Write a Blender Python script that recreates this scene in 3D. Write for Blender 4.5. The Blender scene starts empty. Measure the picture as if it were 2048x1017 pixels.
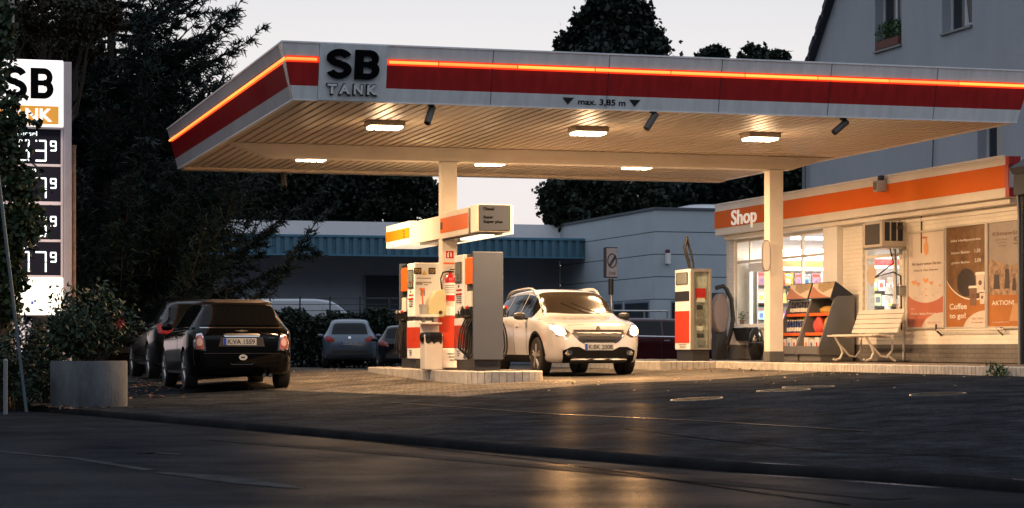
import bpy, bmesh, math, random
import numpy as np
from mathutils import Vector, Matrix
from mathutils.bvhtree import BVHTree
from mathutils.geometry import delaunay_2d_cdt
random.seed(7); np.random.seed(7)
R = math.radians
SC = bpy.context.scene
COL = SC.collection

# ------------------------------------------------------------------ camera
TH = R(16.2); F = 4340.0; HZ = 695.0; CZ = 0.6
CT, ST = math.cos(TH), math.sin(TH)
cd = bpy.data.cameras.new('camera'); cam = bpy.data.objects.new('camera', cd); COL.objects.link(cam)
cam.location = (0, 0, CZ); cam.rotation_euler = (R(90), 0, -TH)
cd.sensor_width = 36; cd.lens = 36 * F / 2048; cd.shift_y = (HZ - 508.5) / 2048
cd.clip_end = 2000; cd.clip_start = 0.1
cd.dof.use_dof = True; cd.dof.focus_distance = 33; cd.dof.aperture_fstop = 5.6
SC.camera = cam
SC.view_settings.view_transform = 'Standard'; SC.view_settings.look = 'None'
SC.view_settings.exposure = 0.0; SC.view_settings.gamma = 1.0

# ------------------------------------------------------------------ dusk sky
W = bpy.data.worlds.new('World'); SC.world = W; W.use_nodes = True
nt = W.node_tree; nt.nodes.clear()
def N(t, **k):
    n = nt.nodes.new(t)
    for a, b in k.items(): setattr(n, a, b)
    return n
out = N('ShaderNodeOutputWorld'); bg = N('ShaderNodeBackground')
sky = N('ShaderNodeTexSky'); sky.sky_type = 'NISHITA'; sky.sun_disc = False
SUN_EL, SUN_AZ = R(2.0), R(-8)
sky.sun_elevation = SUN_EL; sky.sun_rotation = SUN_AZ; sky.air_density = 1.0; sky.dust_density = 1.5; sky.ozone_density = 3.0
tc = N('ShaderNodeTexCoord'); sep = N('ShaderNodeSeparateXYZ')
nt.links.new(tc.outputs['Generated'], sep.inputs[0])
dot = N('ShaderNodeVectorMath', operation='DOT_PRODUCT'); dot.inputs[1].default_value = (ST, CT, 0.0)
nt.links.new(tc.outputs['Generated'], dot.inputs[0])
mr = N('ShaderNodeMapRange'); mr.interpolation_type = 'SMOOTHSTEP'
mr.inputs['From Min'].default_value = 0.55; mr.inputs['From Max'].default_value = 1.0
nt.links.new(dot.outputs['Value'], mr.inputs['Value'])
# elevation ramp of the western afterglow
ramp = N('ShaderNodeValToRGB'); e = ramp.color_ramp.elements
e[0].position = 0.0; e[0].color = (.72, .61, .64, 1)
e[1].position = 0.55; e[1].color = (.30, .38, .50, 1)
a = e.new(0.06); a.color = (.90, .835, .82, 1)
a = e.new(0.13); a.color = (.88, .85, .85, 1)
a = e.new(0.22); a.color = (.62, .66, .73, 1)
nt.links.new(sep.outputs['Z'], ramp.inputs[0])
back = N('ShaderNodeValToRGB'); e = back.color_ramp.elements
e[0].position = 0.0; e[0].color = (.04, .05, .06, 1)
a = e.new(0.13); a.color = (.09, .105, .125, 1)
a = e.new(0.30); a.color = (.62, .68, .78, 1)
e[len(e)-1].position = 0.8; e[len(e)-1].color = (.62, .70, .84, 1)
nt.links.new(sep.outputs['Z'], back.inputs[0])
mx = N('ShaderNodeMix', data_type='RGBA')
nt.links.new(mr.outputs[0], mx.inputs['Factor']); nt.links.new(back.outputs[0], mx.inputs['A']); nt.links.new(ramp.outputs[0], mx.inputs['B'])
ns = N('ShaderNodeTexNoise'); ns.inputs['Scale'].default_value = 2.2; ns.inputs['Detail'].default_value = 4
mp = N('ShaderNodeMapping'); mp.inputs['Scale'].default_value = (1, 1, 5)
nt.links.new(tc.outputs['Generated'], mp.inputs[0]); nt.links.new(mp.outputs[0], ns.inputs['Vector'])
mr2 = N('ShaderNodeMapRange'); mr2.inputs['To Min'].default_value = .95; mr2.inputs['To Max'].default_value = 1.05
nt.links.new(ns.outputs['Fac'], mr2.inputs['Value'])
vm = N('ShaderNodeVectorMath', operation='SCALE'); nt.links.new(mx.outputs['Result'], vm.inputs[0]); nt.links.new(mr2.outputs[0], vm.inputs['Scale'])
nt.links.new(vm.outputs[0], bg.inputs['Color']); bg.inputs['Strength'].default_value = 1.0
bg2 = N('ShaderNodeBackground'); nt.links.new(sky.outputs[0], bg2.inputs['Color']); bg2.inputs['Strength'].default_value = 0.006
ad = N('ShaderNodeAddShader'); nt.links.new(bg.outputs[0], ad.inputs[0]); nt.links.new(bg2.outputs[0], ad.inputs[1])
nt.links.new(ad.outputs[0], out.inputs[0])

# strengths of the place's own lamps
P_CANOPY = 325.0
WARM = (1.0, 0.61, 0.31)

# ------------------------------------------------------------------ projection helpers
def ray(px): return (px - 1024.0) / F
def depth(X, Y): return X * ST + Y * CT
def pX(c, px, py=695):       # point on plane X=c -> (Y, z)
    r = ray(px); Y = c * (CT - r * ST) / (ST + r * CT)
    return Y, CZ - (py - HZ) / F * depth(c, Y)
def pY(c, px, py=695):       # point on plane Y=c -> (X, z)
    r = ray(px); X = c * (ST + r * CT) / (CT - r * ST)
    return X, CZ - (py - HZ) / F * depth(X, c)
def pZ(Zc, px):              # point at camera depth -> (X, Y)
    Xc = ray(px) * Zc
    return Xc * CT + Zc * ST, Zc * CT - Xc * ST

# ------------------------------------------------------------------ terrain
NX, NY = 0.971, 0.239
TX, TY = -NY, NX
def _k(px, py, drop=.85):
    Zc = drop * F / (py - HZ); X, Y = pZ(Zc, px)
    return (X * TX + Y * TY, X * NX + Y * NY)
KP = sorted([_k(0, 815), _k(250, 837), _k(560, 865), _k(1024, 906), _k(1500, 946), _k(1800, 962), _k(2048, 985)])
KQ = [KP[0][0] - 60] + [k[0] for k in KP] + [KP[-1][0] + 90]
KD = [KP[0][1] + 10] + [k[1] for k in KP] + [KP[-1][1] + 3]
def sm(t): t = min(1, max(0, t)); return t * t * (3 - 2 * t)
def kd(q): return .5 * float(np.interp(q, KQ, KD)) + .25 * float(np.interp(q - .8, KQ, KD)) + .25 * float(np.interp(q + .8, KQ, KD))
def zf(X, Y):
    s = float(np.interp(X, [-10, 5.3, 8.8, 11.4, 14], [-.4, 0, .09, .125, .23]))
    s += .02 * min(4, max(0, Y - 34)) * (1 - sm((X - 8.5) / 2))
    f = sm((60 - Y) / 18)
    return s * f - .1 * (1 - f)
def gz(X, Y):
    q = X * TX + Y * TY; d = X * NX + Y * NY - kd(q)
    if d < 0: return -.25
    t = sm(d / 8.0)
    return -.195 * (1 - t) + zf(X, Y) * t
def gp(px, py):
    r = ray(px); dz = -(py - HZ) / F
    Zc = 6.0
    while Zc < 120:
        X, Y = pZ(Zc, px); z = CZ + dz * Zc
        if z <= gz(X, Y): return X, Y, gz(X, Y)
        Zc += .03
    return X, Y, gz(X, Y)

# ------------------------------------------------------------------ materials
MATS = {}
def mat(name, col, rough=.6, metal=0.0, var=.0, vs=3.0, bump=0.0, bs=40.0, spec=.5, emit=None, es=0, coat=0, col2=None, stretch=None):
    if name in MATS: return MATS[name]
    m = bpy.data.materials.new(name); m.use_nodes = True
    t = m.node_tree; b = t.nodes['Principled BSDF']
    b.inputs['Roughness'].default_value = rough; b.inputs['Metallic'].default_value = metal
    b.inputs['Specular IOR Level'].default_value = spec
    b.inputs['Coat Weight'].default_value = coat; b.inputs['Coat Roughness'].default_value = .04
    b.inputs['Base Color'].default_value = (*col, 1)
    tcn = t.nodes.new('ShaderNodeTexCoord'); vec = tcn.outputs['Object']
    if stretch:
        mpn = t.nodes.new('ShaderNodeMapping'); mpn.inputs['Scale'].default_value = stretch
        t.links.new(vec, mpn.inputs[0]); vec = mpn.outputs[0]
    if var or col2:
        n = t.nodes.new('ShaderNodeTexNoise'); n.inputs['Scale'].default_value = vs; n.inputs['Detail'].default_value = 6
        n.inputs['Roughness'].default_value = .65
        t.links.new(vec, n.inputs['Vector'])
        r = t.nodes.new('ShaderNodeValToRGB')
        c2 = col2 if col2 else [c * (1 + var) for c in col]
        c1 = col if col2 else [c * (1 - var) for c in col]
        r.color_ramp.elements[0].position = .3; r.color_ramp.elements[1].position = .7
        r.color_ramp.elements[0].color = (*c1, 1); r.color_ramp.elements[1].color = (*[min(1, c) for c in c2], 1)
        t.links.new(n.outputs['Fac'], r.inputs[0]); t.links.new(r.outputs[0], b.inputs['Base Color'])
        mr = t.nodes.new('ShaderNodeMapRange'); mr.inputs['To Min'].default_value = rough * .85; mr.inputs['To Max'].default_value = min(1, rough * 1.15)
        t.links.new(n.outputs['Fac'], mr.inputs['Value']); t.links.new(mr.outputs[0], b.inputs['Roughness'])
    if bump:
        n2 = t.nodes.new('ShaderNodeTexNoise'); n2.inputs['Scale'].default_value = bs; n2.inputs['Detail'].default_value = 4
        t.links.new(vec, n2.inputs['Vector'])
        bm_ = t.nodes.new('ShaderNodeBump'); bm_.inputs['Strength'].default_value = bump; bm_.inputs['Distance'].default_value = .01
        t.links.new(n2.outputs['Fac'], bm_.inputs['Height']); t.links.new(bm_.outputs[0], b.inputs['Normal'])
    if emit:
        b.inputs['Emission Color'].default_value = (*emit, 1); b.inputs['Emission Strength'].default_value = es
    MATS[name] = m
    return m
def brick_mat(name, c1, c2, mortar, sx, sy, rough=.8, bump=.4, msize=.02, axes='XY', var=.25, row=.25, bw=.5, spec=.4):
    if name in MATS: return MATS[name]
    m = mat(name, c1, rough, spec=spec); t = m.node_tree; b = t.nodes['Principled BSDF']
    tcn = [n for n in t.nodes if n.type == 'TEX_COORD'][0]
    se = t.nodes.new('ShaderNodeSeparateXYZ'); cb = t.nodes.new('ShaderNodeCombineXYZ')
    t.links.new(tcn.outputs['Object'], se.inputs[0])
    t.links.new(se.outputs[axes[0]], cb.inputs[0]); t.links.new(se.outputs[axes[1]], cb.inputs[1])
    br = t.nodes.new('ShaderNodeTexBrick'); t.links.new(cb.outputs[0], br.inputs['Vector'])
    br.inputs['Scale'].default_value = 1; br.inputs['Brick Width'].default_value = sx; br.inputs['Row Height'].default_value = sy
    br.inputs['Mortar Size'].default_value = msize; br.inputs['Mortar Smooth'].default_value = .3
    br.inputs['Color1'].default_value = (*c1, 1); br.inputs['Color2'].default_value = (*c2, 1); br.inputs['Mortar'].default_value = (*mortar, 1)
    n = t.nodes.new('ShaderNodeTexNoise'); n.inputs['Scale'].default_value = 1.3; n.inputs['Detail'].default_value = 6
    t.links.new(tcn.outputs['Object'], n.inputs['Vector'])
    mr = t.nodes.new('ShaderNodeMapRange'); mr.inputs['To Min'].default_value = 1 - var * 2; mr.inputs['To Max'].default_value = 1 + var * 2
    t.links.new(n.outputs['Fac'], mr.inputs['Value'])
    v = t.nodes.new('ShaderNodeVectorMath'); v.operation = 'SCALE'
    t.links.new(br.outputs['Color'], v.inputs[0]); t.links.new(mr.outputs[0], v.inputs['Scale']); t.links.new(v.outputs[0], b.inputs['Base Color'])
    bm_ = t.nodes.new('ShaderNodeBump'); bm_.inputs['Strength'].default_value = bump; bm_.inputs['Distance'].default_value = .01; bm_.invert = True
    t.links.new(br.outputs['Fac'], bm_.inputs['Height']); t.links.new(bm_.outputs[0], b.inputs['Normal'])
    return m
def emis(name, col, s):
    if name in MATS: return MATS[name]
    m = bpy.data.materials.new(name); m.use_nodes = True; t = m.node_tree
    b = t.nodes['Principled BSDF']; b.inputs['Base Color'].default_value = (*[min(.8, c) for c in col], 1)
    b.inputs['Emission Color'].default_value = (*col, 1); b.inputs['Emission Strength'].default_value = s
    b.inputs['Roughness'].default_value = .4
    MATS[name] = m; return m
def glass_mat(name='window_glass', tint=(.85, .9, .9), gl=.12):
    if name in MATS: return MATS[name]
    m = bpy.data.materials.new(name); m.use_nodes = True; t = m.node_tree; t.nodes.clear()
    o = t.nodes.new('ShaderNodeOutputMaterial'); tr = t.nodes.new('ShaderNodeBsdfTransparent'); g = t.nodes.new('ShaderNodeBsdfGlossy')
    tr.inputs[0].default_value = (*tint, 1); g.inputs['Roughness'].default_value = .03
    lw = t.nodes.new('ShaderNodeLayerWeight'); lw.inputs[0].default_value = .5
    pw_ = t.nodes.new('ShaderNodeMath'); pw_.operation = 'POWER'; pw_.inputs[1].default_value = 5; t.links.new(lw.outputs['Facing'], pw_.inputs[0])
    fr = t.nodes.new('ShaderNodeMath'); fr.operation = 'MULTIPLY_ADD'; fr.inputs[1].default_value = .45; fr.inputs[2].default_value = .04; t.links.new(pw_.outputs[0], fr.inputs[0])
    mixs = t.nodes.new('ShaderNodeMixShader'); t.links.new(fr.outputs[0], mixs.inputs[0])
    t.links.new(tr.outputs[0], mixs.inputs[1]); t.links.new(g.outputs[0], mixs.inputs[2]); t.links.new(mixs.outputs[0], o.inputs[0])
    MATS[name] = m; return m

M = dict(
 asphalt=mat('asphalt', (.0075, .0095, .0125), .36, var=.4, vs=.5, bump=.45, bs=60, spec=.10),
 tarmac=mat('old_asphalt', (.020, .021, .023), .6, var=.4, vs=.7, bump=.5, bs=55, spec=.25),
 slab=brick_mat('sidewalk_slabs', (.017, .019, .022), (.022, .0245, .028), (.008, .009, .010), .3, .3, .5, .3, .008, var=.3, spec=.10),
 shadowstone=mat('shadow_dark_kerbstone', (.012, .012, .013), .85, var=.4, vs=3, bump=.3, bs=30, spec=.1),  # dark kerb and gutter stone; its tone also paints in the kerb's shadow
 white=mat('white_paint', (.80, .79, .76), .45, var=.05, vs=2),
 cream=mat('cream_paint', (.75, .70, .62), .5, var=.06, vs=2.5),
 alu=mat('aluminium', (.55, .55, .56), .35, .8, var=.08),
 fascia=mat('canopy_fascia_grey', (.76, .77, .78), .45, .05, var=.11, vs=2.2, stretch=(4, 4, .35)),
 fasred=mat('canopy_fascia_red', (.40, .016, .016), .42, var=.2, vs=2.2, stretch=(4, 4, .35)),
 soffit=mat('soffit_sheet', (.50, .42, .33), .42, var=.08, vs=2, stretch=(1, .2, 1)),
 black=mat('black_plastic', (.012, .012, .013), .45),
 rubber=mat('rubber', (.012, .012, .012), .75, bump=.2, bs=60),
 dark=mat('dark_metal', (.035, .036, .04), .45, .3),
 orange=mat('orange_plastic', (.80, .14, .018), .4),
 red=mat('red_panel', (.50, .045, .018), .45, var=.04, spec=.25),
 redpaint=mat('red_gloss', (.55, .02, .02), .25, coat=.5),
 yellow=mat('yellow_panel', (.75, .42, .03), .45),
 chrome=mat('chrome', (.75, .75, .76), .12, 1.0),
 steel=mat('brushed_steel', (.45, .44, .42), .32, .85, var=.12, vs=6, stretch=(1, 1, .1)),
 ink=mat('ink_black', (.02, .02, .025), .5),
 carglass=mat('car_glass', (.004, .0045, .005), .06, spec=.25),
 screen=mat('lcd_screen', (.20, .22, .20), .2),
 wood=mat('varnished_wood', (.16, .08, .03), .5, var=.3, vs=8),
 bark=mat('bark', (.035, .026, .02), .9, var=.4, vs=8, bump=.8, bs=20),
 concrete=mat('planter_concrete', (.035, .04, .045), .85, vs=2.6, bump=.6, bs=30, col2=(.13, .14, .15), stretch=(1, 1, .45)),
 neon=emis('neon_tube_glow', (1.0, .30, .05), 1.9),
 neonbed=emis('neon_casing_glow', (1.0, .05, .015), .75),
 lamp=emis('lamp_lens_lit', (1.0, .80, .55), 16),
 glass=glass_mat(),
)

def matte_gloss(m, w, rough, col=(1, 1, 1)):
    # dark mineral surface: diffuse body plus a weak, constant-weight sheen (no strong grazing mirror)
    t = m.node_tree; b = t.nodes['Principled BSDF']; b.inputs['Specular IOR Level'].default_value = 0.0; o = [n for n in t.nodes if n.type == 'OUTPUT_MATERIAL'][0]
    g = t.nodes.new('ShaderNodeBsdfGlossy'); g.inputs['Roughness'].default_value = rough; g.inputs['Color'].default_value = (*col, 1)
    n = t.nodes.new('ShaderNodeTexNoise'); n.inputs['Scale'].default_value = .8; n.inputs['Detail'].default_value = 5
    tcn = [q for q in t.nodes if q.type == 'TEX_COORD'][0]; t.links.new(tcn.outputs['Object'], n.inputs['Vector'])
    mr = t.nodes.new('ShaderNodeMapRange'); mr.inputs['From Min'].default_value = .3; mr.inputs['From Max'].default_value = .7; mr.inputs['To Min'].default_value = w*.5; mr.inputs['To Max'].default_value = w*1.5; t.links.new(n.outputs['Fac'], mr.inputs['Value'])
    mx = t.nodes.new('ShaderNodeMixShader'); t.links.new(mr.outputs[0], mx.inputs[0]); t.links.new(b.outputs[0], mx.inputs[1]); t.links.new(g.outputs[0], mx.inputs[2]); t.links.new(mx.outputs[0], o.inputs[0])
    if b.inputs['Normal'].links: t.links.new(b.inputs['Normal'].links[0].from_socket, g.inputs['Normal'])
def grain(m, lo=.45, hi=1.7, sc=38, sc2=2.6):
    t = m.node_tree; b = t.nodes['Principled BSDF']; tcn = [q for q in t.nodes if q.type == 'TEX_COORD'][0]
    prev = b.inputs['Base Color'].links[0].from_socket
    for s_, l_, h_, d_ in ((sc, lo, hi, 3), (sc2, .65, 1.4, 8)):
        n = t.nodes.new('ShaderNodeTexNoise'); n.inputs['Scale'].default_value = s_; n.inputs['Detail'].default_value = d_; n.inputs['Roughness'].default_value = .7; t.links.new(tcn.outputs['Object'], n.inputs['Vector'])
        mr = t.nodes.new('ShaderNodeMapRange'); mr.inputs['From Min'].default_value = .36; mr.inputs['From Max'].default_value = .64; mr.inputs['To Min'].default_value = l_; mr.inputs['To Max'].default_value = h_; t.links.new(n.outputs['Fac'], mr.inputs['Value'])
        v = t.nodes.new('ShaderNodeVectorMath'); v.operation = 'SCALE'; t.links.new(prev, v.inputs[0]); t.links.new(mr.outputs[0], v.inputs['Scale']); prev = v.outputs[0]
    t.links.new(prev, b.inputs['Base Color'])
grain(M['asphalt']); grain(M['slab'], .6, 1.4)
matte_gloss(M['asphalt'], .030, .33); matte_gloss(M['slab'], .007, .42); matte_gloss(M['shadowstone'], .005, .5)

# ------------------------------------------------------------------ object helpers
def root_loc(p):
    v = Vector((0, 0, 0))
    while p is not None: v += p.location; p = p.parent
    return v
def tag(o, label=None, cat=None, group=None, kind=None):
    if label: o['label'] = label
    if cat: o['category'] = cat
    if group: o['group'] = group
    if kind: o['kind'] = kind
    return o
def empty(name, loc, label, cat, group=None):
    o = bpy.data.objects.new(name, None); COL.objects.link(o); o.location = loc; o.empty_display_size = .2
    return tag(o, label, cat, group)
class MB:
    def __init__(s): s.v = []; s.f = []; s.mi = []
    def add(s, vs, fs, m=0):
        b = len(s.v); s.v += [tuple(v) for v in vs]; s.f += [tuple(i + b for i in f) for f in fs]; s.mi += [m] * len(fs); return s
    def box(s, x0, x1, y0, y1, z0, z1, m=0):
        if x0 > x1: x0, x1 = x1, x0
        if y0 > y1: y0, y1 = y1, y0
        if z0 > z1: z0, z1 = z1, z0
        return s.add([(x0,y0,z0),(x1,y0,z0),(x1,y1,z0),(x0,y1,z0),(x0,y0,z1),(x1,y0,z1),(x1,y1,z1),(x0,y1,z1)],
                     [(0,3,2,1),(4,5,6,7),(0,1,5,4),(1,2,6,5),(2,3,7,6),(3,0,4,7)], m)
    def quad(s, a, b, c, d, m=0): return s.add([a, b, c, d], [(0,1,2,3)], m)
    def prism(s, poly, axis, a0, a1, m=0):
        n = len(poly)
        def P(p, a):
            return {'x': (a, p[0], p[1]), 'y': (p[0], a, p[1]), 'z': (p[0], p[1], a)}[axis]
        vs = [P(p, a0) for p in poly] + [P(p, a1) for p in poly]
        fs = [tuple(range(n)), tuple(range(2*n-1, n-1, -1))] + [(i, i+n, (i+1)%n+n, (i+1)%n) for i in range(n)]
        return s.add(vs, fs, m)
    def tube(s, pts, r, n=8, m=0, caps=True):
        pts = [Vector(p) for p in pts]; rs = r if isinstance(r, (list, tuple)) else [r]*len(pts)
        vs = []; up = None
        for i, p in enumerate(pts):
            d = (pts[min(i+1, len(pts)-1)] - pts[max(i-1, 0)]).normalized()
            if up is None: up = Vector((0,0,1)) if abs(d.z) < .9 else Vector((1,0,0))
            a = d.cross(up).normalized(); up = a.cross(d).normalized()
            for k in range(n):
                t = 2*math.pi*k/n; vs.append(p + a*math.cos(t)*rs[i] + up*math.sin(t)*rs[i])
        fs = [(i*n+k, i*n+(k+1)%n, (i+1)*n+(k+1)%n, (i+1)*n+k) for i in range(len(pts)-1) for k in range(n)]
        if caps: fs += [tuple(range(n-1, -1, -1)), tuple(range((len(pts)-1)*n, len(pts)*n))]
        return s.add(vs, fs, m)
    def lathe(s, prof, c, axis='z', n=24, m=0):
        vs = []; c = Vector(c)
        for (r, h) in prof:
            for k in range(n):
                t = 2*math.pi*k/n; a, b = r*math.cos(t), r*math.sin(t)
                vs.append(c + Vector({'z': (a, b, h), 'y': (a, h, b), 'x': (h, a, b)}[axis]))
        fs = [(i*n+k, i*n+(k+1)%n, (i+1)*n+(k+1)%n, (i+1)*n+k) for i in range(len(prof)-1) for k in range(n)]
        if prof[0][0] > 1e-5: fs.append(tuple(range(n-1, -1, -1)))
        if prof[-1][0] > 1e-5: fs.append(tuple(range((len(prof)-1)*n, len(prof)*n)))
        return s.add(vs, fs, m)
    def build(s, name, mt, parent=None, smooth=False, bevel=0, weld=False, origin=None):
        me = bpy.data.meshes.new(name)
        vs = s.v
        if parent is not None: o0 = root_loc(parent)
        elif origin is not None: o0 = Vector(origin)
        else:
            a = np.array(vs); o0 = Vector(((a[:,0].min()+a[:,0].max())/2, (a[:,1].min()+a[:,1].max())/2, a[:,2].min()))
        me.from_pydata([(v[0]-o0.x, v[1]-o0.y, v[2]-o0.z) for v in vs], [], s.f)
        for mm in (mt if isinstance(mt, (list, tuple)) else [mt]): me.materials.append(mm)
        me.polygons.foreach_set('material_index', s.mi)
        bm = bmesh.new(); bm.from_mesh(me)
        if weld: bmesh.ops.remove_doubles(bm, verts=bm.verts, dist=.0005)
        bmesh.ops.recalc_face_normals(bm, faces=bm.faces)
        if smooth:
            for f in bm.faces: f.smooth = True
        bm.to_mesh(me); bm.free()
        o = bpy.data.objects.new(name, me); COL.objects.link(o)
        if parent is not None: o.parent = parent
        else: o.location = o0
        if smooth: me.set_sharp_from_angle(angle=R(38))
        if bevel:
            b = o.modifiers.new('b', 'BEVEL'); b.width = bevel; b.segments = 2; b.limit_method = 'ANGLE'; b.angle_limit = R(40)
        return o
def fastmesh(name, V, Q, mt, parent=None, loc=None, smooth=False):
    """V (n,3) array, Q (m,4) array of quads"""
    o0 = np.array(root_loc(parent)) if parent is not None else np.array(loc if loc is not None else (0, 0, 0), float)
    V = V - o0
    me = bpy.data.meshes.new(name); me.vertices.add(len(V)); me.vertices.foreach_set('co', V.astype(np.float32).ravel())
    k = Q.shape[1]
    me.loops.add(Q.size); me.loops.foreach_set('vertex_index', Q.astype(np.int32).ravel())
    me.polygons.add(len(Q)); me.polygons.foreach_set('loop_start', (np.arange(len(Q))*k).astype(np.int32)); me.polygons.foreach_set('loop_total', np.full(len(Q), k, np.int32))
    me.update(calc_edges=True); me.validate()
    me.materials.append(mt)
    if smooth: me.polygons.foreach_set('use_smooth', np.ones(len(Q), bool))
    o = bpy.data.objects.new(name, me); COL.objects.link(o)
    if parent is not None: o.parent = parent
    else: o.location = tuple(o0)
    return o
def copy_tree(o, parent=None):
    c = o.copy(); COL.objects.link(c); c.parent = parent
    for ch in o.children: copy_tree(ch, c)
    return c
TXT = {}
def text(s, plane, u0, u1, z0, z1, c, mt, parent, name='lettering', bold=0.0, depth_=.004, flipu=False, shear=0):
    """lettering stretched to fill u0..u1 x z0..z1. plane 'y': faces -Y at Y=c, u=X;  plane 'x': faces -X at X=c, u=-Y (u0 is the larger Y)"""
    cu = bpy.data.curves.new('t', 'FONT'); cu.body = s; cu.offset = bold; cu.extrude = 0; cu.shear = shear; cu.resolution_u = 4
    ob = bpy.data.objects.new('t', cu); COL.objects.link(ob)
    dg = bpy.context.evaluated_depsgraph_get(); me = bpy.data.meshes.new_from_object(ob.evaluated_get(dg))
    n = len(me.vertices); co = np.zeros(n*3); me.vertices.foreach_get('co', co); co = co.reshape(-1, 3)
    fs = [tuple(p.vertices) for p in me.polygons]
    bpy.data.objects.remove(ob); bpy.data.curves.remove(cu); bpy.data.meshes.remove(me)
    lo, hi = co.min(0), co.max(0)
    a = (co[:,0]-lo[0])/(hi[0]-lo[0]); b = (co[:,1]-lo[1])/max(1e-6, hi[1]-lo[1])
    u = u0 + a*(u1-u0); z = z0 + b*(z1-z0)
    mb = MB()
    if plane == 'y': vs = [(u[i], c, z[i]) for i in range(n)]
    else: vs = [(c, u[i], z[i]) for i in range(n)]
    mb.add(vs, fs)
    o = mb.build(name, mt, parent)
    if depth_:
        # real thickness
        sld = o.modifiers.new('s', 'SOLIDIFY'); sld.thickness = depth_; sld.offset = 0
    return o
def struct(o): o['kind'] = 'structure'; return o

# ------------------------------------------------------------------ GROUND
def strip_mesh(name, mt, ds, q0, q1, dq, zfun, parent=None):
    qs = np.arange(q0, q1, dq); V = []; 
    for q in qs:
        k = kd(q)
        for d in ds:
            X = q*TX + (k+d)*NX; Y = q*TY + (k+d)*NY
            V.append((X, Y, zfun(X, Y, d)))
    n = len(ds); Q = [(i*n+j, i*n+j+1, (i+1)*n+j+1, (i+1)*n+j) for i in range(len(qs)-1) for j in range(n-1)]
    return fastmesh(name, np.array(V), np.array(Q)[:, ::-1], mt)
struct(strip_mesh('road', M['asphalt'], [-60, -30, -15, -10, -7, -5, -3, -2, -1, -.5, -.18], -40, 140, 1.0, lambda X, Y, d: -.25))
struct(strip_mesh('gutter', M['shadowstone'], [-.18, -.09, -.001], -40, 140, .5, lambda X, Y, d: -.256 if d > -.12 else -.25))
def kerbz(X, Y, d): return {-.001: -.256, 0.0: -.205, .015: -.195, .16: -.195}[d]
struct(strip_mesh('kerb', M['shadowstone'], [-.001, 0.0, .015, .16], -40, 140, .5, kerbz))
SWW = 4.6
struct(strip_mesh('sidewalk', M['slab'], [.16] + list(np.linspace(.6, SWW, 12)), -40, 140, .6, lambda X, Y, d: gz(X, Y) if d > .2 else -.195))
# forecourt: paving stones on one side of a diagonal seam, tarmac on the other
A_ = gp(784, 806); B_ = gp(1462, 757)
sn = Vector((-(B_[1]-A_[1]), B_[0]-A_[0])).normalized(); sc_ = sn.x*A_[0] + sn.y*A_[1]
pav = brick_mat('paving_and_tarmac', (.085, .078, .07), (.12, .107, .094), (.026, .024, .022), .24, .16, .6, .5, .010, var=.22, spec=.15)
t = pav.node_tree; b = t.nodes['Principled BSDF']
tcn = [n for n in t.nodes if n.type == 'TEX_COORD'][0]
dt = t.nodes.new('ShaderNodeVectorMath'); dt.operation = 'DOT_PRODUCT'; dt.inputs[1].default_value = (sn.x, sn.y, 0)
t.links.new(tcn.outputs['Object'], dt.inputs[0])
gt = t.nodes.new('ShaderNodeMath'); gt.operation = 'LESS_THAN'; gt.inputs[1].default_value = sc_
t.links.new(dt.outputs['Value'], gt.inputs[0])
n1 = t.nodes.new('ShaderNodeTexNoise'); n1.inputs['Scale'].default_value = 1.2; n1.inputs['Detail'].default_value = 8
n1.inputs['Roughness'].default_value = .7
t.links.new(tcn.outputs['Object'], n1.inputs['Vector'])
rp = t.nodes.new('ShaderNodeValToRGB'); rp.color_ramp.elements[0].color = (.015, .017, .020, 1); rp.color_ramp.elements[1].color = (.036, .038, .042, 1)
rp.color_ramp.elements[0].position = .35; rp.color_ramp.elements[1].position = .7
t.links.new(n1.outputs['Fac'], rp.inputs[0])
mxx = t.nodes.new('ShaderNodeMix'); mxx.data_type = 'RGBA'
src = b.inputs['Base Color'].links[0].from_socket
t.links.new(gt.outputs[0], mxx.inputs['Factor']); t.links.new(src, mxx.inputs['A']); t.links.new(rp.outputs[0], mxx.inputs['B']); t.links.new(mxx.outputs['Result'], b.inputs['Base Color'])
bmp = [n for n in t.nodes if n.type == 'BUMP'][0]
inv = t.nodes.new('ShaderNodeMath'); inv.operation = 'MULTIPLY_ADD'; inv.inputs[1].default_value = -.5; inv.inputs[2].default_value = .5
t.links.new(gt.outputs[0], inv.inputs[0]); t.links.new(inv.outputs[0], bmp.inputs['Strength'])
n2 = t.nodes.new('ShaderNodeTexNoise'); n2.inputs['Scale'].default_value = 60; t.links.new(tcn.outputs['Object'], n2.inputs['Vector'])
b2 = t.nodes.new('ShaderNodeBump'); b2.inputs['Strength'].default_value = .4; b2.inputs['Distance'].default_value = .008
t.links.new(n2.outputs['Fac'], b2.inputs['Height']); t.links.new(bmp.outputs[0], b2.inputs['Normal']); t.links.new(b2.outputs[0], b.inputs['Normal'])
grain(pav, .6, 1.5, 30, 1.5); matte_gloss(pav, .002, .45)
struct(strip_mesh('forecourt', pav, list(np.linspace(SWW, 14, 30)) + [16, 18, 20, 24, 30, 38, 50, 70, 120], -40, 140, .7, lambda X, Y, d: gz(X, Y)))
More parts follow.
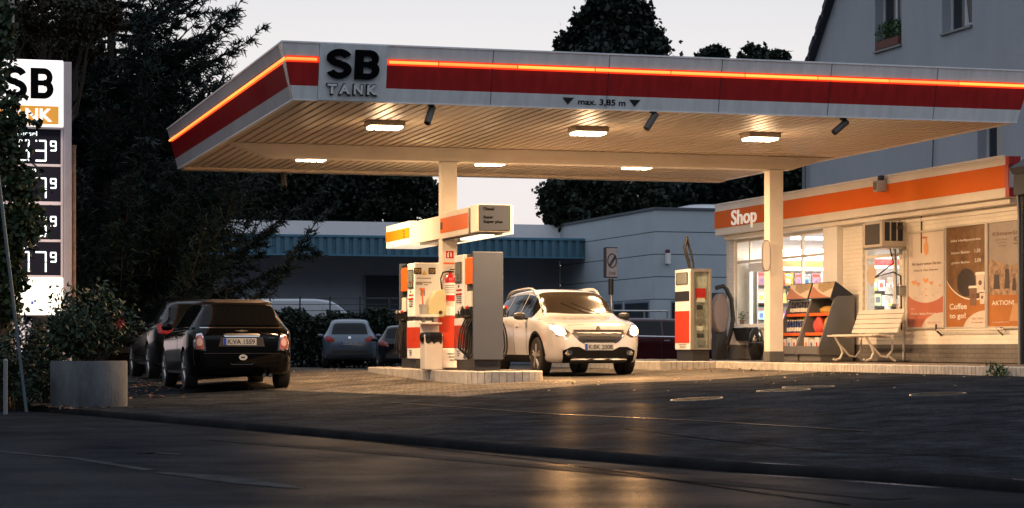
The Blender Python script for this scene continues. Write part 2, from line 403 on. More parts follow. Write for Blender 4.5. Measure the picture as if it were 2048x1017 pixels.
# channel drain between forecourt and sidewalk
def ribbon(name, mt, pix, w, lift=.004, kind='structure', sub=14):
    P = []
    for i in range(len(pix)-1):
        for k in range(sub):
            a = k/sub; P.append((pix[i][0]*(1-a)+pix[i+1][0]*a, pix[i][1]*(1-a)+pix[i+1][1]*a))
    P.append(pix[-1]); G = [Vector(gp(*p)) for p in P]; V = []
    for i, g in enumerate(G):
        d = (G[min(i+1, len(G)-1)] - G[max(i-1, 0)]); d.z = 0; d.normalize(); nrm = Vector((-d.y, d.x, 0))
        ww = w if not callable(w) else w(i/(len(G)-1))
        for s_ in (-1, 1):
            p = g + nrm*s_*ww/2; V.append((p.x, p.y, gz(p.x, p.y)+lift))
    Q = [(2*i, 2*i+1, 2*i+3, 2*i+2) for i in range(len(G)-1)]
    o = fastmesh(name, np.array(V), np.array(Q), mt); o['kind'] = kind; return o
drm = mat('drain_steel', (.03, .03, .03), .5, var=.4, vs=6, spec=0); matte_gloss(drm, .05, .35)
ribbon('drain_channel', mat('drain_steel', (.03, .03, .03), .5, .2, var=.4, vs=6, spec=.2), [(782, 806), (950, 818), (1100, 829), (1400, 843), (1740, 864)], .045, .006)
paint = mat('worn_road_paint', (.012, .013, .014), .7, vs=5, col2=(.055, .06, .065), spec=.05)
ribbon('road_marking', paint, [(-30, 902), (150, 918), (300, 942)], .10)
ribbon('road_marking', paint, [(310, 946), (420, 955), (480, 964), (605, 979)], lambda t: .02+.26*math.sin(math.pi*t)**.7)
ribbon('road_marking', paint, [(262, 909), (310, 907), (370, 911)], lambda t: .03+.16*math.sin(math.pi*t))
patch = mat('asphalt_patch', (.013, .0135, .014), .55, var=.3, vs=4, bump=.3, bs=60, spec=.02); matte_gloss(patch, .02, .4)
ribbon('asphalt_patch', patch, [(430, 880), (900, 918), (1400, 962), (1800, 1000)], lambda t: .25)
tar = mat('tar_seam', (.004, .004, .005), .35, spec=.0); matte_gloss(tar, .008, .4); matte_gloss(paint, .02, .4)
ribbon('tar_seam', tar, [(700, 880), (1100, 925), (1500, 985), (1700, 1012)], .03)
ribbon('tar_seam', tar, [(1250, 858), (1420, 880), (1660, 905), (2040, 918)], .025)
# manhole covers (ring + grid disc)
def manhole(px, py, r, label):
    X, Y, z = gp(px, py)
    root = empty('manhole_cover', (X, Y, z), label, 'manhole cover', 'manhole covers in the tarmac in front of the station')
    prof = [(r, -.004), (r, .012), (r*.93, .012), (r*.93, .004)]
    MB().lathe(prof, (X, Y, z), n=40).build('rim', mat('worn_iron', (.16, .15, .13), .45, .3, var=.3, vs=8), root, smooth=True)
    d = MB().lathe([(0.0001, .006), (r*.88, .006)], (X, Y, z), n=40)
    for i in range(-4, 5):
        w = math.sqrt(max(0, (r*.85)**2 - (i*r*.18)**2)); d.box(X-w, X+w, Y+i*r*.18-.01, Y+i*r*.18+.01, z+.0065, z+.011)
    d.build('cover', mat('cast_iron', (.016, .016, .016), .7, spec=.2), root)
    root.rotation_euler = (math.atan((gz(X, Y+.4)-gz(X, Y-.4))/.8), -math.atan((gz(X+.4, Y)-gz(X-.4, Y))/.8), 0)
manhole(1393, 800, .30, 'lone round manhole cover in the dark tarmac nearest the paved driveway')
manhole(1567, 782.5, .32, 'larger of the two adjoining manhole covers in front of the shop bench')
manhole(1617, 775.5, .32, 'manhole cover just behind another one, closest to the shop step')
manhole(1876, 790, .30, 'manhole cover in the tarmac in front of the poster wall')

# ------------------------------------------------------------------ CANOPY
CX0, CX1, CY0, CY1, ZB, ZT, LEAN = 5.2, 15.85, 28.25, 39.8, 3.87, 4.59, .17
canopy = empty('station_canopy', (8.94, 34.55, .2), 'flat white and red filling station canopy on two cream pillars with glowing orange neon line', 'canopy')
def zl(t): return ZB + (ZT-ZB)*t
def lf(t): return LEAN*t
JX = [8.0 + 1.9*k for k in range(-1, 5)]
def fascia(side, xa, xb, name):
    """bands of one fascia: grey bottom, red, neon casing, grey top"""
    def P(u, t, off=0):
        l = lf(t)+off
        if side == 'front': return (u, CY0-l, zl(t))
        if side == 'left': return (CX0-l, u, zl(t))
        if side == 'right': return (CX1+l, u, zl(t))
        return (u, CY1+l, zl(t))
    def band(nm, t0, t1, mt, off=0, ret=True):
        mb = MB()
        def ends(t):
            if side in ('front', 'back'): return (max(xa, CX0)-(lf(t)+off if xa <= CX0 else 0), min(xb, CX1)+(lf(t)+off if xb >= CX1 else 0))
            return (CY0-lf(t)-off, CY1+lf(t)+off)
        a0, b0 = ends(t0); a1, b1 = ends(t1)
        n = 6
        for i in range(n):
            f0, f1 = i/n, (i+1)/n
            p = [P(a0+(b0-a0)*f0, t0, off), P(a0+(b0-a0)*f1, t0, off), P(a1+(b1-a1)*f1, t1, off), P(a1+(b1-a1)*f0, t1, off)]
            mb.add(p, [(0,1,2,3)])
        return mb.build(nm, mt, canopy, weld=True)
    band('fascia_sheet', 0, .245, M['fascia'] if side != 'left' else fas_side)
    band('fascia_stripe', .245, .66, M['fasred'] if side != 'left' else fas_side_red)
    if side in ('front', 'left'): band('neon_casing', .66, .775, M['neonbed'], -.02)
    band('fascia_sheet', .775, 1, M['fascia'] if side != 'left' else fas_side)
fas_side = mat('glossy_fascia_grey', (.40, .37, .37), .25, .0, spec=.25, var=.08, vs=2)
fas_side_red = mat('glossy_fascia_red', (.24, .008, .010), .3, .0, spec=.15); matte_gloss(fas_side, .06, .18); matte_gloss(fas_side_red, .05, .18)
# front in two lengths, left and right of the sign panel
PX0, PX1 = 5.53, 6.44
fascia('front', CX0, CX1, 'f'); fascia('left', CY0, CY1, 'l'); fascia('right', CY0, CY1, 'r'); fascia('back', CX0, CX1, 'b')
# seams + top cap
for x in [5.53, 6.44, 7.9, 9.55, 11.2, 12.85, 14.5]:
    MB().quad((x-.004, CY0-.003, ZB), (x+.004, CY0-.003, ZB), (x+.004, CY0-LEAN-.003, ZT), (x-.004, CY0-LEAN-.003, ZT)).build('panel_seam', M['ink'], canopy)
for y in [30.2, 32.1, 34.0, 35.9, 37.8]:
    MB().quad((CX0-.003, y-.004, ZB), (CX0-.003, y+.004, ZB), (CX0-LEAN-.003, y+.004, ZT), (CX0-LEAN-.003, y-.004, ZT)).build('panel_seam', M['ink'], canopy)
l = LEAN
mb = MB(); mb.box(CX0-.05, CX1+.05, CY0-.05, CY1+.05, ZT-.14, ZT-.10); mb.build('roof', M['dark'], canopy)
mb = MB()
mb.box(CX0-l-.012, CX1+l+.012, CY0-l-.012, CY0-l+.05, ZT, ZT+.022); mb.box(CX0-l-.012, CX1+l+.012, CY1+l-.05, CY1+l+.012, ZT, ZT+.022)
mb.box(CX0-l-.012, CX0-l+.05, CY0-l+.052, CY1+l-.052, ZT, ZT+.022); mb.box(CX1+l-.05, CX1+l+.012, CY0-l+.052, CY1+l-.052, ZT, ZT+.022)
mb.build('edge_trim', M['fascia'], canopy)
mb = MB()   # lower lip of the fascia
mb.box(CX0-.004, CX1+.004, CY0-.004, CY0+.06, ZB-.012, ZB+.004); mb.box(CX0-.004, CX0+.06, CY0+.061, CY1+.004, ZB-.012, ZB+.004)
mb.box(CX1-.06, CX1+.004, CY0+.061, CY1+.004, ZB-.012, ZB+.004)
mb.build('lower_lip', M['fascia'], canopy)
# bright metal corner piece
mb = MB()
g = .004
mb.quad((CX0-g, CY0+.10, ZB), (CX0-g, CY0-g, ZB), (CX0-LEAN-g, CY0-LEAN-g, ZT), (CX0-LEAN-g, CY0-LEAN+.26, ZT))
mb.build('corner_plate', M['chrome'], canopy)
# neon tubes
NEON = [emis('neon_tube_glow_%s' % n, (1.0, g, .05), s_) for n, g, s_ in (('even', .30, 1.9), ('dim', .27, 1.55), ('warm', .33, 2.1))]
def P3(side, u, t, off): 
    return (u, CY0-lf(t)-off, zl(t)) if side == 'f' else (CX0-lf(t)-off, u, zl(t))
def tube_run(side, us):
    for a, b_ in zip(us[:-1], us[1:]):
        MB().tube([P3(side, a+.012, .715, .012), P3(side, b_-.012, .715, .012)], .019, 8).build('neon_tube', random.choice(NEON), canopy, smooth=True)
tn = lf(.715)
tube_run('f', [CX0-tn, 5.51]); tube_run('f', [6.46, 7.15, 8.25, 9.35, 10.45, 11.55, 12.65, 13.75, 14.85, CX1+tn])
tube_run('l', [CY0-tn, 30.5, 32.9, 35.3, 37.7, CY1+tn])
def heavy(ch, u0, u1, z0, z1, place, th, mt, parent, name='letters'):
    # heavy grotesque S and B drawn as thick strips, with real thickness
    mb = MB()
    def cell(q, k=0):      # q: 4 unit-square corners
        P = [(u0+a*(u1-u0), z0+b*(z1-z0)) for a, b in q]
        f = [place(u, z, th+k) for u, z in P]; r = [place(u, z, 0) for u, z in P]
        mb.add(f+r, [(0,1,2,3), (7,6,5,4), (0,4,5,1), (1,5,6,2), (2,6,7,3), (3,7,4,0)])
    if ch == 'B':
        cell([(0, 0), (.34, 0), (.34, 1), (0, 1)])
        for a, b in ((0, .20), (.43, .60), (.80, 1)): cell([(.3405, a), (.58, a), (.58, b), (.3405, b)])
        for cy, ro, ri, rx, rix, k in ((.70, .30, .10, .38, .12, .0005), (.315, .315, .115, .42, .13, 0)):
            n = 14
            for i in range(n):
                a0, a1 = -math.pi/2+math.pi*i/n, -math.pi/2+math.pi*(i+1)/n
                cell([(.5805+rix*math.cos(a0), cy+ri*math.sin(a0)), (.5805+rx*math.cos(a0), cy+ro*math.sin(a0)), (.5805+rx*math.cos(a1), cy+ro*math.sin(a1)), (.5805+rix*math.cos(a1), cy+ri*math.sin(a1))], k)
    else:
        C = []
        for i in range(22): t = R(12+258*i/21); C.append((.49+.34*math.cos(t), .715+.185*math.sin(t)+(.0 if t < math.pi else 0), t, .17, .10))
        for i in range(1, 22): t = R(90-258*i/21); C.append((.51+.34*math.cos(t), .295+.195*math.sin(t)+.04*0, t, .17, .105))
        pts = [Vector((c[0], c[1])) for c in C]; L_ = []; R_ = []
        for i, p in enumerate(pts):
            d = (pts[min(i+1, len(pts)-1)]-pts[max(i-1, 0)]).normalized(); n_ = Vector((-d.y, d.x))
            L_.append((p.x+n_.x*.155, p.y+n_.y*.105)); R_.append((p.x-n_.x*.155, p.y-n_.y*.105))
        for i in range(len(pts)-1): cell([L_[i], R_[i], R_[i+1], L_[i+1]])
    return mb.build(name, mt, parent)
# sign panel SB TANK
mb = MB(); mb.prism([(CY0-.03, ZB-.006), (CY0-lf(1)-.03, ZT+.004), (CY0-lf(1)+.02, ZT+.004), (CY0+.02, ZB-.006)], 'x', PX0, PX1)
sp = mb.build('sign_panel', M['fascia'], canopy)
def lean_text(s, x0, x1, z0, z1, mt, thick, bold, off=.035, name='letters', parent=None):
    o = text(s, 'y', x0, x1, z0, z1, CY0, mt, parent or sp, name, bold, 0)
    me = o.data
    for v in me.vertices:
        zz = v.co.z + root_loc(o.parent).z; v.co.y -= lf((zz-ZB)/(ZT-ZB)) + off
    sld = o.modifiers.new('s', 'SOLIDIFY'); sld.thickness = thick; sld.offset = 1 if False else 0
    return o
link = mat('letter_black', (.004, .004, .005), .7, spec=.05)
for ch_, a_, b_ in (('S', 5.62, 5.955), ('B', 6.0, 6.33)):
    heavy(ch_, a_, b_, 4.145, 4.52, lambda u, z, d: (u, CY0-lf((z-ZB)/(ZT-ZB))-.035-d, z), .05, link, sp)
for i_, (ch_, a_, b_) in enumerate([('T', 5.63, 5.78), ('A', 5.79, 5.96), ('N', 5.985, 6.13), ('K', 6.165, 6.325)]):
    lean_text(ch_, a_, b_, 3.935, 4.085, link, .03, .05, .05)
    lean_text(ch_, a_+.013, b_-.013, 3.948, 4.072, mat('letter_pale', (.8, .8, .8), .5), .02, .035, .075)
# clearance marking
def zat(X, py): return CZ + (HZ-py)/F*depth(X, CY0-.02)
xa, xb = pY(CY0, 1155)[0], pY(CY0, 1250)[0]
ct = lean_text('max. 3,85 m', xa, xb, 3.905, 4.0, link, .003, .018, .004, 'clearance_lettering', canopy)
for px in (1135, 1268):
    x = pY(CY0, px)[0]; mb = MB(); o_ = .006
    mb.add([(x-.085, CY0-lf(.19)-o_, zl(.19)), (x+.085, CY0-lf(.19)-o_, zl(.19)), (x, CY0-lf(.06)-o_, zl(.06))], [(0,2,1)]); mb.build('triangle_mark', M['ink'], canopy)
# ribbed soffit
def soffit(y0, y1):
    mb = MB(); x = CX0+.06; p = .158
    while x < CX1-.06-p*.5:
        x2 = min(x+p, CX1-.06)
        z = ZB
        mb.quad((x, y0, z), (x+p*.72, y0, z), (x+p*.72, y1, z), (x, y1, z))
        mb.quad((x+p*.72, y0, z), (x+p*.78, y0, z+.035), (x+p*.78, y1, z+.035), (x+p*.72, y1, z))
        mb.quad((x+p*.78, y0, z+.035), (x+p*.94, y0, z+.035), (x+p*.94, y1, z+.035), (x+p*.78, y1, z+.035))
        mb.quad((x+p*.94, y0, z+.035), (x+p, y0, z), (x+p, y1, z), (x+p*.94, y1, z+.035))
        x += p
    mb.build('soffit', M['soffit'], canopy, weld=True)
soffit(CY0+.06, CY1-.35)
mb = MB(); mb.box(CX0+.061, CX1-.061, CY1-.349, CY1-.01, ZB-.045, ZB+.06); mb.build('rear_channel', M['soffit'], canopy, bevel=.01)
BY = 34.55
mb = MB(); mb.prism([(CX0+.12, ZB-.004), (CX0+.75, ZB-.23), (CX1-.85, ZB-.23), (CX1-.12, ZB-.004)], 'y', BY-.14, BY+.14)
mb.build('beam', M['cream'], canopy, bevel=.008)
COLX = (8.94, 14.72)
for x in COLX:
    mb = MB(); z0 = .22 if x < 10 else .34
    mb.box(x-.125, x+.125, BY-.125, BY+.125, z0, ZB-.235); mb.box(x-.16, x+.16, BY-.16, BY+.16, ZB-.25, ZB-.236)
    mb.build('pillar', M['cream'], canopy, bevel=.012)
mb = MB(); mb.box(COLX[1]-.135, COLX[1]+.135, BY-.135, BY+.135, .345, .53); mb.build('pillar_foot', mat('grey_plinth', (.10, .10, .10), .8, var=.2), canopy)

# canopy lights (lit)
LX = [(7.0, 30.7), (10.1, 30.7), (12.9, 30.8), (7.0, 36.3), (10.15, 36.3), (12.85, 36.3)]
LL = ['canopy light nearest the SB TANK sign panel', 'canopy light right behind the max. 3,85 m marking', 'front row canopy light nearest the shop',
      'far row canopy light left of the first pillar', 'far row canopy light just right of the first pillar', 'far row canopy light in front of the second pillar, nearest the shop']
for (x, y), lab in zip(LX, LL):
    e_ = empty('canopy_light', (x, y, ZB), 'bright rectangular ' + lab, 'ceiling light', 'ceiling lights under the canopy')
    mb = MB(); mb.box(x-.26, x+.26, y-.20, y+.20, ZB-.075, ZB-.002); mb.box(x-.30, x+.30, y-.012, y+.012, ZB-.014, ZB-.003)
    mb.build('housing', M['soffit'], e_, bevel=.012)
    mb = MB()
    for k in range(4): mb.box(x-.235+k*.12, x-.125+k*.12, y-.17, y+.17, ZB-.112, ZB-.0755)
    mb.build('lens', M['lamp'], e_, bevel=.02)
    ld = bpy.data.lights.new('canopy_lamp', 'AREA'); ld.shape = 'RECTANGLE'; ld.size = .46; ld.size_y = .34; ld.energy = P_CANOPY; ld.color = WARM
    lo = bpy.data.objects.new('lamp_light', ld); COL.objects.link(lo); lo.parent = e_; lo.location = (0, 0, -.15)
    ld2 = bpy.data.lights.new('canopy_glow', 'POINT'); ld2.energy = P_CANOPY*.055; ld2.color = WARM; ld2.shadow_soft_size = .12
    lo = bpy.data.objects.new('lamp_glow', ld2); COL.objects.link(lo); lo.parent = e_; lo.location = (0, 0, -.34)

# security cameras under the canopy
def dome_cam(x, y, z, dirn, label):
    e_ = empty('security_camera', (x, y, z), label, 'security camera', 'security cameras under the canopy')
    d = Vector(dirn).normalized(); p = Vector((x, y, z-.10))
    MB().tube([(x, y, z-.001), (x, y, z-.03)], .05, 12).tube([(x, y, z-.03), tuple(p)], .02, 8).build('bracket', M['dark'], e_, smooth=True)
    MB().tube([tuple(p-d*.08), tuple(p+d*.19)], .05, 12).build('camera_body', mat('camera_grey', (.10, .09, .08), .5), e_, smooth=True)
    MB().tube([tuple(p+d*.191), tuple(p+d*.20)], .036, 12).build('lens', M['carglass'], e_)
def psoff(px, py, z=ZB-.1):
    Zc = (z-CZ)*F/(HZ-py); return pZ(Zc, px)
x, y = psoff(862, 224); dome_cam(x, y, ZB, (-.5, -.5, -1.2), 'dark security camera hanging between the SB TANK sign and the middle front light')
x, y = psoff(1306, 237); dome_cam(x, y, ZB, (-.7, -.2, -1.0), 'dark security camera hanging behind the fascia right of the max. 3,85 m marking')
x, y = psoff(1686, 250); dome_cam(x, y, ZB, (-1.0, -.1, -.8), 'grey security camera under the right part of the canopy nearest the house')
x, y = pY(CY1-.2, 567, 0)[0], CY1-.2; dome_cam(x, y, ZB-.05, (0, -.6, -1), 'small security camera at the rear left edge of the canopy')

# ------------------------------------------------------------------ KERBED ISLANDS
kerbst = mat('pale_kerb_stone', (.46, .43, .38), .75, var=.25, vs=7, bump=.3, bs=40)
ktop = brick_mat('island_top_paving', (.16, .13, .10), (.20, .16, .12), (.06, .05, .04), .2, .1, .8, .4, .01)
def island(name, outline, top, label, cat, closed=True, skip=()):
    """outline: ccw list of (x,y); kerb of upright stones around it"""
    cx = sum(p[0] for p in outline)/len(outline); cy = sum(p[1] for p in outline)/len(outline)
    root = empty(name, (cx, cy, gz(cx, cy)), label, cat)
    mb = MB(); n = len(outline); bw, gap, wd = .098, .010, .14
    core = []
    L = []
    for i in range(n):
        if i in skip: continue
        a, b_ = Vector(outline[i]), Vector(outline[(i+1) % n]); d = b_-a; ln = d.length
        if ln < .02: continue
        d /= ln; nr = Vector((d.y, -d.x))      # outward
        k = max(1, round(ln/(bw+gap))); st = ln/k
        for j in range(k):
            s0, s1 = j*st+gap/2, (j+1)*st-gap/2
            p0, p1 = a+d*s0, a+d*s1; q1, q0 = p1-nr*wd, p0-nr*wd
            m_ = (p0+p1)/2; zg = gz(m_.x, m_.y)-.05; ch = .012; jz = random.uniform(-.003, .003)
            v = [(p0.x, p0.y, zg), (p1.x, p1.y, zg), (q1.x, q1.y, zg), (q0.x, q0.y, zg),
                 (p0.x, p0.y, top-ch+jz), (p1.x, p1.y, top-ch+jz), (q1.x, q1.y, top+jz), (q0.x, q0.y, top+jz),
                 (p0.x-nr.x*ch, p0.y-nr.y*ch, top+jz), (p1.x-nr.x*ch, p1.y-nr.y*ch, top+jz)]
            mb.add(v, [(0,1,5,4), (4,5,9,8), (8,9,6,7), (1,2,6,9,5), (3,0,4,8,7), (2,3,7,6), (0,3,2,1)])
    mb.build('kerb_stones', kerbst, root)
    inner = []
    for i in range(n):
        p = Vector(outline[i]); a = Vector(outline[i-1]); c = Vector(outline[(i+1) % n])
        n1_ = (p-a).normalized(); n2_ = (c-p).normalized(); nn = (Vector((n1_.y, -n1_.x))+Vector((n2_.y, -n2_.x))).normalized()
        q = p-nn*.02; inner.append((q.x, q.y))
    MB().prism(inner, 'z', min(gz(*p) for p in outline)-.1, top-.012).build('top_paving', ktop, root)
    return root
def rrect(x0, x1, y0, y1, r, n=6):
    P = []
    for (cx, cy, a0) in ((x1-r, y0+r, -90), (x1-r, y1-r, 0), (x0+r, y1-r, 90), (x0+r, y0+r, 180)):
        for k in range(n+1): t = R(a0+90*k/n); P.append((cx+r*math.cos(t), cy+r*math.sin(t)))
    return P
IT = .245
island('pump_island', rrect(8.36, 9.56, 30.9, 38.4, .42), IT, 'raised pump island edged with pale upright kerb stones under the left pumps', 'pump island')
PT = .35
plat = [(14.0, 24.0), (17.6, 24.0), (17.6, 43), (13.25, 43), (13.25, 36.2), (14.3, 36.2), (14.3, 34.9), (14.0, 34.8)]
island('shop_step', plat, PT, 'raised step of pale upright kerb stones along the lit shop front', 'kerbed step')

# ------------------------------------------------------------------ FUEL PUMPS
grid_lab = mat('paper_label', (.70, .66, .58), .7)
def pump(X0, Yc, dirn, zb, label, nozzles=True):
    """cabinet near Yc on -dirn side, hose tower towards dirn. X0 = face towards -X. dirn = -1: tower nearer the camera"""
    w = .47
    root = empty('fuel_pump', (X0+w/2, Yc, zb), label, 'fuel pump', 'fuel pumps')
    ya, yb = (Yc-.58, Yc) if dirn < 0 else (Yc, Yc+.58)          # tower
    yc, yd = (Yc, Yc+.55) if dirn < 0 else (Yc-.55, Yc)          # cabinet
    H = 1.80; pl = .16
    MB().box(X0+.03, X0+w-.03, min(ya, yc)+.03, max(yb, yd)-.03, zb, zb+pl).build('plinth', M['dark'], root)
    mb = MB(); mb.box(X0, X0+w, yc+.004, yd-.004, zb+.88, zb+H); cab = mb.build('cabinet', M['white'], root, bevel=.012)
    mb = MB(); mb.box(X0+.008, X0+w-.008, yc+.01, yd-.01, zb+.81, zb+.878); mb.build('band', M['dark'], root)
    mb = MB(); mb.box(X0-.004, X0+w+.004, yc+.002, yd-.002, zb+pl, zb+.808); lp = mb.build('lower_panel', M['white'], root, bevel=.01)
    mb = MB(); mb.box(X0-.010, X0+w+.010, yc-.004, yd+.004, zb+.34, zb+.70); mb.build('red_panel', M['red'], root, bevel=.008)
    # display face towards -X
    xf = X0-.003
    ds = MB().box(xf-.012, X0+.01, yc+.10, yd-.10, zb+1.38, zb+1.68).build('display', M['screen'], root, bevel=.008)
    mb = MB(); mb.box(xf-.016, xf-.012, yc+.085, yd-.085, zb+1.37, zb+1.385); mb.box(xf-.016, xf-.012, yc+.085, yd-.085, zb+1.675, zb+1.69)
    mb.box(xf-.016, xf-.012, yc+.085, yc+.10, zb+1.386, zb+1.674); mb.box(xf-.016, xf-.012, yd-.10, yd-.085, zb+1.386, zb+1.674)
    mb.box(xf-.017, xf-.0125, (yc+yd)/2-.02, (yc+yd)/2+.02, zb+1.42, zb+1.50)
    mb.build('display_frame', M['ink'], ds)
    MB().box(xf-.004, X0, yc+.10, yd-.10, zb+1.17, zb+1.20).box(xf-.004, X0, yc+.10, yd-.14, zb+1.24, zb+1.262).build('red_label', M['redpaint'], root)
    MB().lathe([(0.0001, -.012), (.018, -.012), (.018, 0)], (X0, (yc+yd)/2, zb+1.31), 'x', 10).build('lock', M['ink'], root)
    mb = MB()
    for k in range(4): mb.box(xf-.002, X0, yc+.12, yd-.12-.03*(k % 2), zb+1.14-.03*k, zb+1.152-.03*k)
    mb.build('instruction_print', M['ink'], root)
    for k in range(3):
        mbp = MB().box(X0-.013, X0-.0105, (yc+yd)/2-.10+.02*k, (yc+yd)/2+.10-.02*k, zb+.29-.035*k, zb+.302-.035*k)
        mbp.build('base_print', M['ink'], root)
    # hose tower
    MB().box(X0+.06, X0+w-.06, ya+.03, yb-.002, zb+pl, zb+H+.0).build('hose_tower', M['black'], root)
    n = 3
    for side in (-1, 1):
        xs = X0+.03 if side < 0 else X0+w-.03
        st = (yb-ya-.10)/n
        for k in range(n):
            y0 = ya+.06+k*st
            MB().box(xs-.02, xs+.02, y0+.012, y0+st-.012, zb+1.33, zb+1.74).build('grade_sleeve', M['orange'] if nozzles else M['white'], root, bevel=.01)
        mb = MB().box(xs-.025, xs+.02, ya+.14, yb-.14, zb+.98, zb+1.22); mb.build('info_card', grid_lab, root)
        for k in range(4):
            y0 = ya+.07+k*(yb-ya-.14)/3.3
            sx = side
            nz = MB(); bx = xs+sx*.05
            nz.tube([(xs, y0, zb+.80), (bx, y0, zb+.86), (bx+sx*.05, y0, zb+.97)], [.022, .03, .018], 8)
            nz.tube([(bx+sx*.01, y0, zb+.84), (bx+sx*.08, y0, zb+.82), (bx+sx*.09, y0, zb+.92)], .012, 6)
            nzo = nz.build('nozzle', M['black'], root, smooth=True)
            MB().tube([(bx+sx*.045, y0, zb+.955), (bx+sx*.07, y0, zb+.985)], .026, 8).build('grip_cap', [M['redpaint'], M['cream'], M['black'], M['cream']][k], nzo, smooth=True)
            hp = []
            for j in range(15):
                tt = j/14
                hp.append((bx+sx*(.03+.10*math.sin(math.pi*tt))*1.0, y0+(.05*math.sin(3*tt+k)), zb+.82-(.62-.05*k)*math.sin(math.pi*(tt*.5))**1.0 if tt < .5 else zb+.82-(.62-.05*k)+(tt-.5)*.25*2 - .0))
            pts = [(xs, y0, zb+.84), (bx+sx*.05, y0+.02, zb+.62), (bx+sx*.08, y0+.03, zb+.38), (bx+sx*.06, y0+.05, zb+.24+.03*k), (bx, y0+.06, zb+.20+.03*k), (xs-sx*.01, y0+.08, zb+.34), (xs-sx*.03, y0+.09, zb+1.0)]
            sp_ = []
            for a in range(len(pts)-1):
                for q in range(4):
                    t_ = q/4; p0 = Vector(pts[max(a-1, 0)]); p1 = Vector(pts[a]); p2 = Vector(pts[a+1]); p3 = Vector(pts[min(a+2, len(pts)-1)])
                    sp_.append(.5*((2*p1)+(-p0+p2)*t_+(2*p0-5*p1+4*p2-p3)*t_*t_+(-p0+3*p1-3*p2+p3)*t_**3))
            MB().tube(sp_, .014, 6).build('hose', M['rubber'], root, smooth=True)
    # end cover of the tower
    ye = ya if dirn < 0 else yb
    mb = MB(); mb.box(X0-.005, X0+w+.005, ye-.02, ye+.028, zb+pl, zb+H+.02)
    mb.build('end_cover', mat('painted_grey_cover', (.070, .082, .108), .5, .1, var=.04), root, bevel=.012)
    return root, (yc, yd, X0, w, zb)
pB, iB = pump(8.69, 32.62, -1, IT, 'fuel pump nearest the camera with a tall plain grey end panel beside the white car')
pA, iA = pump(8.75, 36.62, 1, IT, 'fuel pump behind the first pillar with warning stickers on its white end')
# stickers on pump A's end face (faces -Y)
yf = iA[0]+.001
def panelY(name, px0, px1, py0, py1, Y, mt, parent, th=.004, off=0):
    x0 = pY(Y, px0)[0]; x1 = pY(Y, px1)[0]; xm = (x0+x1)/2; k = depth(xm, Y)/F
    return MB().box(x0, x1, Y-th-off, Y-off, CZ+(HZ-py1)*k, CZ+(HZ-py0)*k).build(name, mt, parent)
s_ = panelY('sticker', 828, 843, 536, 549, yf, M['ink'], pA)
panelY('sticker', 857, 871, 536, 549, yf, M['ink'], pA)
for a, b_ in ((829, 842), (858, 870)):
    x0 = pY(yf, a)[0]; x1 = pY(yf, b_)[0]; k = depth(x0, yf)/F
    text('STOP', 'y', x0+.01, x1-.01, CZ+(HZ-546)*k, CZ+(HZ-539)*k, yf-.008, M['yellow'], pA, 'sticker_lettering', 0, .001)
x0, z0 = pY(yf, 843.5, 550); x1, z1 = pY(yf, 853.5, 541)
MB().prism([(x0, z0), (x1, z0), ((x0+x1)/2, z1)], 'y', yf-.006, yf).build('warning_triangle', M['yellow'], pA)
for (a, b_, c, d) in ((834, 862, 556, 558), (832, 845, 564, 570), (846, 863, 564, 567), (848, 856, 569, 571)):
    panelY('printed_note', a, b_, c, d, yf, mat('faded_print', (.36, .30, .25), .7), pA)
panelY('red_notice', 818, 826, 565, 567, yf, M['redpaint'], pA)
panelY('poster_note', 841, 850, 577, 592, yf, mat('label_print', (.30, .27, .22), .7, var=.5, vs=40), pA)
# third pump (by the shop) : narrow display face and glazed hose side
X0, Yp, zb = 14.37, 37.3, PT
p3 = empty('fuel_pump', (X0+.3, Yp, zb), 'fuel pump by the shop with red front and glazed silver side, hose mast on top', 'fuel pump', 'fuel pumps')
x3a, x3b = pY(Yp, 1383)[0], pY(Yp, 1423)[0]
def z3(py): return CZ+(HZ-py)/F*depth((x3a+x3b)/2, Yp)
y3b = pX(x3a, 1350)[0]
yq = y3b
zt3 = z3(538)
MB().box(x3a+.03, x3b-.03, Yp+.03, yq-.03, zb, z3(701)).build('plinth', M['dark'], p3)
MB().box(x3a, x3b, Yp+.07, yq, z3(700), zt3).build('cabinet', M['white'], p3, bevel=.01)
mb = MB().box(x3a-.008, x3a, Yp+.10, yq-.02, z3(686), z3(622)); mb.build('red_panel', M['red'], p3)
mb = MB().box(x3a-.010, x3a, Yp+.10, yq-.02, z3(602), z3(582)); mb.build('card_reader', M['ink'], p3, bevel=.005)
ds = MB().box(x3a-.012, x3a, Yp+.20, yq-.12, z3(567), z3(545)).build('display', M['screen'], p3)
fr = MB(); fr.box(x3a-.016, x3a-.0125, Yp+.17, Yp+.20, z3(568), z3(544)); fr.box(x3a-.016, x3a-.0125, yq-.12, yq-.09, z3(568), z3(544)); fr.box(x3a-.016, x3a-.0125, Yp+.201, yq-.121, z3(568), z3(567)); fr.box(x3a-.016, x3a-.0125, Yp+.201, yq-.121, z3(545), z3(544)); fr.build('display_frame', M['ink'], ds)
for k in range(3):
    MB().box(x3a-.003, x3a, Yp+.25+.03*k, yq-.2-.03*k, z3(690+k*3.3), z3(689+k*3.3)).build('base_print', M['ink'], p3)
mb = MB(); mb.box(x3a, x3a+.055, Yp, Yp+.068, z3(700), zt3); mb.box(x3b-.05, x3b, Yp, Yp+.068, z3(700), zt3); mb.box(x3a+.056, x3b-.051, Yp, Yp+.068, zt3-.06, zt3); mb.box(x3a+.056, x3b-.051, Yp, Yp+.068, z3(700), z3(697))
mb.build('glazed_frame', M['steel'], p3, bevel=.006)
mb = MB()
for k, (a, b_) in enumerate(((1392, 1411), (1394, 1409))):
    pass
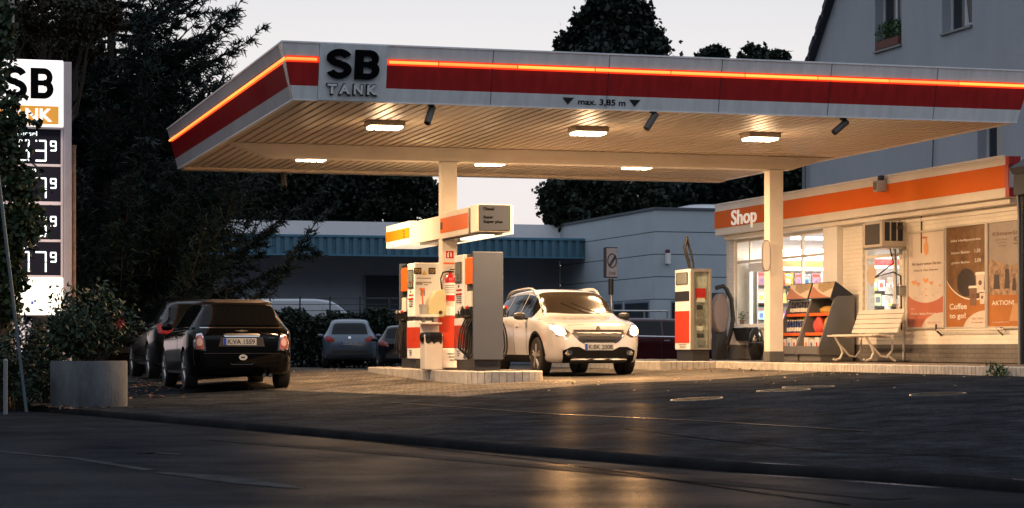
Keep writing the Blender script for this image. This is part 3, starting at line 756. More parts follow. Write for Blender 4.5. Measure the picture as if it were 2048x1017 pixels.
MB().box(x3a+.06, x3b-.055, Yp+.05, Yp+.066, z3(697), zt3-.065).build('back_plate', mat('painted_reflection_grey', (.50, .48, .43), .3, .3, var=.5, vs=6, stretch=(3, 1, 1)), p3)  # pale uneven grey of the plate paints in white reflections
MB().box(x3a+.06, x3b-.055, Yp+.012, Yp+.017, z3(697), zt3-.065).build('glass_pane', M['glass'], p3)
mb = MB().box(x3a+.10, x3b-.10, Yp+.03, Yp+.045, z3(600), z3(577)); mb.build('red_card', M['redpaint'], p3)
for k in range(7):
    z_ = z3(690)+k*.13
    MB().box(x3a+.12, x3b-.12-.02*(k % 3), Yp+.028, Yp+.048, z_, z_+.08).build('meter_box', [M['steel'], M['dark'], M['cream'], M['steel']][k % 4], p3)
pts = [(x3a+.05, Yp+.2, zt3), (x3a-.02, Yp+.2, zt3+.25), (x3a-.06, Yp+.2, zt3+.40), (x3a-.02, Yp+.2, zt3+.55), (x3a+.0, Yp+.2, zt3+.61)]
MB().tube(pts, [.03, .03, .035, .03, .02], 8).build('hose_mast', M['black'], p3, smooth=True)
MB().tube([(x3a-.01, Yp+.2, zt3+.60), (x3a+.10, Yp+.2, zt3+.22), (x3a+.05, Yp+.2, zt3+.14), (x3a-.02, Yp+.2, zt3+.28)], .013, 8).build('hose', M['rubber'], p3, smooth=True)
MB().tube([(x3a+.02, Yp+.24, zt3+.5), (x3a+.13, Yp+.24, zt3+.1), (x3a+.13, Yp+.24, zt3)], .02, 8).build('return_hose', M['rubber'], p3, smooth=True)

# clad base of the first pillar (same plane as pump fronts) + service things
x, y = COLX[0], BY
cl = empty('service_cabinet', (x, y-.25, IT), 'white service cabinet with red front panel at the foot of the first pillar', 'cabinet')
MB().box(x-.24, x+.2, y-.44, y-.14, IT+.02, IT+.34).build('base', M['white'], cl, bevel=.01)
MB().box(x-.24, x+.2, y-.44, y-.14, IT+.345, IT+.86).build('red_front', M['red'], cl, bevel=.01)
MB().box(x-.25, x+.21, y-.45, y-.14, IT+.865, IT+1.0).build('top', M['white'], cl, bevel=.01)
for k in range(3): MB().box(x-.12+.02*k, x+.10-.02*k, y-.444, y-.441, IT+.24-.05*k, IT+.255-.05*k).build('base_print', M['ink'], cl)
# pillar notices
nx = x; yf = y-.126
o = panelY('extinguisher_sign', 892, 907, 502, 517, yf, M['redpaint'], None, .008); tag(o, 'square red fire extinguisher sign with two white pictograms on the first pillar', 'sign')
x0, z0 = pY(yf-.01, 894, 515); x1, z1 = pY(yf-.01, 898, 504)
MB().tube([((x0+x1)/2, yf-.009, z0), ((x0+x1)/2, yf-.009, z1-.02)], .012, 6).tube([((x0+x1)/2, yf-.009, z1-.02), ((x0+x1)/2+.02, yf-.009, z1)], .006, 6).tube([((x0+x1)/2+.05, yf-.009, z0+.01), ((x0+x1)/2+.05, yf-.009, z1-.01)], .014, 6).build('pictogram', M['white'], o)
o = panelY('price_notice', 887, 908, 526, 548, yf, grid_lab, None, .006); tag(o, 'white notice sheet with an orange heading stuck on the first pillar above the extinguisher', 'notice')
x0, z0 = pY(yf, 887, 529); x1, z1 = pY(yf, 908, 525.6)
MB().box(x0, x1, yf-.009, yf-.0065, z0, z1).build('orange_heading', M['orange'], o)
for k in range(6): MB().box(x0+.02, x1-.03, yf-.008, yf-.0065, z0-.05-.03*k, z0-.045-.03*k).build('print_line', mat('faded_print', (.36, .30, .25), .7), o)
# vertical red lettering on the pillar's left face
o = text('SELBSTBEDIENUNG', 'x', y+.07, y-.07, 1.3, 1.9, x-.128, M['redpaint'], None, 'pillar_lettering') if False else None
# fire extinguisher
ex, ez = pY(yf-.10, 901, 603)[0], pY(yf-.10, 901, 603)[1]
fe = empty('fire_extinguisher', (ex, yf-.10, ez), 'red fire extinguisher with a white label and curved black hose hung on the first pillar', 'fire extinguisher')
MB().lathe([(.0001, 0), (.07, .0), (.085, .02), (.085, .36), (.07, .41), (.03, .44), (.03, .47), (.0001, .47)], (ex, yf-.10, ez), n=20).build('cylinder', M['redpaint'], fe, smooth=True)
MB().lathe([(.0865, .10), (.0865, .30)], (ex, yf-.10, ez), n=20).build('label', M['white'], fe, smooth=True)
mb = MB()
for k in range(5): mb.lathe([(.0875, .13+.03*k), (.0875, .14+.03*k)], (ex, yf-.10, ez), n=20)
mb.build('label_print', M['ink'], fe)
MB().box(ex-.05, ex+.06, yf-.12, yf-.08, ez+.47, ez+.50).box(ex-.01, ex+.09, yf-.115, yf-.085, ez+.51, ez+.53).build('valve', M['black'], fe, bevel=.006)
MB().tube([(ex-.03, yf-.10, ez+.49), (ex-.13, yf-.11, ez+.47), (ex-.17, yf-.11, ez+.36), (ex-.15, yf-.11, ez+.2), (ex-.10, yf-.12, ez+.06), (ex-.09, yf-.12, ez+.0)], .013, 8).build('hose', M['rubber'], fe, smooth=True)
# towel dispenser (yellowish tank)
tx = pY(BY-.6, 867)[0]; ty = BY-.62; tz = 1.08
td = empty('towel_dispenser', (tx, ty, tz), 'pale yellow rounded paper towel dispenser on a stand beside the trash bin', 'towel dispenser')
mb = MB(); prof = [(-.20, .03), (-.10, .0), (.16, .0), (.20, .05), (.20, .40), (.14, .46), (-.02, .42), (-.10, .30)]
mb.prism([(tx+a*.9, tz+b_) for a, b_ in prof], 'y', ty-.12, ty+.12); mb.build('tank', mat('yellowish_plastic', (.55, .50, .28), .35), td, bevel=.03)
MB().tube([(tx+.08, ty-.124, tz+.08), (tx+.08, ty-.135, tz+.08)], .03, 12).build('knob', M['ink'], td)
MB().box(tx-.02, tx+.06, ty-.05, ty+.05, IT, tz-.003).build('stand', M['steel'], td, bevel=.006)
# water bucket shelf
sx_ = pY(BY-.9, 850)[0]
wb = empty('squeegee_bucket', (sx_, BY-.8, IT+.88), 'small bucket with window squeegee standing on the white shelf by the first pillar', 'bucket')
MB().lathe([(.0001, 0), (.06, 0), (.075, .16), (.068, .16), (.055, .02)], (sx_, BY-.8, IT+.88), n=16).build('bucket', mat('grey_plastic', (.35, .35, .33), .5), wb, smooth=True)
MB().tube([(sx_, BY-.8, IT+.90), (sx_-.03, BY-.82, IT+1.28)], .011, 6).box(sx_-.06, sx_+.0, BY-.87, BY-.78, IT+1.27, IT+1.30).build('squeegee', M['orange'], wb)
sh = MB(); sh.box(sx_-.10, sx_+.22, BY-.95, BY-.66, IT+.84, IT+.876); o = sh.build('side_shelf', M['white'], None, bevel=.006); tag(o, 'small white shelf carrying the squeegee bucket left of the first pillar', 'shelf')
MB().box(sx_-.02, sx_+.03, BY-.80, BY-.75, IT-.01, IT+.838).build('shelf_post', M['steel'], o)
# trash bin
tbx, tby = pY(BY-1.05, 863)[0], BY-1.05
tb = empty('trash_bin', (tbx, tby, IT), 'cream metal trash bin with a black bag hanging over its rim on the pump island', 'trash bin')
MB().box(tbx-.15, tbx+.15, tby-.15, tby+.15, IT, IT+.56).build('bin_body', M['cream'], tb, bevel=.015)
MB().box(tbx-.15, tbx+.15, tby+.10, tby+.15, IT+.561, IT+.72).box(tbx-.17, tbx+.17, tby-.02, tby+.15, IT+.721, IT+.75).build('hood', M['cream'], tb, bevel=.01)
mb = MB(); n = 28; vs = []
for lev, (rr, zz) in enumerate([(.11, .60), (.175, .585), (.19, .53), (.185, .46), (.175, .43)]):
    for k in range(n):
        t_ = 2*math.pi*k/n; c_, s2 = math.cos(t_), math.sin(t_); q = (abs(c_)**4+abs(s2)**4)**-.25
        wob = 1+.05*math.sin(k*3.1+lev)+.03*math.sin(k*7.7)
        vs.append((tbx+c_*q*rr*wob*.92, tby+s2*q*rr*wob*.92, IT+zz+(.03*math.sin(k*2.3) if lev == 4 else 0)))
fs = [(i*n+k, i*n+(k+1) % n, (i+1)*n+(k+1) % n, (i+1)*n+k) for i in range(4) for k in range(n)]+[tuple(range(n))]
mb.add(vs, fs); mb.build('bin_bag', mat('bin_bag_black', (.01, .01, .011), .25), tb, smooth=True)

# ------------------------------------------------------------------ OVERHEAD PUMP SIGN
sgx, sgy = 9.0, 34.6
sg = empty('pump_sign', (sgx, sgy, 2.35), 'long lit cream and orange sign box around the first pillar reading Diesel, Super, Super plus', 'sign')
zt_, zb_ = 2.77, 2.37
MB().box(8.80, 9.22, 32.62, 36.2, zb_+.01, zt_-.01).build('spine', M['cream'], sg, bevel=.01)
eb = MB().box(8.75, 9.285, 32.0, 32.42, zb_-.0, zt_+.02).build('end_box', M['cream'], sg, bevel=.008)
MB().box(8.765, 9.27, 31.985, 31.997, zb_+.02, zt_+.01).build('end_panel', mat('grey_sign_panel', (.05, .057, .075), .6, spec=.05), sg, bevel=.004)
def sgz(py): return CZ+(HZ-py)/F*depth(9, 31.98)
text('Diesel', 'y', pY(31.98, 967)[0], pY(31.98, 988)[0], sgz(421), sgz(415), 31.981, link, sg, 'lettering', .022, .002)
text('Super', 'y', pY(31.98, 967)[0], pY(31.98, 987)[0], sgz(439), sgz(431.5), 31.981, link, sg, 'lettering', .022, .002)
text('Super plus', 'y', pY(31.98, 967)[0], pY(31.98, 1005)[0], sgz(448), sgz(440.5), 31.981, link, sg, 'lettering', .022, .002)
MB().box(9.29, 9.32, 32.0, 36.2, zb_-.03, zt_).build('right_light_panel', emis('sign_white_lit', (1.0, .82, .60), 1.1), sg)
MB().box(9.321, 9.326, 31.99, 36.2, zb_+.12, zt_-.12).build('right_stripe', emis('sign_orange_lit', (1.0, .16, .03), .8), sg)
fr = MB().box(8.775, 8.798, 32.64, 34.45, zb_, zt_+.015).build('side_panel', M['cream'], sg, bevel=.004)
MB().box(8.77, 8.7745, 32.66, 34.40, zb_+.09, zt_-.07).build('orange_stripe', M['red'] if False else mat('sign_orange', (.78, .15, .02), .4), sg)
MB().box(8.765, 8.80, 32.50, 32.60, zb_-.0, zt_+.0).build('joint_post', M['steel'], sg)
text('1', 'x', pX(8.77, 881)[0], pX(8.77, 885)[0], 2.52, 2.64, 8.768, M['ink'], sg, 'lettering', .01, .002)
MB().box(8.70, 9.30, 36.25, 38.05, zb_-.0, zt_).build('light_box', emis('sign_white_bright', (1.0, .84, .62), .8), sg, bevel=.01)
MB().box(8.693, 8.699, 36.25, 38.05, zb_+.11, zt_-.11).build('yellow_stripe', emis('sign_yellow_lit', (1.0, .27, .01), .28), sg)
mb = MB()
for k in range(3): mb.box(8.688, 8.692, 36.6, 36.66, 2.50+k*.05, 2.53+k*.05)
mb.build('small_print', M['ink'], sg)
MB().box(8.82, 9.2, 32.2, 36.0, zb_-.03, zb_+.009).build('underside', M['steel'], sg)
MB().box(8.9, 9.1, 32.3, 33.6, zb_-.055, zb_-.031).build('lower_tube', emis('sign_tube', (1, .8, .55), 3), sg)

# ------------------------------------------------------------------ SHOP
SX = 17.0
wallb = brick_mat('white_painted_brick', (.76, .72, .64), (.79, .75, .67), (.68, .64, .56), .24, .075, .7, .6, .006, axes='YZ', var=.08)
shop = empty('shop_building', (19.3, 36.2, PT), 'low white painted brick station shop with orange fascia band lettered Shop and lit windows', 'shop')
WA0, WA1, WAz0, WAz1 = 37.30, 42.0, 1.02, 2.82       # window A
WB0, WB1, WBz0, WBz1 = 34.38, 35.84, .82, 2.80       # window B
mb = MB(); x0, x1 = SX, SX+.24
mb.box(x0, x1, 29.6, WB0, PT+.30, 2.9)
mb.box(x0, x1, WB0, WB1, PT+.30, WBz0); mb.box(x0, x1, WB0, WB1, WBz1, 2.9)
mb.box(x0, x1, WB1, WA0, PT+.30, 2.9)
mb.box(x0, x1, WA0, WA1, PT+.30, WAz0); mb.box(x0, x1, WA0, WA1, WAz1, 2.9)
mb.box(x0, x1, WA1, 42.3, PT+.30, 2.9)
mb.build('wall', wallb, shop)
mb = MB(); mb.box(x0-.006, x1, 29.6, 42.3, PT, PT+.298); mb.build('plinth', brick_mat('grey_plinth_brick', (.13, .12, .11), (.15, .14, .13), (.08, .08, .08), .24, .075, .8, .5, .006, axes='YZ'), shop)
mb = MB(); mb.box(x0-.12, x0-.002, WA0-.62, WA0+.0, PT+.02, 2.88); mb.build('pier', M['white'], shop, bevel=.01)
# interior shell
mb = MB()
mb.box(22.0, 22.1, 31, 42.2, PT, 3.0); mb.box(x1+.001, 21.99, 30.9, 31.0, PT, 3.0); mb.box(x1+.001, 21.99, 42.1, 42.2, PT, 3.0)
mb.build('inner_wall', mat('inner_white', (.75, .72, .70), .6), shop)
MB().box(x1+.001, 21.99, 31.01, 42.09, PT-.02, PT+.01).build('shop_floor', mat('shop_floor_tile', (.35, .33, .30), .3), shop)
MB().box(x1+.001, 21.99, 31.01, 42.09, 2.95, 3.0).build('ceiling', mat('inner_white', (.75, .72, .70), .6), shop)
MB().box(SX-.05, 22.2, 30.2, 42.35, 3.01, 3.2).build('roof', M['dark'], shop)
MB().box(SX+.0, 22.2, 42.36, 42.40, 0.3, 3.2).build('end_wall', wallb, shop)
# fascia
fx = 16.7
fz = [2.83, 2.93, 3.07, 3.42, 3.55]
MB().box(fx+.12, SX+.1, 30.2, 42.1, fz[0], fz[1]-.012).build('fascia_soffit', M['cream'], shop, bevel=.01)
MB().box(fx, SX-.01, 30.12, 42.3, fz[1]-.01, fz[4]).build('fascia', mat('fascia_cream', (.74, .68, .58), .45, var=.06, vs=1.2, stretch=(1, 1, .3)), shop, bevel=.01)
MB().box(fx-.012, fx-.002, 30.12, 42.3, fz[2], fz[3]).build('orange_band', mat('shop_orange', (.74, .115, .006), .55, col2=(.66, .15, .008), vs=.5, spec=.15), shop)
MB().box(fx-.02, fx, 30.12, 42.3, fz[4]+.001, fz[4]+.03).build('coping', M['cream'], shop)
mb = MB()
for y in (33.3, 36.4, 39.5): mb.box(fx-.014, fx-.0125, y-.006, y+.006, fz[2], fz[3])
for y, w_ in ((37.9, .5),):
    pass
y0 = pX(fx, 1465)[0]; y1 = pX(fx, 1515)[0]
def szf(Y, py): return CZ+(HZ-py)/F*depth(fx, Y)
text('Shop', 'x', y0, y1, szf(41, 455)-.04, szf(41, 418)-.02, fx-.024, emis('shop_letters', (1, .92, .72), .35), shop, 'letters', .012, .016)
MB().box(fx-.013, fx-.003, 30.0, 30.119, fz[2], fz[3]).box(fx, fx+.2, 30.0, 30.118, fz[1], fz[2]-.002).box(fx, fx+.2, 30.0, 30.118, fz[3]+.002, fz[4]).build('fascia_return', M['fasred'], shop)
# window frames
def frame(parent, Y0, Y1, Z0, Z1, vs_, hs_, name='window', w=.055, x=SX+.05):
    mb = MB(); d0, d1 = x, x+.07
    mb.box(d0, d1, Y0, Y0+w, Z0, Z1); mb.box(d0, d1, Y1-w, Y1, Z0, Z1); mb.box(d0, d1, Y0+w+.001, Y1-w-.001, Z0, Z0+w); mb.box(d0, d1, Y0+w+.001, Y1-w-.001, Z1-w, Z1)
    for v in vs_: mb.box(d0+.002, d1-.002, v-w/2, v+w/2, Z0+w, Z1-w)
    for (h, a, b_) in hs_: mb.box(d0+.004, d1-.004, a, b_, h-w/2, h+w/2)
    o = mb.build(name, M['cream'], parent, bevel=.004)
    MB().box(d0+.03, d0+.036, Y0+w, Y1-w, Z0+w, Z1-w).build('glass_pane', M['glass'], o)
    return o
yv1 = pX(SX, 1494)[0]; yv2 = pX(SX, 1531)[0]; yv3 = pX(SX, 1598)[0]
wA = frame(shop, WA0, WA1, WAz0, WAz1, [yv1, yv2, yv3], [(2.36, WA0, WA1)])
MB().box(SX-.05, SX+.049, WA0-.02, WA1+.02, WAz0-.045, WAz0-.002).build('sill', M['white'], wA, bevel=.006)
# white shutter header of the night window
MB().box(SX+.02, SX+.048, yv2+.05, yv1-.04, 2.14, 2.31).build('night_window_header', M['white'], wA)
MB().box(SX+.02, SX+.048, yv1-.09, yv1-.04, WAz0+.05, 2.139).build('night_window_rail', M['cream'], wA)
wB = frame(shop, WB0, WB1, WBz0, WBz1, [pX(SX, 1782)[0]], [(2.22, WB0, WB1)])
MB().box(SX+.03, SX+.049, WB0+.05, WB1-.05, WBz0+.05, WBz0+.32).build('grey_board', mat('board_grey', (.20, .18, .16), .6), wB)
MB().box(SX-.035, SX-.002, WB0-.05, WB1+.05, WBz1+.0, WBz1+.04).build('lintel', M['cream'], shop)
# poster window sticker circle
MB().tube([(SX+.028, pX(SX, 1740)[0], 1.9), (SX+.0285, pX(SX, 1740)[0], 1.9)], .19, 24).build('round_sticker', mat('sticker_cream', (.62, .50, .38), .5), wB)
# wall trims
MB().box(SX-.03, SX-.001, 29.6, 34.2, 2.74, 2.80).build('wall_trim', M['cream'], shop, bevel=.005)
MB().tube([(SX-.02, 34.16, PT+.02), (SX-.02, 34.16, 2.6)], .022, 8).build('downpipe', M['cream'], shop)
MB().tube([(SX-.02, pX(SX, 1845)[0], 2.2), (SX-.02, pX(SX, 1845)[0], 2.88)], .012, 6).build('cable_duct', M['dark'], shop)
# corner box at the left end with tap
MB().box(SX-.16, SX-.002, 41.35, 42.25, PT+.30, 1.0).box(SX-.16, SX-.002, 41.35, 42.25, PT, PT+.298, 1).build('corner_box', [M['white'], mat('grey_plinth', (.10, .10, .10), .8, var=.2)], shop, bevel=.01)
o = MB().lathe([(.0001, -.03), (.07, -.03), (.07, 0)], (SX-.16, 41.9, .62), 'x', 14).tube([(SX-.19, 41.9, .64), (SX-.19, 41.9, .80)], .015, 6).build('water_tap', mat('brass', (.35, .2, .08), .35, .8), None); tag(o, 'small round brass tap on the white corner box at the far end of the shop', 'tap')

# interior lights (lit)
for (x, y, lab) in ((18.5, 40.9, 'lit ceiling tube seen through the large shop window'), (18.9, 37.6, 'lit ceiling tube behind the window under the air conditioner'), (20.2, 34.5, 'lit ceiling tube deep inside the near end of the shop')):
    t_ = empty('ceiling_tube', (x, y, 2.9), lab, 'ceiling light', 'ceiling tubes inside the shop')
    MB().box(x-.7, x+.7, y-.07, y+.07, 2.86, 2.949).build('housing', M['white'], t_)
    MB().box(x-.68, x+.68, y-.05, y+.05, 2.80, 2.859).build('tube', emis('shop_tube', (1.0, .80, .92), 7), t_)
    ld = bpy.data.lights.new('shop_lamp', 'AREA'); ld.shape = 'RECTANGLE'; ld.size = 1.4; ld.size_y = .4; ld.energy = 330; ld.color = (1, .80, .70)
    lo = bpy.data.objects.new('tube_light', ld); COL.objects.link(lo); lo.parent = t_; lo.location = (0, 0, -.12)
pal = [(.75, .7, .66), (.55, .08, .06), (.08, .16, .45), (.75, .5, .08), (.3, .4, .2), (.6, .3, .35), (.8, .8, .78), (.1, .1, .12), (.45, .25, .5), (.3, .5, .55)]
GM = [mat('goods_colour_%s' % 'abcdefghij'[i], c, .45, var=.35, vs=14) for i, c in enumerate(pal)]
random.seed(3)
protos = []
for i in range(10):
    o = MB().box(-.10, .10, -.01, .01, 0, .27).box(-.08, .08, -.0115, -.0105, .19, .24, 1).box(-.06, .03, -.0115, -.0105, .04, .14, 2)
    protos.append(o.build('magazine', [GM[i], GM[(i+6) % 10], GM[(i+3) % 10]], None, origin=(0, 0, 0)))
used = set()
def put(protos, loc, rot, label, cat, grp, scale=1):
    i = random.randrange(len(protos)); p = protos[i]
    if id(p) in used: o = copy_tree(p)
    else: o = p; used.add(id(p))
    o.location = loc; o.rotation_euler = rot; o.scale = (scale,)*3
    tag(o, label, cat, grp); return o
def shelf(x0, x1, y, zs, label, dep=.32):
    """rack facing -Y, its front at y"""
    e_ = empty('shelf_unit', ((x0+x1)/2, y, PT+.011), label, 'shelf', 'shelf units inside the shop')
    MB().box(x0, x1, y+dep, y+dep+.03, PT+.011, max(zs)+.36).build('back_panel', mat('shelf_back', (.70, .66, .62), .6), e_)
    for z in zs: MB().box(x0+.01, x1-.01, y, y+dep-.002, z-.035, z).build('board', M['dark'], e_)
    MB().box(x0-.03, x0-.001, y, y+dep, PT+.011, max(zs)+.36).build('side_panel', M['steel'], e_); MB().box(x1+.001, x1+.03, y, y+dep, PT+.011, max(zs)+.36).build('side_panel', M['steel'], e_)
    return e_
shelf(17.36, 19.3, 41.55, [.75, 1.17, 1.52, 1.88], 'wide magazine rack with lit tiers on the far end wall of the shop')
for z in (1.17, 1.52, 1.88):
    x = 17.47
    while x < 19.25:
        put(protos, (x, 41.60+random.uniform(0, .05), z), (R(-8), 0, R(random.uniform(-6, 6))), 'magazine on the lit rack at the far end of the shop', 'magazine', 'magazines in the shop rack', random.uniform(.9, 1.12)); x += random.uniform(.17, .23)
boxes = []
for i in range(6):
    boxes.append(MB().box(-.06, .06, -.05, .05, 0, .2).box(-.045, .045, -.052, -.0505, .05, .15, 1).build('goods_packet', [GM[(i*3+1) % 10], GM[(i+6) % 10]], None, origin=(0, 0, 0)))
shelf(18.2, 20.0, 39.0, [.75, 1.1, 1.42, 1.72], 'sweets shelf seen through the window under the air conditioner')
for z in (.75, 1.1, 1.42, 1.72):
    x = 18.3
    while x < 19.9:
        put(boxes, (x, 39.07, z), (0, 0, R(random.uniform(-5, 5))), 'small packet on the sweets shelf behind the window under the air conditioner', 'packet', 'goods on the sweets shelf', random.uniform(.7, 1.2)); x += random.uniform(.12, .17)
o = MB().box(17.36, 19.4, 41.3, 41.4, 2.40, 2.62).build('shelf_header', emis('header_white', (1, .90, .80), .75), None); tag(o, 'lit white header board above the magazine rack', 'header board')
MB().box(17.36, 19.4, 41.27, 41.298, 2.26, 2.38).build('orange_line', mat('orange_dim', (.35, .05, .005), .6), o)
MB().box(17.36, 19.4, 41.28, 41.299, 2.18, 2.25).build('white_line', emis('header_white', (1, .90, .80), .75), o)
o = MB().box(18.2, 19.9, 38.8, 38.9, 2.15, 2.40).build('shelf_header', M['white'], None); tag(o, 'white header board with a red strip above the sweets shelf', 'header board')
MB().box(18.3, 19.3, 38.79, 38.799, 2.2, 2.33).build('red_strip', M['redpaint'], o)
for o in protos+boxes:
    if id(o) not in used: bpy.data.objects.remove(o)
# spinner rack of small cards near window B
cx_, cy_ = 17.95, 36.5
sr = empty('card_spinner', (cx_, cy_, PT+.011), 'wire card spinner full of white cards just behind the window under the air conditioner', 'card rack')
MB().tube([(cx_, cy_, PT+.02), (cx_, cy_, 1.9)], .02, 8).lathe([(.0001, 0), (.2, 0), (.2, .03), (.0001, .03)], (cx_, cy_, PT+.012)).build('stand', M['steel'], sr)
mb = MB()
for k in range(40):
    a = random.uniform(0, 6.28); z = .9+.17*(k//7); c_, s2 = math.cos(a)*.16, math.sin(a)*.16
    dx, dy = -math.sin(a)*.05, math.cos(a)*.05
    mb.quad((cx_+c_-dx, cy_+s2-dy, z), (cx_+c_+dx, cy_+s2+dy, z), (cx_+c_*1.1+dx, cy_+s2*1.1+dy, z+.14), (cx_+c_*1.1-dx, cy_+s2*1.1-dy, z+.14))
mb.build('cards', GM[6], sr)['kind'] = 'stuff'

# ---- posters
def zX(Y, py, x=SX): return CZ+(HZ-py)/F*depth(x, Y)
def poster(pxl, pxr, pyt, pyb, label):
    ya = pX(SX-.03, pxl)[0]; yb = pX(SX-.03, pxr)[0]   # ya far, yb near
    z1 = zX(ya, pyt); z0 = zX(ya, pyb)
    e_ = empty('poster_frame', (SX-.03, (ya+yb)/2, z0), label, 'poster', 'framed posters on the shop wall')
    w = .035; x0, x1 = SX-.045, SX-.002
    mb = MB(); mb.box(x0, x1, yb, yb+w, z0, z1); mb.box(x0, x1, ya-w, ya, z0, z1); mb.box(x0, x1, yb+w+.001, ya-w-.001, z0, z0+w); mb.box(x0, x1, yb+w+.001, ya-w-.001, z1-w, z1)
    mb.build('frame', M['alu'] if False else mat('poster_alu', (.60, .56, .50), .4, .3), e_, bevel=.004)
    def UV(u, v): return (ya-w-(ya-yb-2*w)*u, z0+w+(z1-z0-2*w)*v)
    return e_, UV
def pshape(e_, UV, poly, mt, lvl, name):
    mb = MB(); x = SX-.018-.0012*lvl; mb.add([(x, *UV(u, v)) for u, v in poly], [tuple(range(len(poly)))]); return mb.build(name, mt, e_)
def ptext(e_, UV, s, u0, u1, v0, v1, mt, lvl, bold=.01, name='poster_lettering'):
    a, b_ = UV(u0, v0), UV(u1, v1)
    return text(s, 'x', a[0], b_[0], a[1], b_[1], SX-.018-.0012*lvl, mt, e_, name, bold, 0)
sq = [(0, 0), (1, 0), (1, 1), (0, 1)]
def arc(cx, cy, rx, ry, a0, a1, n=24): return [(cx+rx*math.cos(R(a0+(a1-a0)*i/n)), cy+ry*math.sin(R(a0+(a1-a0)*i/n))) for i in range(n+1)]
pcream = mat('print_cream', (.66, .58, .50), .35, var=.05, vs=3); psal = mat('print_salmon', (.52, .16, .09), .35, var=.1)
porg = mat('print_orange', (.42, .155, .03), .35, var=.12); pink_ = mat('print_brown_ink', (.16, .09, .06), .4); pwh = mat('print_white', (.80, .76, .68), .35)
pout = mat('print_light_orange', (.72, .33, .13), .35)
# poster 1
e1, UV = poster(1814, 1889.5, 465, 659, 'pale framed poster with small orange hearts and a salmon foot, beside the bench')
pshape(e1, UV, sq, pcream, 0, 'sheet')
top = arc(.5, .60, .78, .345, 215, 325)
pshape(e1, UV, [(0, 0), (1, 0)]+[(u, v) for u, v in reversed([(max(0, min(1, p[0])), p[1]) for p in top])], psal, 1, 'salmon_field')
c_ = [(min(1, p[0]), p[1]) for p in arc(1.0, -.02, .62, .17, 90, 180, 14)]
pshape(e1, UV, [(1, 0)]+[(u, max(0, v)) for u, v in c_], pcream, 2, 'round_corner')
def heart(cu, cv, s_):
    return [(cu+s_*(16*math.sin(t)**3)/16, cv+s_*.42*(13*math.cos(t)-5*math.cos(2*t)-2*math.cos(3*t)-math.cos(4*t))/16) for t in [2*math.pi*i/20 for i in range(20)]]
for (u, v, s_) in ((.16, .475, .07), (.28, .455, .055), (.49, .49, .08), (.64, .46, .055), (.88, .43, .03), (.5, .40, .025), (.2, .31, .022), (.5, .33, .03), (.38, .35, .025), (.82, .36, .02), (.44, .37, .02), (.7, .33, .02)):
    pshape(e1, UV, heart(u, v, s_), pout, 3, 'heart')
pshape(e1, UV, [(.44, .80), (.44, .86), (.48, .90), (.48, .94), (.52, .94), (.52, .90), (.56, .86), (.56, .78), (.50, .75)], pout, 3, 'bottle_print')
pshape(e1, UV, [(.36, .93), (.42, .96), (.56, .945), (.52, .935), (.42, .935)], psal, 4, 'ribbon_print')
ptext(e1, UV, 'Ab heute tanken Sie bei', .10, .90, .655, .685, pink_, 4, .004)
ptext(e1, UV, 'Oma & Opa Kaimes.', .16, .84, .585, .612, pink_, 4, .004)
ptext(e1, UV, 'Ihre', .09, .17, .185, .205, pwh, 4, .004)
ptext(e1, UV, 'Maria, Sabia Kaimes', .08, .78, .125, .152, pwh, 4, .012)
ptext(e1, UV, '0221 66 01 112', .55, .92, .035, .052, psal, 4, .002)
# poster 2
e2, UV = poster(1891, 1973, 453, 659, 'brown framed poster reading Coffee to go! with paper cups')
pbrown = mat('print_coffee_brown', (.09, .05, .022), .35, col2=(.27, .14, .045), vs=4.5); pshape(e2, UV, sq, pbrown, 0, 'sheet')
f_ = [(max(0, min(1, p[0])), p[1]) for p in arc(.72, .62, .80, .345, 205, 300)]
pshape(e2, UV, [(0, 0), (1, 0), (1, .26)]+[(u, v) for u, v in reversed(f_)]+[(0, .36)], pwh, 1, 'white_swoosh')
pshape(e2, UV, [(0, 0), (1, 0), (1, .245)]+[(u, v-.014) for u, v in reversed(f_)]+[(0, .345)], porg, 2, 'orange_field')
pshape(e2, UV, arc(.50, .44, .23, .14, 0, 360, 28)[:-1], mat('print_dark_bean', (.05, .035, .025), .35, var=.5, vs=9), 3, 'dark_bun_print')
pshape(e2, UV, [(1, 0)]+[(min(1, p[0]), max(0, p[1])) for p in arc(1.05, -.03, .62, .19, 90, 180, 14)], pcream, 3, 'round_corner')
def cup(e_, UV, cu, cv, w, h, mt):
    pshape(e_, UV, [(cu-w*.38, cv), (cu+w*.38, cv), (cu+w*.5, cv+h), (cu-w*.5, cv+h)], mt, 5, 'cup_print')
    pshape(e_, UV, [(cu-w*.58, cv+h), (cu+w*.58, cv+h), (cu+w*.5, cv+h*1.14), (cu-w*.5, cv+h*1.14)], pwh, 6, 'cup_lid_print')
    pshape(e_, UV, arc(cu, cv+h*.55, w*.2, h*.14, 0, 360, 12)[:-1], pink_, 6, 'cup_mark_print')
cup(e2, UV, .86, .33, .22, .18, pcream); cup(e2, UV, .68, .21, .20, .17, mat('print_cup_brown', (.22, .12, .07), .35)); cup(e2, UV, .91, .22, .14, .12, pcream)
ptext(e2, UV, 'Alle Heißgetränke:', .10, .88, .845, .875, pwh, 4, .008)
ptext(e2, UV, 'kleiner Becher', .12, .60, .73, .755, pwh, 4, .004); ptext(e2, UV, '1,50', .72, .86, .725, .765, pwh, 4, .008)
ptext(e2, UV, 'großer Becher', .12, .60, .625, .655, pwh, 4, .004); ptext(e2, UV, '2,00', .72, .88, .63, .67, pwh, 4, .008)
ptext(e2, UV, 'Coffee', .07, .52, .175, .235, pwh, 4, .02); ptext(e2, UV, 'to go!', .07, .49, .07, .14, pwh, 4, .02)
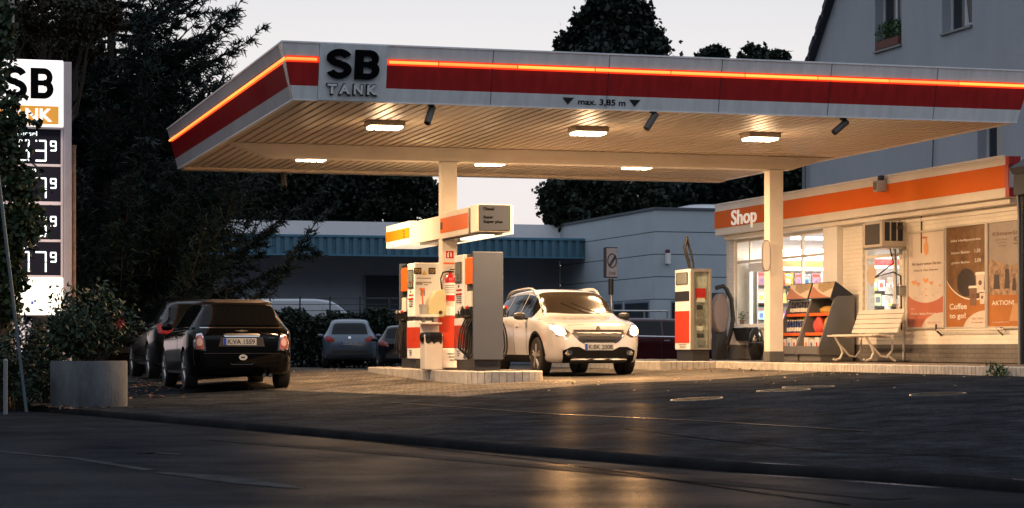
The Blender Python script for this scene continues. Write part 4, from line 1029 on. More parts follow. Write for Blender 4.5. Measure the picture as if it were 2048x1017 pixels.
ptext(e2, UV, 'Nur 1 Schritt', .66, .95, .07, .09, porg, 5, .004); ptext(e2, UV, 'für unterwegs!', .65, .93, .03, .05, porg, 5, .004)
# poster 3
e3, UV = poster(1974, 2062, 443, 658.5, 'grey framed poster reading AKTION!, partly hidden behind the annex wall')
pshape(e3, UV, sq, mat('print_grey', (.32, .27, .23), .35, var=.15, vs=2), 0, 'sheet')
pshape(e3, UV, [(0, 0), (1, 0), (1, .29), (0, .31)], porg, 1, 'orange_field')
pshape(e3, UV, [(0, .31), (1, .29), (1, .58), (.7, .60), (.5, .57), (.25, .62), (0, .66)], mat('print_landscape', (.12, .08, .05), .35, col2=(.55, .36, .22), vs=9), 1, 'landscape_print')
for (u, v, w, h) in ((.2, .36, .16, .14), (.45, .36, .13, .19), (.62, .34, .10, .12), (.78, .36, .14, .15)):
    pshape(e3, UV, [(u-w/2, v), (u+w/2, v), (u+w*.35, v+h), (u-w*.35, v+h)], [mat('print_figure_dark', (.06, .045, .04), .4), mat('print_figure_light', (.45, .33, .26), .4)][int(u*10) % 2], 2, 'figure_print')
    pshape(e3, UV, arc(u, v+h+.02, .045, .025, 0, 360, 12)[:-1], mat('print_head', (.22, .14, .10), .4), 3, 'figure_head_print')
pshape(e3, UV, [(.5, .05), (.95, .05), (1, .2), (.6, .22)], mat('print_tan', (.55, .30, .14), .35), 2, 'goods_print')
ptext(e3, UV, 'Klimawärme', .10, .92, .87, .91, pink_, 3, .012); ptext(e3, UV, '59', .60, .92, .775, .845, pink_, 3, .02)
for k in range(3): ptext(e3, UV, ['für Ihr zuhause', 'in großer', 'Auswahl hier'][k], .17+.03*k, .46-.02*k, .825-.03*k, .84-.03*k, pink_, 3, 0)
ptext(e3, UV, 'AKTION!', .08, .62, .205, .25, pwh, 4, .012); ptext(e3, UV, 'nur solange Vorrat reicht', .10, .5, .035, .05, pwh, 4, 0)

# neighbouring wall at the right picture edge
mb = MB(); nb = empty('neighbouring_annex', (17.2, 28.2, .2), 'dark grey annex wall with a small slate roof at the right edge', 'building')
MB().box(16.62, 18.5, 26.2, 29.57, .2, 2.95).build('wall', brick_mat('annex_brick', (.035, .04, .052), (.045, .05, .062), (.025, .028, .035), .3, .12, .8, .5, .008, axes='YZ'), nb)
MB().box(16.50, 16.619, 26.2, 29.52, 2.9, 3.30).build('gutter_board', mat('annex_board', (.06, .068, .085), .7), nb, bevel=.02)
mb = MB(); mb.prism([(16.40, 3.31), (18.6, 4.6), (18.6, 4.5), (16.46, 3.22)], 'y', 26.1, 29.46); mb.build('slate_roof', mat('slate', (.05, .055, .07), .6, var=.3, vs=6), nb)
MB().tube([(16.53, 29.42, 2.9), (16.56, 29.44, 2.6), (16.58, 29.45, .3)], .03, 8).build('downpipe', mat('zinc', (.2, .21, .22), .5, .5), nb, smooth=True)

# ---- things on the shop front
# air conditioner
ya, yb = pX(16.62, 1726)[0], pX(16.62, 1762)[0]
ac_y0, ac_y1 = 34.95, 35.62
def acz(py): return CZ+(HZ-py)/F*depth(16.4, 35.2)
ax0 = 16.53
ac = empty('air_conditioner', (ax0+.3, 35.3, acz(498)), 'boxy window air conditioner with a dark grille mounted high on the shop front', 'air conditioner')
az0, az1 = acz(499), acz(449)
y0 = pX(ax0, 1764)[0]; y1 = pX(ax0, 1726)[0]
MB().box(ax0, SX-.005, y0, y1, az0, az1).build('casing', mat('ac_casing', (.50, .44, .36), .5, var=.1), ac, bevel=.01)
MB().box(ax0-.006, ax0-.001, y0+.09, y1-.09, az0+.05, az1-.04).build('grille', mat('ac_grille', (.05, .045, .04), .6, bump=.5, bs=90), ac)
mb = MB(); w = (SX-.06-ax0-.04)/3
for k in range(3): mb.box(ax0+.05+k*w, ax0+.02+(k+1)*w, y0-.006, y0-.001, az0+.10, az1-.02)
mb.build('side_vents', M['ink'], ac)
MB().box(ax0+.02, SX-.06, y0-.01, y1+.01, az0-.03, az0-.001).build('bracket', M['steel'], ac)
MB().tube([(ax0+.2, y0+.1, az0-.02), (ax0+.24, y0+.05, az0-.28), (16.8, 34.9, az0-.5), (SX-.05, 34.5, az0-.42), (SX-.03, 34.25, az0-.5), (SX-.03, 34.22, .9)], .014, 6).build('drain_hose', M['rubber'], ac, smooth=True)
MB().tube([(ax0+.3, y0+.1, az0-.02), (ax0+.33, y0+.1, az0-.9)], .008, 6).build('cable', M['rubber'], ac)
# wall lamp (small)
def wl(px, py0, py1, x, name, label, cat, w=.10, mt=None):
    y = pX(x, px)[0]; z0, z1 = zX(y, py1, x), zX(y, py0, x)
    return y, z0, z1
y, z0, z1 = wl(1805, 445, 462, SX-.05, '', '', '')
o = MB().box(SX-.14, SX-.002, y-.05, y+.07, z0, z1).build('wall_lamp', M['white'], None, bevel=.02); tag(o, 'small white wall lamp between the air conditioner and the pale poster', 'wall lamp')
MB().tube([(SX-.12, y-.06, (z0+z1)/2), (SX-.18, y-.14, (z0+z1)/2-.03)], [.05, .04], 12).build('lamp_shade', M['dark'], o, smooth=True)
y, z0, z1 = wl(1805, 571, 591, SX-.05, '', '', '')
o = MB().box(SX-.13, SX-.002, y-.06, y+.10, z0, z1).build('ashtray', M['steel'], None, bevel=.02); tag(o, 'small brushed metal wall ashtray left of the pale poster', 'ashtray')
MB().box(SX-.131, SX-.0015, y-.061, y+.101, z1-.035, z1-.025).build('seam', M['ink'], o)
y, z0, z1 = wl(1791, 608, 640, SX-.02, '', '', '')
o = MB().box(SX-.03, SX-.002, y-.06, y+.14, z0, z1).build('letter_box', M['steel'], None, bevel=.006); tag(o, 'grey metal letter box under the window beside the bench', 'letter box')
MB().box(SX-.034, SX-.0305, y-.03, y+.10, z1-.12, z1-.05).build('slot', M['ink'], o)
# fascia light box
y = pX(fx-.1, 1761)[0]; z0, z1 = zX(y, 384, fx), zX(y, 362, fx)
fl = empty('flood_lamp', (fx-.1, y, z0), 'boxy grey outdoor lamp mounted on the orange shop fascia', 'wall lamp')
MB().box(fx-.20, fx-.014, y-.07, y+.10, z0, z1).build('housing', mat('lamp_box_grey', (.38, .34, .28), .5), fl, bevel=.01)
mb = MB()
for k in range(5): mb.box(fx-.204, fx-.2005, y-.05+.028*k, y-.04+.028*k, z0+.03, z1-.03)
mb.build('louvre', M['dark'], fl)
MB().box(fx-.13, fx-.05, y-.05, y+.06, z1+.001, z1+.09).build('sensor', M['black'], fl, bevel=.01)
# oval convex plate on pillar 2
y_ = BY-.3; ox, oz = pY(y_, 1533, 512)
om = empty('oval_mirror', (ox, y_, oz-.25), 'white rimmed oval traffic mirror on the left edge of the second pillar', 'mirror')
pts = arc(ox, oz, .075, .27, 0, 360, 28)[:-1]
pts = [(ox+.075*math.copysign(abs(math.cos(t))**.6, math.cos(t)), oz+.27*math.copysign(abs(math.sin(t))**.6, math.sin(t))) for t in [2*math.pi*i/28 for i in range(28)]]
MB().prism(pts, 'y', y_, y_+.05).build('rim', M['dark'] if False else mat('mirror_rim', (.22, .20, .18), .4), om, bevel=.008)
pts = [(ox+(p[0]-ox)*.82, oz+(p[1]-oz)*.93) for p in pts]
MB().prism(pts, 'y', y_-.008, y_-.001).build('mirror_face', M['white'], om, bevel=.003)
MB().tube([(ox+.02, y_+.03, oz), (COLX[1]-.126, BY-.06, oz)], .015, 6).build('arm', M['steel'], om)
# black basket, vase
y = pX(SX-.14, 1490)[0]; z1 = zX(y, 658, SX-.14); z0 = zX(y, 682, SX-.14)
o = MB().add([(SX-.26, y-.36, z1), (SX-.05, y-.36, z1), (SX-.05, y+.36, z1), (SX-.26, y+.36, z1), (SX-.22, y-.28, z0), (SX-.06, y-.28, z0), (SX-.06, y+.28, z0), (SX-.22, y+.28, z0)], [(4,7,6,5), (0,1,5,4), (1,2,6,5), (2,3,7,6), (3,0,4,7)]).build('window_tray', M['black'], None); tag(o, 'black plastic tray hung under the sill of the far left shop window', 'tray')
MB().box(SX-.27, SX-.045, y-.37, y+.37, z1, z1+.025).build('rim', M['black'], o)
y = pX(SX-.45, 1517)[0]
o = MB().lathe([(.0001, 0), (.10, 0), (.15, .15), (.16, .35), (.12, .55), (.05, .64), (.0001, .65)], (SX-.5, y, PT), n=20).build('umbrella_bin', mat('glossy_black', (.012, .012, .012), .15), None, smooth=True); tag(o, 'black egg shaped bin standing on the step left of the second pillar', 'bin')
MB().lathe([(.162, .33), (.166, .34), (.162, .35)], (SX-.5, y, PT), n=20).build('band', M['dark'], o, smooth=True)
# plants on the sill
def leaves(name, mt, pts, size, parent=None, loc=None, asp=.5, jit=.35, up=0.0, flat=False):
    pts = np.asarray(pts, float); n = len(pts)
    d = np.random.normal(size=(n, 3)); d[:, 2] += up; d /= np.linalg.norm(d, axis=1)[:, None]
    if flat:
        d[:, 2] *= .25; d /= np.linalg.norm(d, axis=1)[:, None]
    u = np.cross(d, [0, 0, 1.] if flat else np.random.normal(size=(n, 3))); u /= np.linalg.norm(u, axis=1)[:, None]
    s = size*(1+jit*np.random.uniform(-1, 1, n))[:, None]
    a = pts-d*s*.5; c = pts+d*s*.5; b1 = pts+u*s*asp*.5-d*s*.08; b2 = pts-u*s*asp*.5-d*s*.08
    V = np.stack([a, b1, c, b2], 1).reshape(-1, 3); Q = np.arange(4*n).reshape(-1, 4)
    return fastmesh(name, V, Q, mt, parent, loc)
def leafmat(name, c, c2, sub=.3):
    m = mat(name, c, .55, col2=c2, vs=1.1, spec=.25)
    return m
L_pot = leafmat('houseplant_leaf', (.02, .05, .015), (.06, .11, .03))
for (px, lab) in ((1474, 'small potted plant on the sill at the far left corner of the shop window'), (1482, 'small potted plant on the sill, second from the far left corner')):
    y = pX(SX+.14, px)[0]; e_ = empty('potted_plant', (SX+.16, y, WAz0+.055), lab, 'plant')
    MB().lathe([(.0001, 0), (.04, 0), (.055, .09), (.045, .09), (.0001, .07)], (SX+.16, y, WAz0+.055), n=12).build('pot', mat('terracotta', (.25, .10, .05), .8), e_, smooth=True)
    p = np.random.normal(size=(90, 3))*[.05, .07, .06]+[SX+.16, y, WAz0+.22]; leaves('foliage', L_pot, p, .05, e_)

# ---- display racks
RY0, RYm, RY1 = 36.02, 37.03, 38.05; RX0, RXb = 16.22, 16.93
rz = lambda py, X=16.3, Y=36.5: CZ+(HZ-py)/F*depth(X, Y)
gm = mat('rack_grey', (.17, .165, .16), .5, .2, var=.05)
def rack(ya, yb, label, last):
    e_ = empty('display_rack', ((RX0+RXb)/2, (ya+yb)/2, PT), label, 'display rack', 'display racks in front of the shop')
    prof = [(RX0+.0, PT+.10), (RX0+.0, PT+.25), (RX0+.30, PT+1.12), (RX0+.36, PT+1.18), (RXb, PT+1.18), (RXb, PT+.10)]
    for (a, b_) in ((ya, ya+.03), (yb-.03, yb)):
        MB().prism(prof, 'y', a, b_).build('side_panel', gm, e_, bevel=.006)
    MB().box(RX0+.05, RXb-.02, ya+.032, yb-.032, PT, PT+.15).build('base', gm, e_)
    mb = MB(); mb.box(RX0-.01, RX0+.05, ya+.032, yb-.032, PT+.12, PT+.27); mb.build('front_lip', gm, e_, bevel=.008)
    MB().box(RXb-.05, RXb-.02, ya+.032, yb-.032, PT+.151, PT+1.12).build('back_panel', M['black'], e_)
    for z in (.50, .86):
        MB().box(RX0+.09+z*.20, RXb-.055, ya+.032, yb-.032, PT+z-.02, PT+z).build('tier', gm, e_)
        MB().box(RX0+.07+z*.20, RX0+.085+z*.20, ya+.034, yb-.034, PT+z-.035, PT+z+.02).build('price_strip', M['orange'], e_)
    # slanted lid with printed panel
    mb = MB(); a, b_ = ya+.0, yb-.0
    mb.prism([(RX0+.24, PT+1.135), (RX0+.34, PT+1.44), (RX0+.36, PT+1.43), (RXb-.02, PT+1.20), (RXb-.02, PT+1.185), (RX0+.30, PT+1.185)], 'y', a+.005, b_-.005)
    mb.build('lid', M['dark'], e_)
    q = lambda u, v, o=.004: (RX0+.24+.10*v-o, b_-.03-(b_-a-.06)*u, PT+1.135+.305*v+o*.3)
    f = MB().add([q(0, .06), q(1, .06), q(1, .96), q(0, .96)], [(0,1,2,3)]).build('header_panel', mat('header_cream', (.62, .50, .34), .4), e_)
    MB().add([q(0, .06, .006), q(.95, .06, .006), q(.6, .25, .006), q(.35, .45, .006), q(.12, .70, .006), q(0, .76, .006)], [tuple(range(6))]).build('header_orange', porg, f)
    MB().add([q(.25, .95, .0065), q(.3, .62, .0065), q(.45, .48, .0065), q(.62, .38, .0065), q(.8, .5, .0065), q(.98, .62, .0065), q(.98, .95, .0065)], [tuple(range(7))]).build('header_food_print', mat('food_print', (.10, .12, .03), .4, col2=(.60, .34, .12), vs=22), f)
    return e_
def tierx(z): return RX0+.10+z*.20
rack(RYm+.01, RY1, 'grey display rack of drinks bottles, next to the second pillar', False)
rack(RY0, RYm-.01, 'grey display rack holding red and yellow net sacks, nearest the bench', True)
def bottle_proto(c, capc, w=.032, h=.24):
    o = MB().lathe([(.0001, 0), (w, 0), (w, h*.6), (w*.45, h*.85), (w*.45, h)], (0, 0, 0), n=10).build('bottle', c, None, smooth=True, origin=(0, 0, 0))
    MB().lathe([(w*1.03, h*.2), (w*1.03, h*.5)], (0, 0, 0), n=10).build('label', pwh if capc != 'y' else M['yellow'], o, smooth=True)
    MB().lathe([(w*.5, h), (w*.5, h+.02), (.0001, h+.02)], (0, 0, 0), n=8).build('cap', M['yellow'] if capc == 'y' else pwh, o)
    return o
bA = bottle_proto(mat('blue_bottle', (.02, .04, .16), .25), 'w'); bB = bottle_proto(mat('yellow_bottle', (.72, .42, .03), .3), 'y')
bC = bottle_proto(mat('dark_bottle', (.03, .03, .05), .2), 'w')
for (pr, z, rows, lab) in ((bA, .50, 2, 'blue bottle with a white label on the lower tier of the drinks rack'), (bB, .72, 1, ''), (bC, .86, 1, 'dark bottle on the upper tier of the drinks rack')):
    if z == .72: continue
    for k in range(8):
        for r_ in range(2):
            o = pr if (k == 0 and r_ == 0) else copy_tree(pr)
            o.location = (tierx(z)+.05+.09*r_, RYm+.10+k*.118, PT+z+.001); tag(o, lab, 'bottle', 'bottles '+lab[lab.find('on the'):])
# yellow bottles stand in a row on a small crate on the lower tier, behind
o = MB().box(tierx(.5)+.19, tierx(.5)+.33, RYm+.05, RY1-.06, PT+.502, PT+.60).build('bottle_crate', mat('blue_crate', (.02, .05, .2), .5), None); tag(o, 'blue crate under the row of yellow bottles in the drinks rack', 'crate')
for k in range(8):
    o = bB if k == 0 else copy_tree(bB)
    o.location = (tierx(.5)+.25, RYm+.10+k*.118, PT+.601); tag(o, 'yellow bottle in the middle row of the drinks rack', 'bottle', 'yellow bottles in the drinks rack')
# sacks
def sack(x, y, z, w, d, h, mt, label):
    vs = []; n = 14; L = 9
    ph = random.uniform(0, 6)
    for i in range(L):
        t_ = i/(L-1); r = (math.sin(math.pi*min(1, .12+t_*.80))**.55)*(1-.25*t_)
        for k in range(n):
            a = 2*math.pi*k/n; q = 1+.10*math.sin(3*a+ph+i*.9)+.06*math.sin(7*a+i*2.1)
            vs.append((x+d*.5*r*q*math.cos(a), y+w*.5*r*q*math.sin(a), z+h*t_))
    fs = [(i*n+k, i*n+(k+1) % n, (i+1)*n+(k+1) % n, (i+1)*n+k) for i in range(L-1) for k in range(n)]+[tuple(range(n)), tuple(range((L-1)*n, L*n))]
    o = MB().add(vs, fs).build('mesh_sack', mt, None, smooth=True); return tag(o, label, 'sack', 'sacks in the display rack')
redn = mat('red_net', (.50, .03, .04), .6, col2=(.65, .12, .08), vs=30, bump=.8, bs=45); yeln = mat('yellow_net', (.60, .34, .05), .6, col2=(.35, .18, .04), vs=30, bump=.8, bs=45)
sack(tierx(.5)+.14, RY0+.68, PT+.501, .40, .24, .33, redn, 'red net sack in the display rack nearest the bench, left one')
sack(tierx(.5)+.14, RY0+.26, PT+.501, .38, .24, .30, yeln, 'yellow net sack in the display rack nearest the bench, right one')
sack(tierx(.86)+.14, RY0+.5, PT+.861, .7, .2, .14, yeln, 'flat yellow brown sack on the top tier of the display rack nearest the bench')
cv = mat('carton_print', (.60, .58, .55), .5)
for j, (ya_, n_) in enumerate(((RY0, 4), (RYm+.01, 4))):
    for k in range(n_):
        y = ya_+.14+k*.235; x = RX0+.13
        o = MB().box(x, x+.22, y-.10, y+.10, PT+.152, PT+.40+(.03 if (k+j) % 2 else 0)).build('drinks_pack', cv, None, bevel=.006)
        tag(o, ('white drinks pack in the bottom of the drinks rack', 'white drinks pack in the bottom of the rack nearest the bench')[1-j], 'pack', ('packs in the drinks rack', 'packs in the rack nearest the bench')[1-j])
        MB().box(x-.002, x, y-.035, y+.035, PT+.24, PT+.34).build('print_patch', [M['orange'], M['redpaint'], mat('blue_print', (.05, .1, .4), .4)][k % 3], o)

# ---- bench
bm_ = mat('bench_white', (.68, .62, .53), .4, var=.05)
bx0 = 16.08; by0, by1 = 33.55, 35.35
be = empty('bench', (16.4, 34.45, PT), 'white slatted bench with curled iron legs standing against the shop wall', 'bench')
prof = [(.0, .435), (.085, .445), (.17, .44), (.255, .43), (.34, .42), (.42, .42)]
for i, (dx, dz) in enumerate(prof[:-1]):
    MB().box(bx0+dx, bx0+dx+.074, by0, by1, PT+dz, PT+dz+.028).build('seat_slat', bm_, be, bevel=.006)
for i in range(5):
    z = PT+.50+i*.083; x = bx0+.47+i*.03
    mb = MB(); mb.prism([(x, z), (x+.028, z-.008), (x+.054, z+.066), (x+.026, z+.074)], 'y', by0, by1); mb.build('backrest_slat', bm_, be, bevel=.005)
for y in (by0+.28, by1-.28):
    pts = [(bx0+.03, y, PT+.43), (bx0+.055, y, PT+.38), (bx0+.14, y, PT+.25), (bx0+.17, y, PT+.15), (bx0+.12, y, PT+.05), (bx0+.02, y, PT+.02), (bx0-.01, y, PT+.045)]
    MB().tube(pts, .021, 8).tube([(bx0+.13, y, PT+.28), (bx0+.30, y, PT+.10), (bx0+.42, y, PT+.08), (bx0+.52, y, PT+.2), (bx0+.53, y, PT+.40), (bx0+.66, y, PT+.95)], .02, 8).tube([(bx0+.45, y, PT+.1), (bx0+.58, y, PT+.01)], .02, 8).build('leg', bm_, be, smooth=True)
# low pipe rail under the posters
y0 = pX(SX-.12, 1870)[0]; y1 = pX(SX-.12, 2005)[0]; zr = zX(y0, 661)
o = MB().tube([(SX-.10, y0, zr), (SX-.10, y1, zr)], .013, 8).build('bracket_rail', M['cream'], None, smooth=True); tag(o, 'thin cream pipe rail on the wall under the posters', 'rail')
MB().tube([(SX-.10, y0, zr+.10), (SX-.10, y0, zr-.0), (SX-.02, y0-.05, zr-.09)], .016, 6).build('hook', M['dark'], o)
MB().tube([(SX-.10, y1+.25, zr+.02), (SX-.002, y1+.2, zr-.10)], .010, 6).tube([(SX-.10, y1+.1, zr+.02), (SX-.002, y1+.2, zr+.02)], .012, 6).build('clamp', M['dark'], o)

# air and vacuum post behind pump three
vx, vy = pZ(44.5, 1439)
vs_ = empty('vacuum_station', (vx, vy, gz(vx, vy)), 'grey round fronted vacuum post with black hose arched over it behind the third pump', 'vacuum station')
kz = 44.5/F; vz = lambda py: CZ+(HZ-py)*kz
MB().prism([(vx+.17*math.cos(t), (vz(590)+vz(665))/2+.40*math.sin(t)) for t in [2*math.pi*i/24 for i in range(24)]], 'y', vy-.12, vy+.12).build('front_shell', mat('vacuum_shell', (.17, .135, .13), .6), vs_, bevel=.03)
MB().box(vx-.02, vx+.22, vy+.13, vy+.4, gz(vx, vy), vz(585)).build('post', M['dark'], vs_, bevel=.01)
MB().tube([(vx-.14, vy-.15, vz(577)), (vx+.02, vy-.15, vz(573)), (vx+.1, vy-.15, vz(580)), (vx+.2, vy-.15, vz(600)), (vx+.24, vy-.15, vz(640)), (vx+.18, vy-.15, vz(668)), (vx+.1, vy-.15, vz(690))], .045, 10).build('hose', M['rubber'], vs_, smooth=True)

# ------------------------------------------------------------------ HOUSE behind the shop
HX = 21.0
stucco = mat('blue_grey_stucco', (.31, .33, .365), .9, vs=1.1, bump=.7, bs=45, col2=(.37, .39, .42), stretch=(1, 1, .35))
he = empty('apartment_house', (26, 40, .3), 'tall blue grey rendered house with a steep gable and small windows behind the shop', 'house')
hy1 = pX(HX, 1612)[0]; hy0 = 30.0
zE = 6.75; ridge_y = (hy1+hy0)/2-1.0; slope = 1.12
zR = zE+slope*(hy1-ridge_y)
def holes_wall(mb, X0_, X1_, Y0, Y1, Z0, Z1, holes):
    ys = sorted({Y0, Y1, *[h[0] for h in holes], *[h[1] for h in holes]})
    for a, b_ in zip(ys[:-1], ys[1:]):
        hs = sorted([(h[2], h[3]) for h in holes if h[0] <= a+1e-6 and h[1] >= b_-1e-6]); z = Z0
        for (c, d) in hs: mb.box(X0_, X1_, a, b_, z, c); z = d
        mb.box(X0_, X1_, a, b_, z, Z1)
def hwin(px0, px1, pyb, pyt, label, tilt=False, box=False):
    ya = pX(HX, px0)[0]; yb = pX(HX, px1)[0]; z0 = pX(HX, px0, pyb)[1]; z1 = z0+1.45 if pyt is None else pX(HX, px0, pyt)[1]
    return (yb, ya, z0, z1)
h1 = hwin(1750, 1803, 104, None, ''); h2 = hwin(1884, 1944, 68, None, ''); h3 = hwin(1955, 2004, 324, 262, '')
h3 = (h3[0], h3[1], h3[2], h3[2]+1.3)
mb = MB()
for k in range(1):
    holes_wall(mb, HX, HX+.35, hy0, hy1, .2, zE, [h for h in (h3,)])
# gable part above the eaves, built as stepped column slabs following the roof slope
hs_g = [h1, h2]
ys = sorted({hy0, hy1, ridge_y, *[h[0] for h in hs_g], *[h[1] for h in hs_g]})
def ztop(y): return zR-slope*abs(y-ridge_y)
for a, b_ in zip(ys[:-1], ys[1:]):
    z = zE+.0005
    hh = sorted([(h[2], h[3]) for h in hs_g if h[0] <= a+1e-6 and h[1] >= b_-1e-6])
    for (c, d) in hh: mb.box(HX, HX+.35, a, b_, z, c); z = d
    za, zb2 = max(z, ztop(a)), max(z, ztop(b_))
    mb.prism([(a, z), (b_, z), (b_, zb2), (a, za)], 'x', HX, HX+.35)
mb.build('wall', stucco, he)
MB().box(HX+.36, HX+12, hy1-.3, hy1, .2, zE).build('side_wall', stucco, he)
rm = mat('dark_roof_tile', (.03, .035, .05), .7, var=.3, vs=8)
yo, zo = hy1+.25, zE-slope*.25
MB().prism([(yo, zo), (ridge_y, zR+.02), (ridge_y, zR+.26), (yo, zo+.22)], 'x', HX-.16, HX+12).build('roof_left', rm, he)
MB().prism([(hy0-.3, ztop(hy0-.3)+.02), (hy0-.3, ztop(hy0-.3)+.25), (ridge_y-.01, zR+.26), (ridge_y-.01, zR+.02)], 'x', HX-.16, HX+12).build('roof_right', rm, he)
for i, h in enumerate((h1, h2, h3)):
    a, b_, c, d = h; w = .07
    mb = MB(); x0, x1 = HX+.20, HX+.27
    mb.box(x0, x1, a, a+w, c, d); mb.box(x0, x1, b_-w, b_, c, d); mb.box(x0, x1, a+w, b_-w, c, c+w); mb.box(x0, x1, a+w, b_-w, d-w, d); mb.box(x0+.002, x1-.002, (a+b_)/2-.04, (a+b_)/2+.04, c+w, d-w)
    fo = mb.build('window', mat('frame_white', (.50, .52, .55), .5), he, bevel=.004)
    MB().box(x0+.03, x0+.036, a+w, b_-w, c+w, d-w).build('pane', mat('dark_pane', (.015, .02, .026), .06, spec=.8), fo)
    MB().box(HX-.05, HX+.199, a-.02, b_+.02, c-.045, c-.001).build('sill', mat('zinc', (.2, .21, .22), .5, .5), fo)
    if i == 1:
        mm = MB(); mm.add([(HX+.19, a+.5, c+.08), (HX+.19, a+.06, c+.08), (HX+.06, a+.10, d-.1), (HX+.06, a+.52, d-.1)], [(0,1,2,3)]); mm.build('tilted_sash_pane', mat('dark_pane', (.015, .02, .026), .06, spec=.8), fo)
        fr_ = MB()
        P_ = [(HX+.19, a+.5, c+.08), (HX+.19, a+.06, c+.08), (HX+.06, a+.10, d-.1), (HX+.06, a+.52, d-.1)]
        for q in range(4): fr_.tube([P_[q], P_[(q+1) % 4]], .03, 4)
        fr_.build('tilted_sash_frame', mat('frame_white', (.50, .52, .55), .5), fo)
n_ = 26
for k in range(n_):
    y = yo+(ridge_y-yo)*(k+.5)/n_; z = zo+(zR+.02-zo)*(k+.5)/n_
    MB().prism([(y+.12, z-.14+.0), (y-.12, z+.13), (y-.12, z+.30), (y+.12, z+.03+.02)], 'x', HX-.20, HX-.161).build('verge_tile', rm, he)
MB().tube([(HX-.10, hy1-.12, .3), (HX-.10, hy1-.12, 6.3)], .05, 8).build('downpipe', mat('zinc', (.2, .21, .22), .5, .5), he, smooth=True)
a, b_, c, d = h1
fb = empty('flower_box', (HX+.05, (a+b_)/2, c), 'red brown window box with green plants on the sill of the upper left house window', 'flower box')
MB().box(HX-.06, HX+.14, a+.06, b_-.12, c+.001, c+.18).build('box', mat('terracotta_box', (.14, .05, .035), .8), fb, bevel=.01)
p = np.random.uniform(size=(420, 3))*[.22, b_-a-.2, .42]+[HX-.06, a+.08, c+.16]; leaves('foliage', L_pot, p, .10, fb, up=.6, asp=.3)
MB().box(h3[0]*0+HX+.10, HX+.16, h3[0]+.04, h3[0]+.38, h3[2]+.08, h3[3]-.05).build('blind', mat('roller_blind', (.35, .33, .28), .6), he)
# downpipe / cable on the house
MB().tube([(HX-.05, pX(HX, 1865, 0)[0], 3.0), (HX-.05, pX(HX, 1872, 0)[0], 5.2)], .012, 5).build('cable', M['dark'], he)
MB().box(HX-.15, HX-.002, 30.5, 35.2, 4.05, 4.12).build('string_course', stucco, he) if False else None

# ------------------------------------------------------------------ WAREHOUSE
wh = empty('warehouse', (17, 84, 0), 'low white panel clad warehouse with a blue corrugated awning behind the station', 'warehouse')
def pw(Zc, px): return pZ(Zc, px)
panel = mat('warehouse_panel', (.44, .50, .54), .55, .1, var=.06, vs=.8)
# wing: corner at px1310
wx, wy = pw(80, 1310); WH = CZ+(HZ-418)/F*80
xr = wx+14
bx_, by_ = pX(wx, 1120)[0], 0
WBY = pX(wx, 1120)[0]           # back facade Y
n = 7; z0w = -.1
mb = MB()
hz_ = (WH-z0w)/n
for k in range(n):
    mb.box(wx, wx+.2, wy+.201, WBY, z0w+k*hz_, z0w+(k+1)*hz_-.03); mb.box(wx, xr, wy, wy+.2, z0w+k*hz_, z0w+(k+1)*hz_-.03)
mb.build('wall', panel, wh)
mb = MB(); mb.box(wx+.03, wx+.18, wy+.22, WBY, z0w, WH-.04); mb.box(wx+.03, xr, wy+.03, wy+.18, z0w, WH-.04); mb.build('wall_core', M['ink'] if False else mat('panel_gap', (.05, .06, .07), .8), wh)
mb = MB(); mb.box(wx-.06, wx+.3, wy+.301, WBY, WH-.03, WH+.06); mb.box(wx-.06, xr, wy-.06, wy+.3, WH-.03, WH+.06); mb.build('coping', mat('coping_grey', (.09, .10, .12), .6), wh)
# back facade
MB().box(pY(WBY, 200)[0], wx-.001, WBY, WBY+.3, z0w, WH+.02).build('rear_wall', mat('warehouse_rear', (.34, .38, .45), .7, var=.08, vs=.6), wh)
MB().box(pY(WBY, 200)[0], wx-.001, WBY-.06, WBY-.001, WH-.75, WH+.03).build('parapet', mat('parapet_white', (.78, .78, .80), .55, var=.04), wh)
AX1 = wx-.02; AY = WBY-3.4; ax_l = pY(AY, 270)[0]
def azr(py): return CZ+(HZ-py)/F*depth(AX1, AY)
blue = mat('blue_corrugated', (.065, .155, .215), .55, .0, var=.1)
mb = MB(); x = ax_l; p = .34; za, zb2 = azr(515), azr(482)
while x < AX1-p:
    mb.add([(x, AY, za), (x+p*.5, AY, za), (x+p*.6, AY+.08, za), (x+p*.9, AY+.08, za), (x+p, AY, za), (x, AY, zb2), (x+p*.5, AY, zb2), (x+p*.6, AY+.08, zb2), (x+p*.9, AY+.08, zb2), (x+p, AY, zb2)],
           [(0,1,6,5), (1,2,7,6), (2,3,8,7), (3,4,9,8)]); x += p
mb.build('awning_sheet', blue, wh, weld=True)
MB().box(ax_l, AX1, AY-.03, AY+.12, zb2+.001, zb2+.09).box(ax_l, AX1, AY-.02, AY+.10, za-.06, za-.001).build('awning_edge', mat('blue_trim', (.06, .18, .27), .5), wh)
MB().box(ax_l, AX1, AY+.13, WBY-.07, zb2-.02, zb2+.05).build('awning_roof', M['dark'], wh)
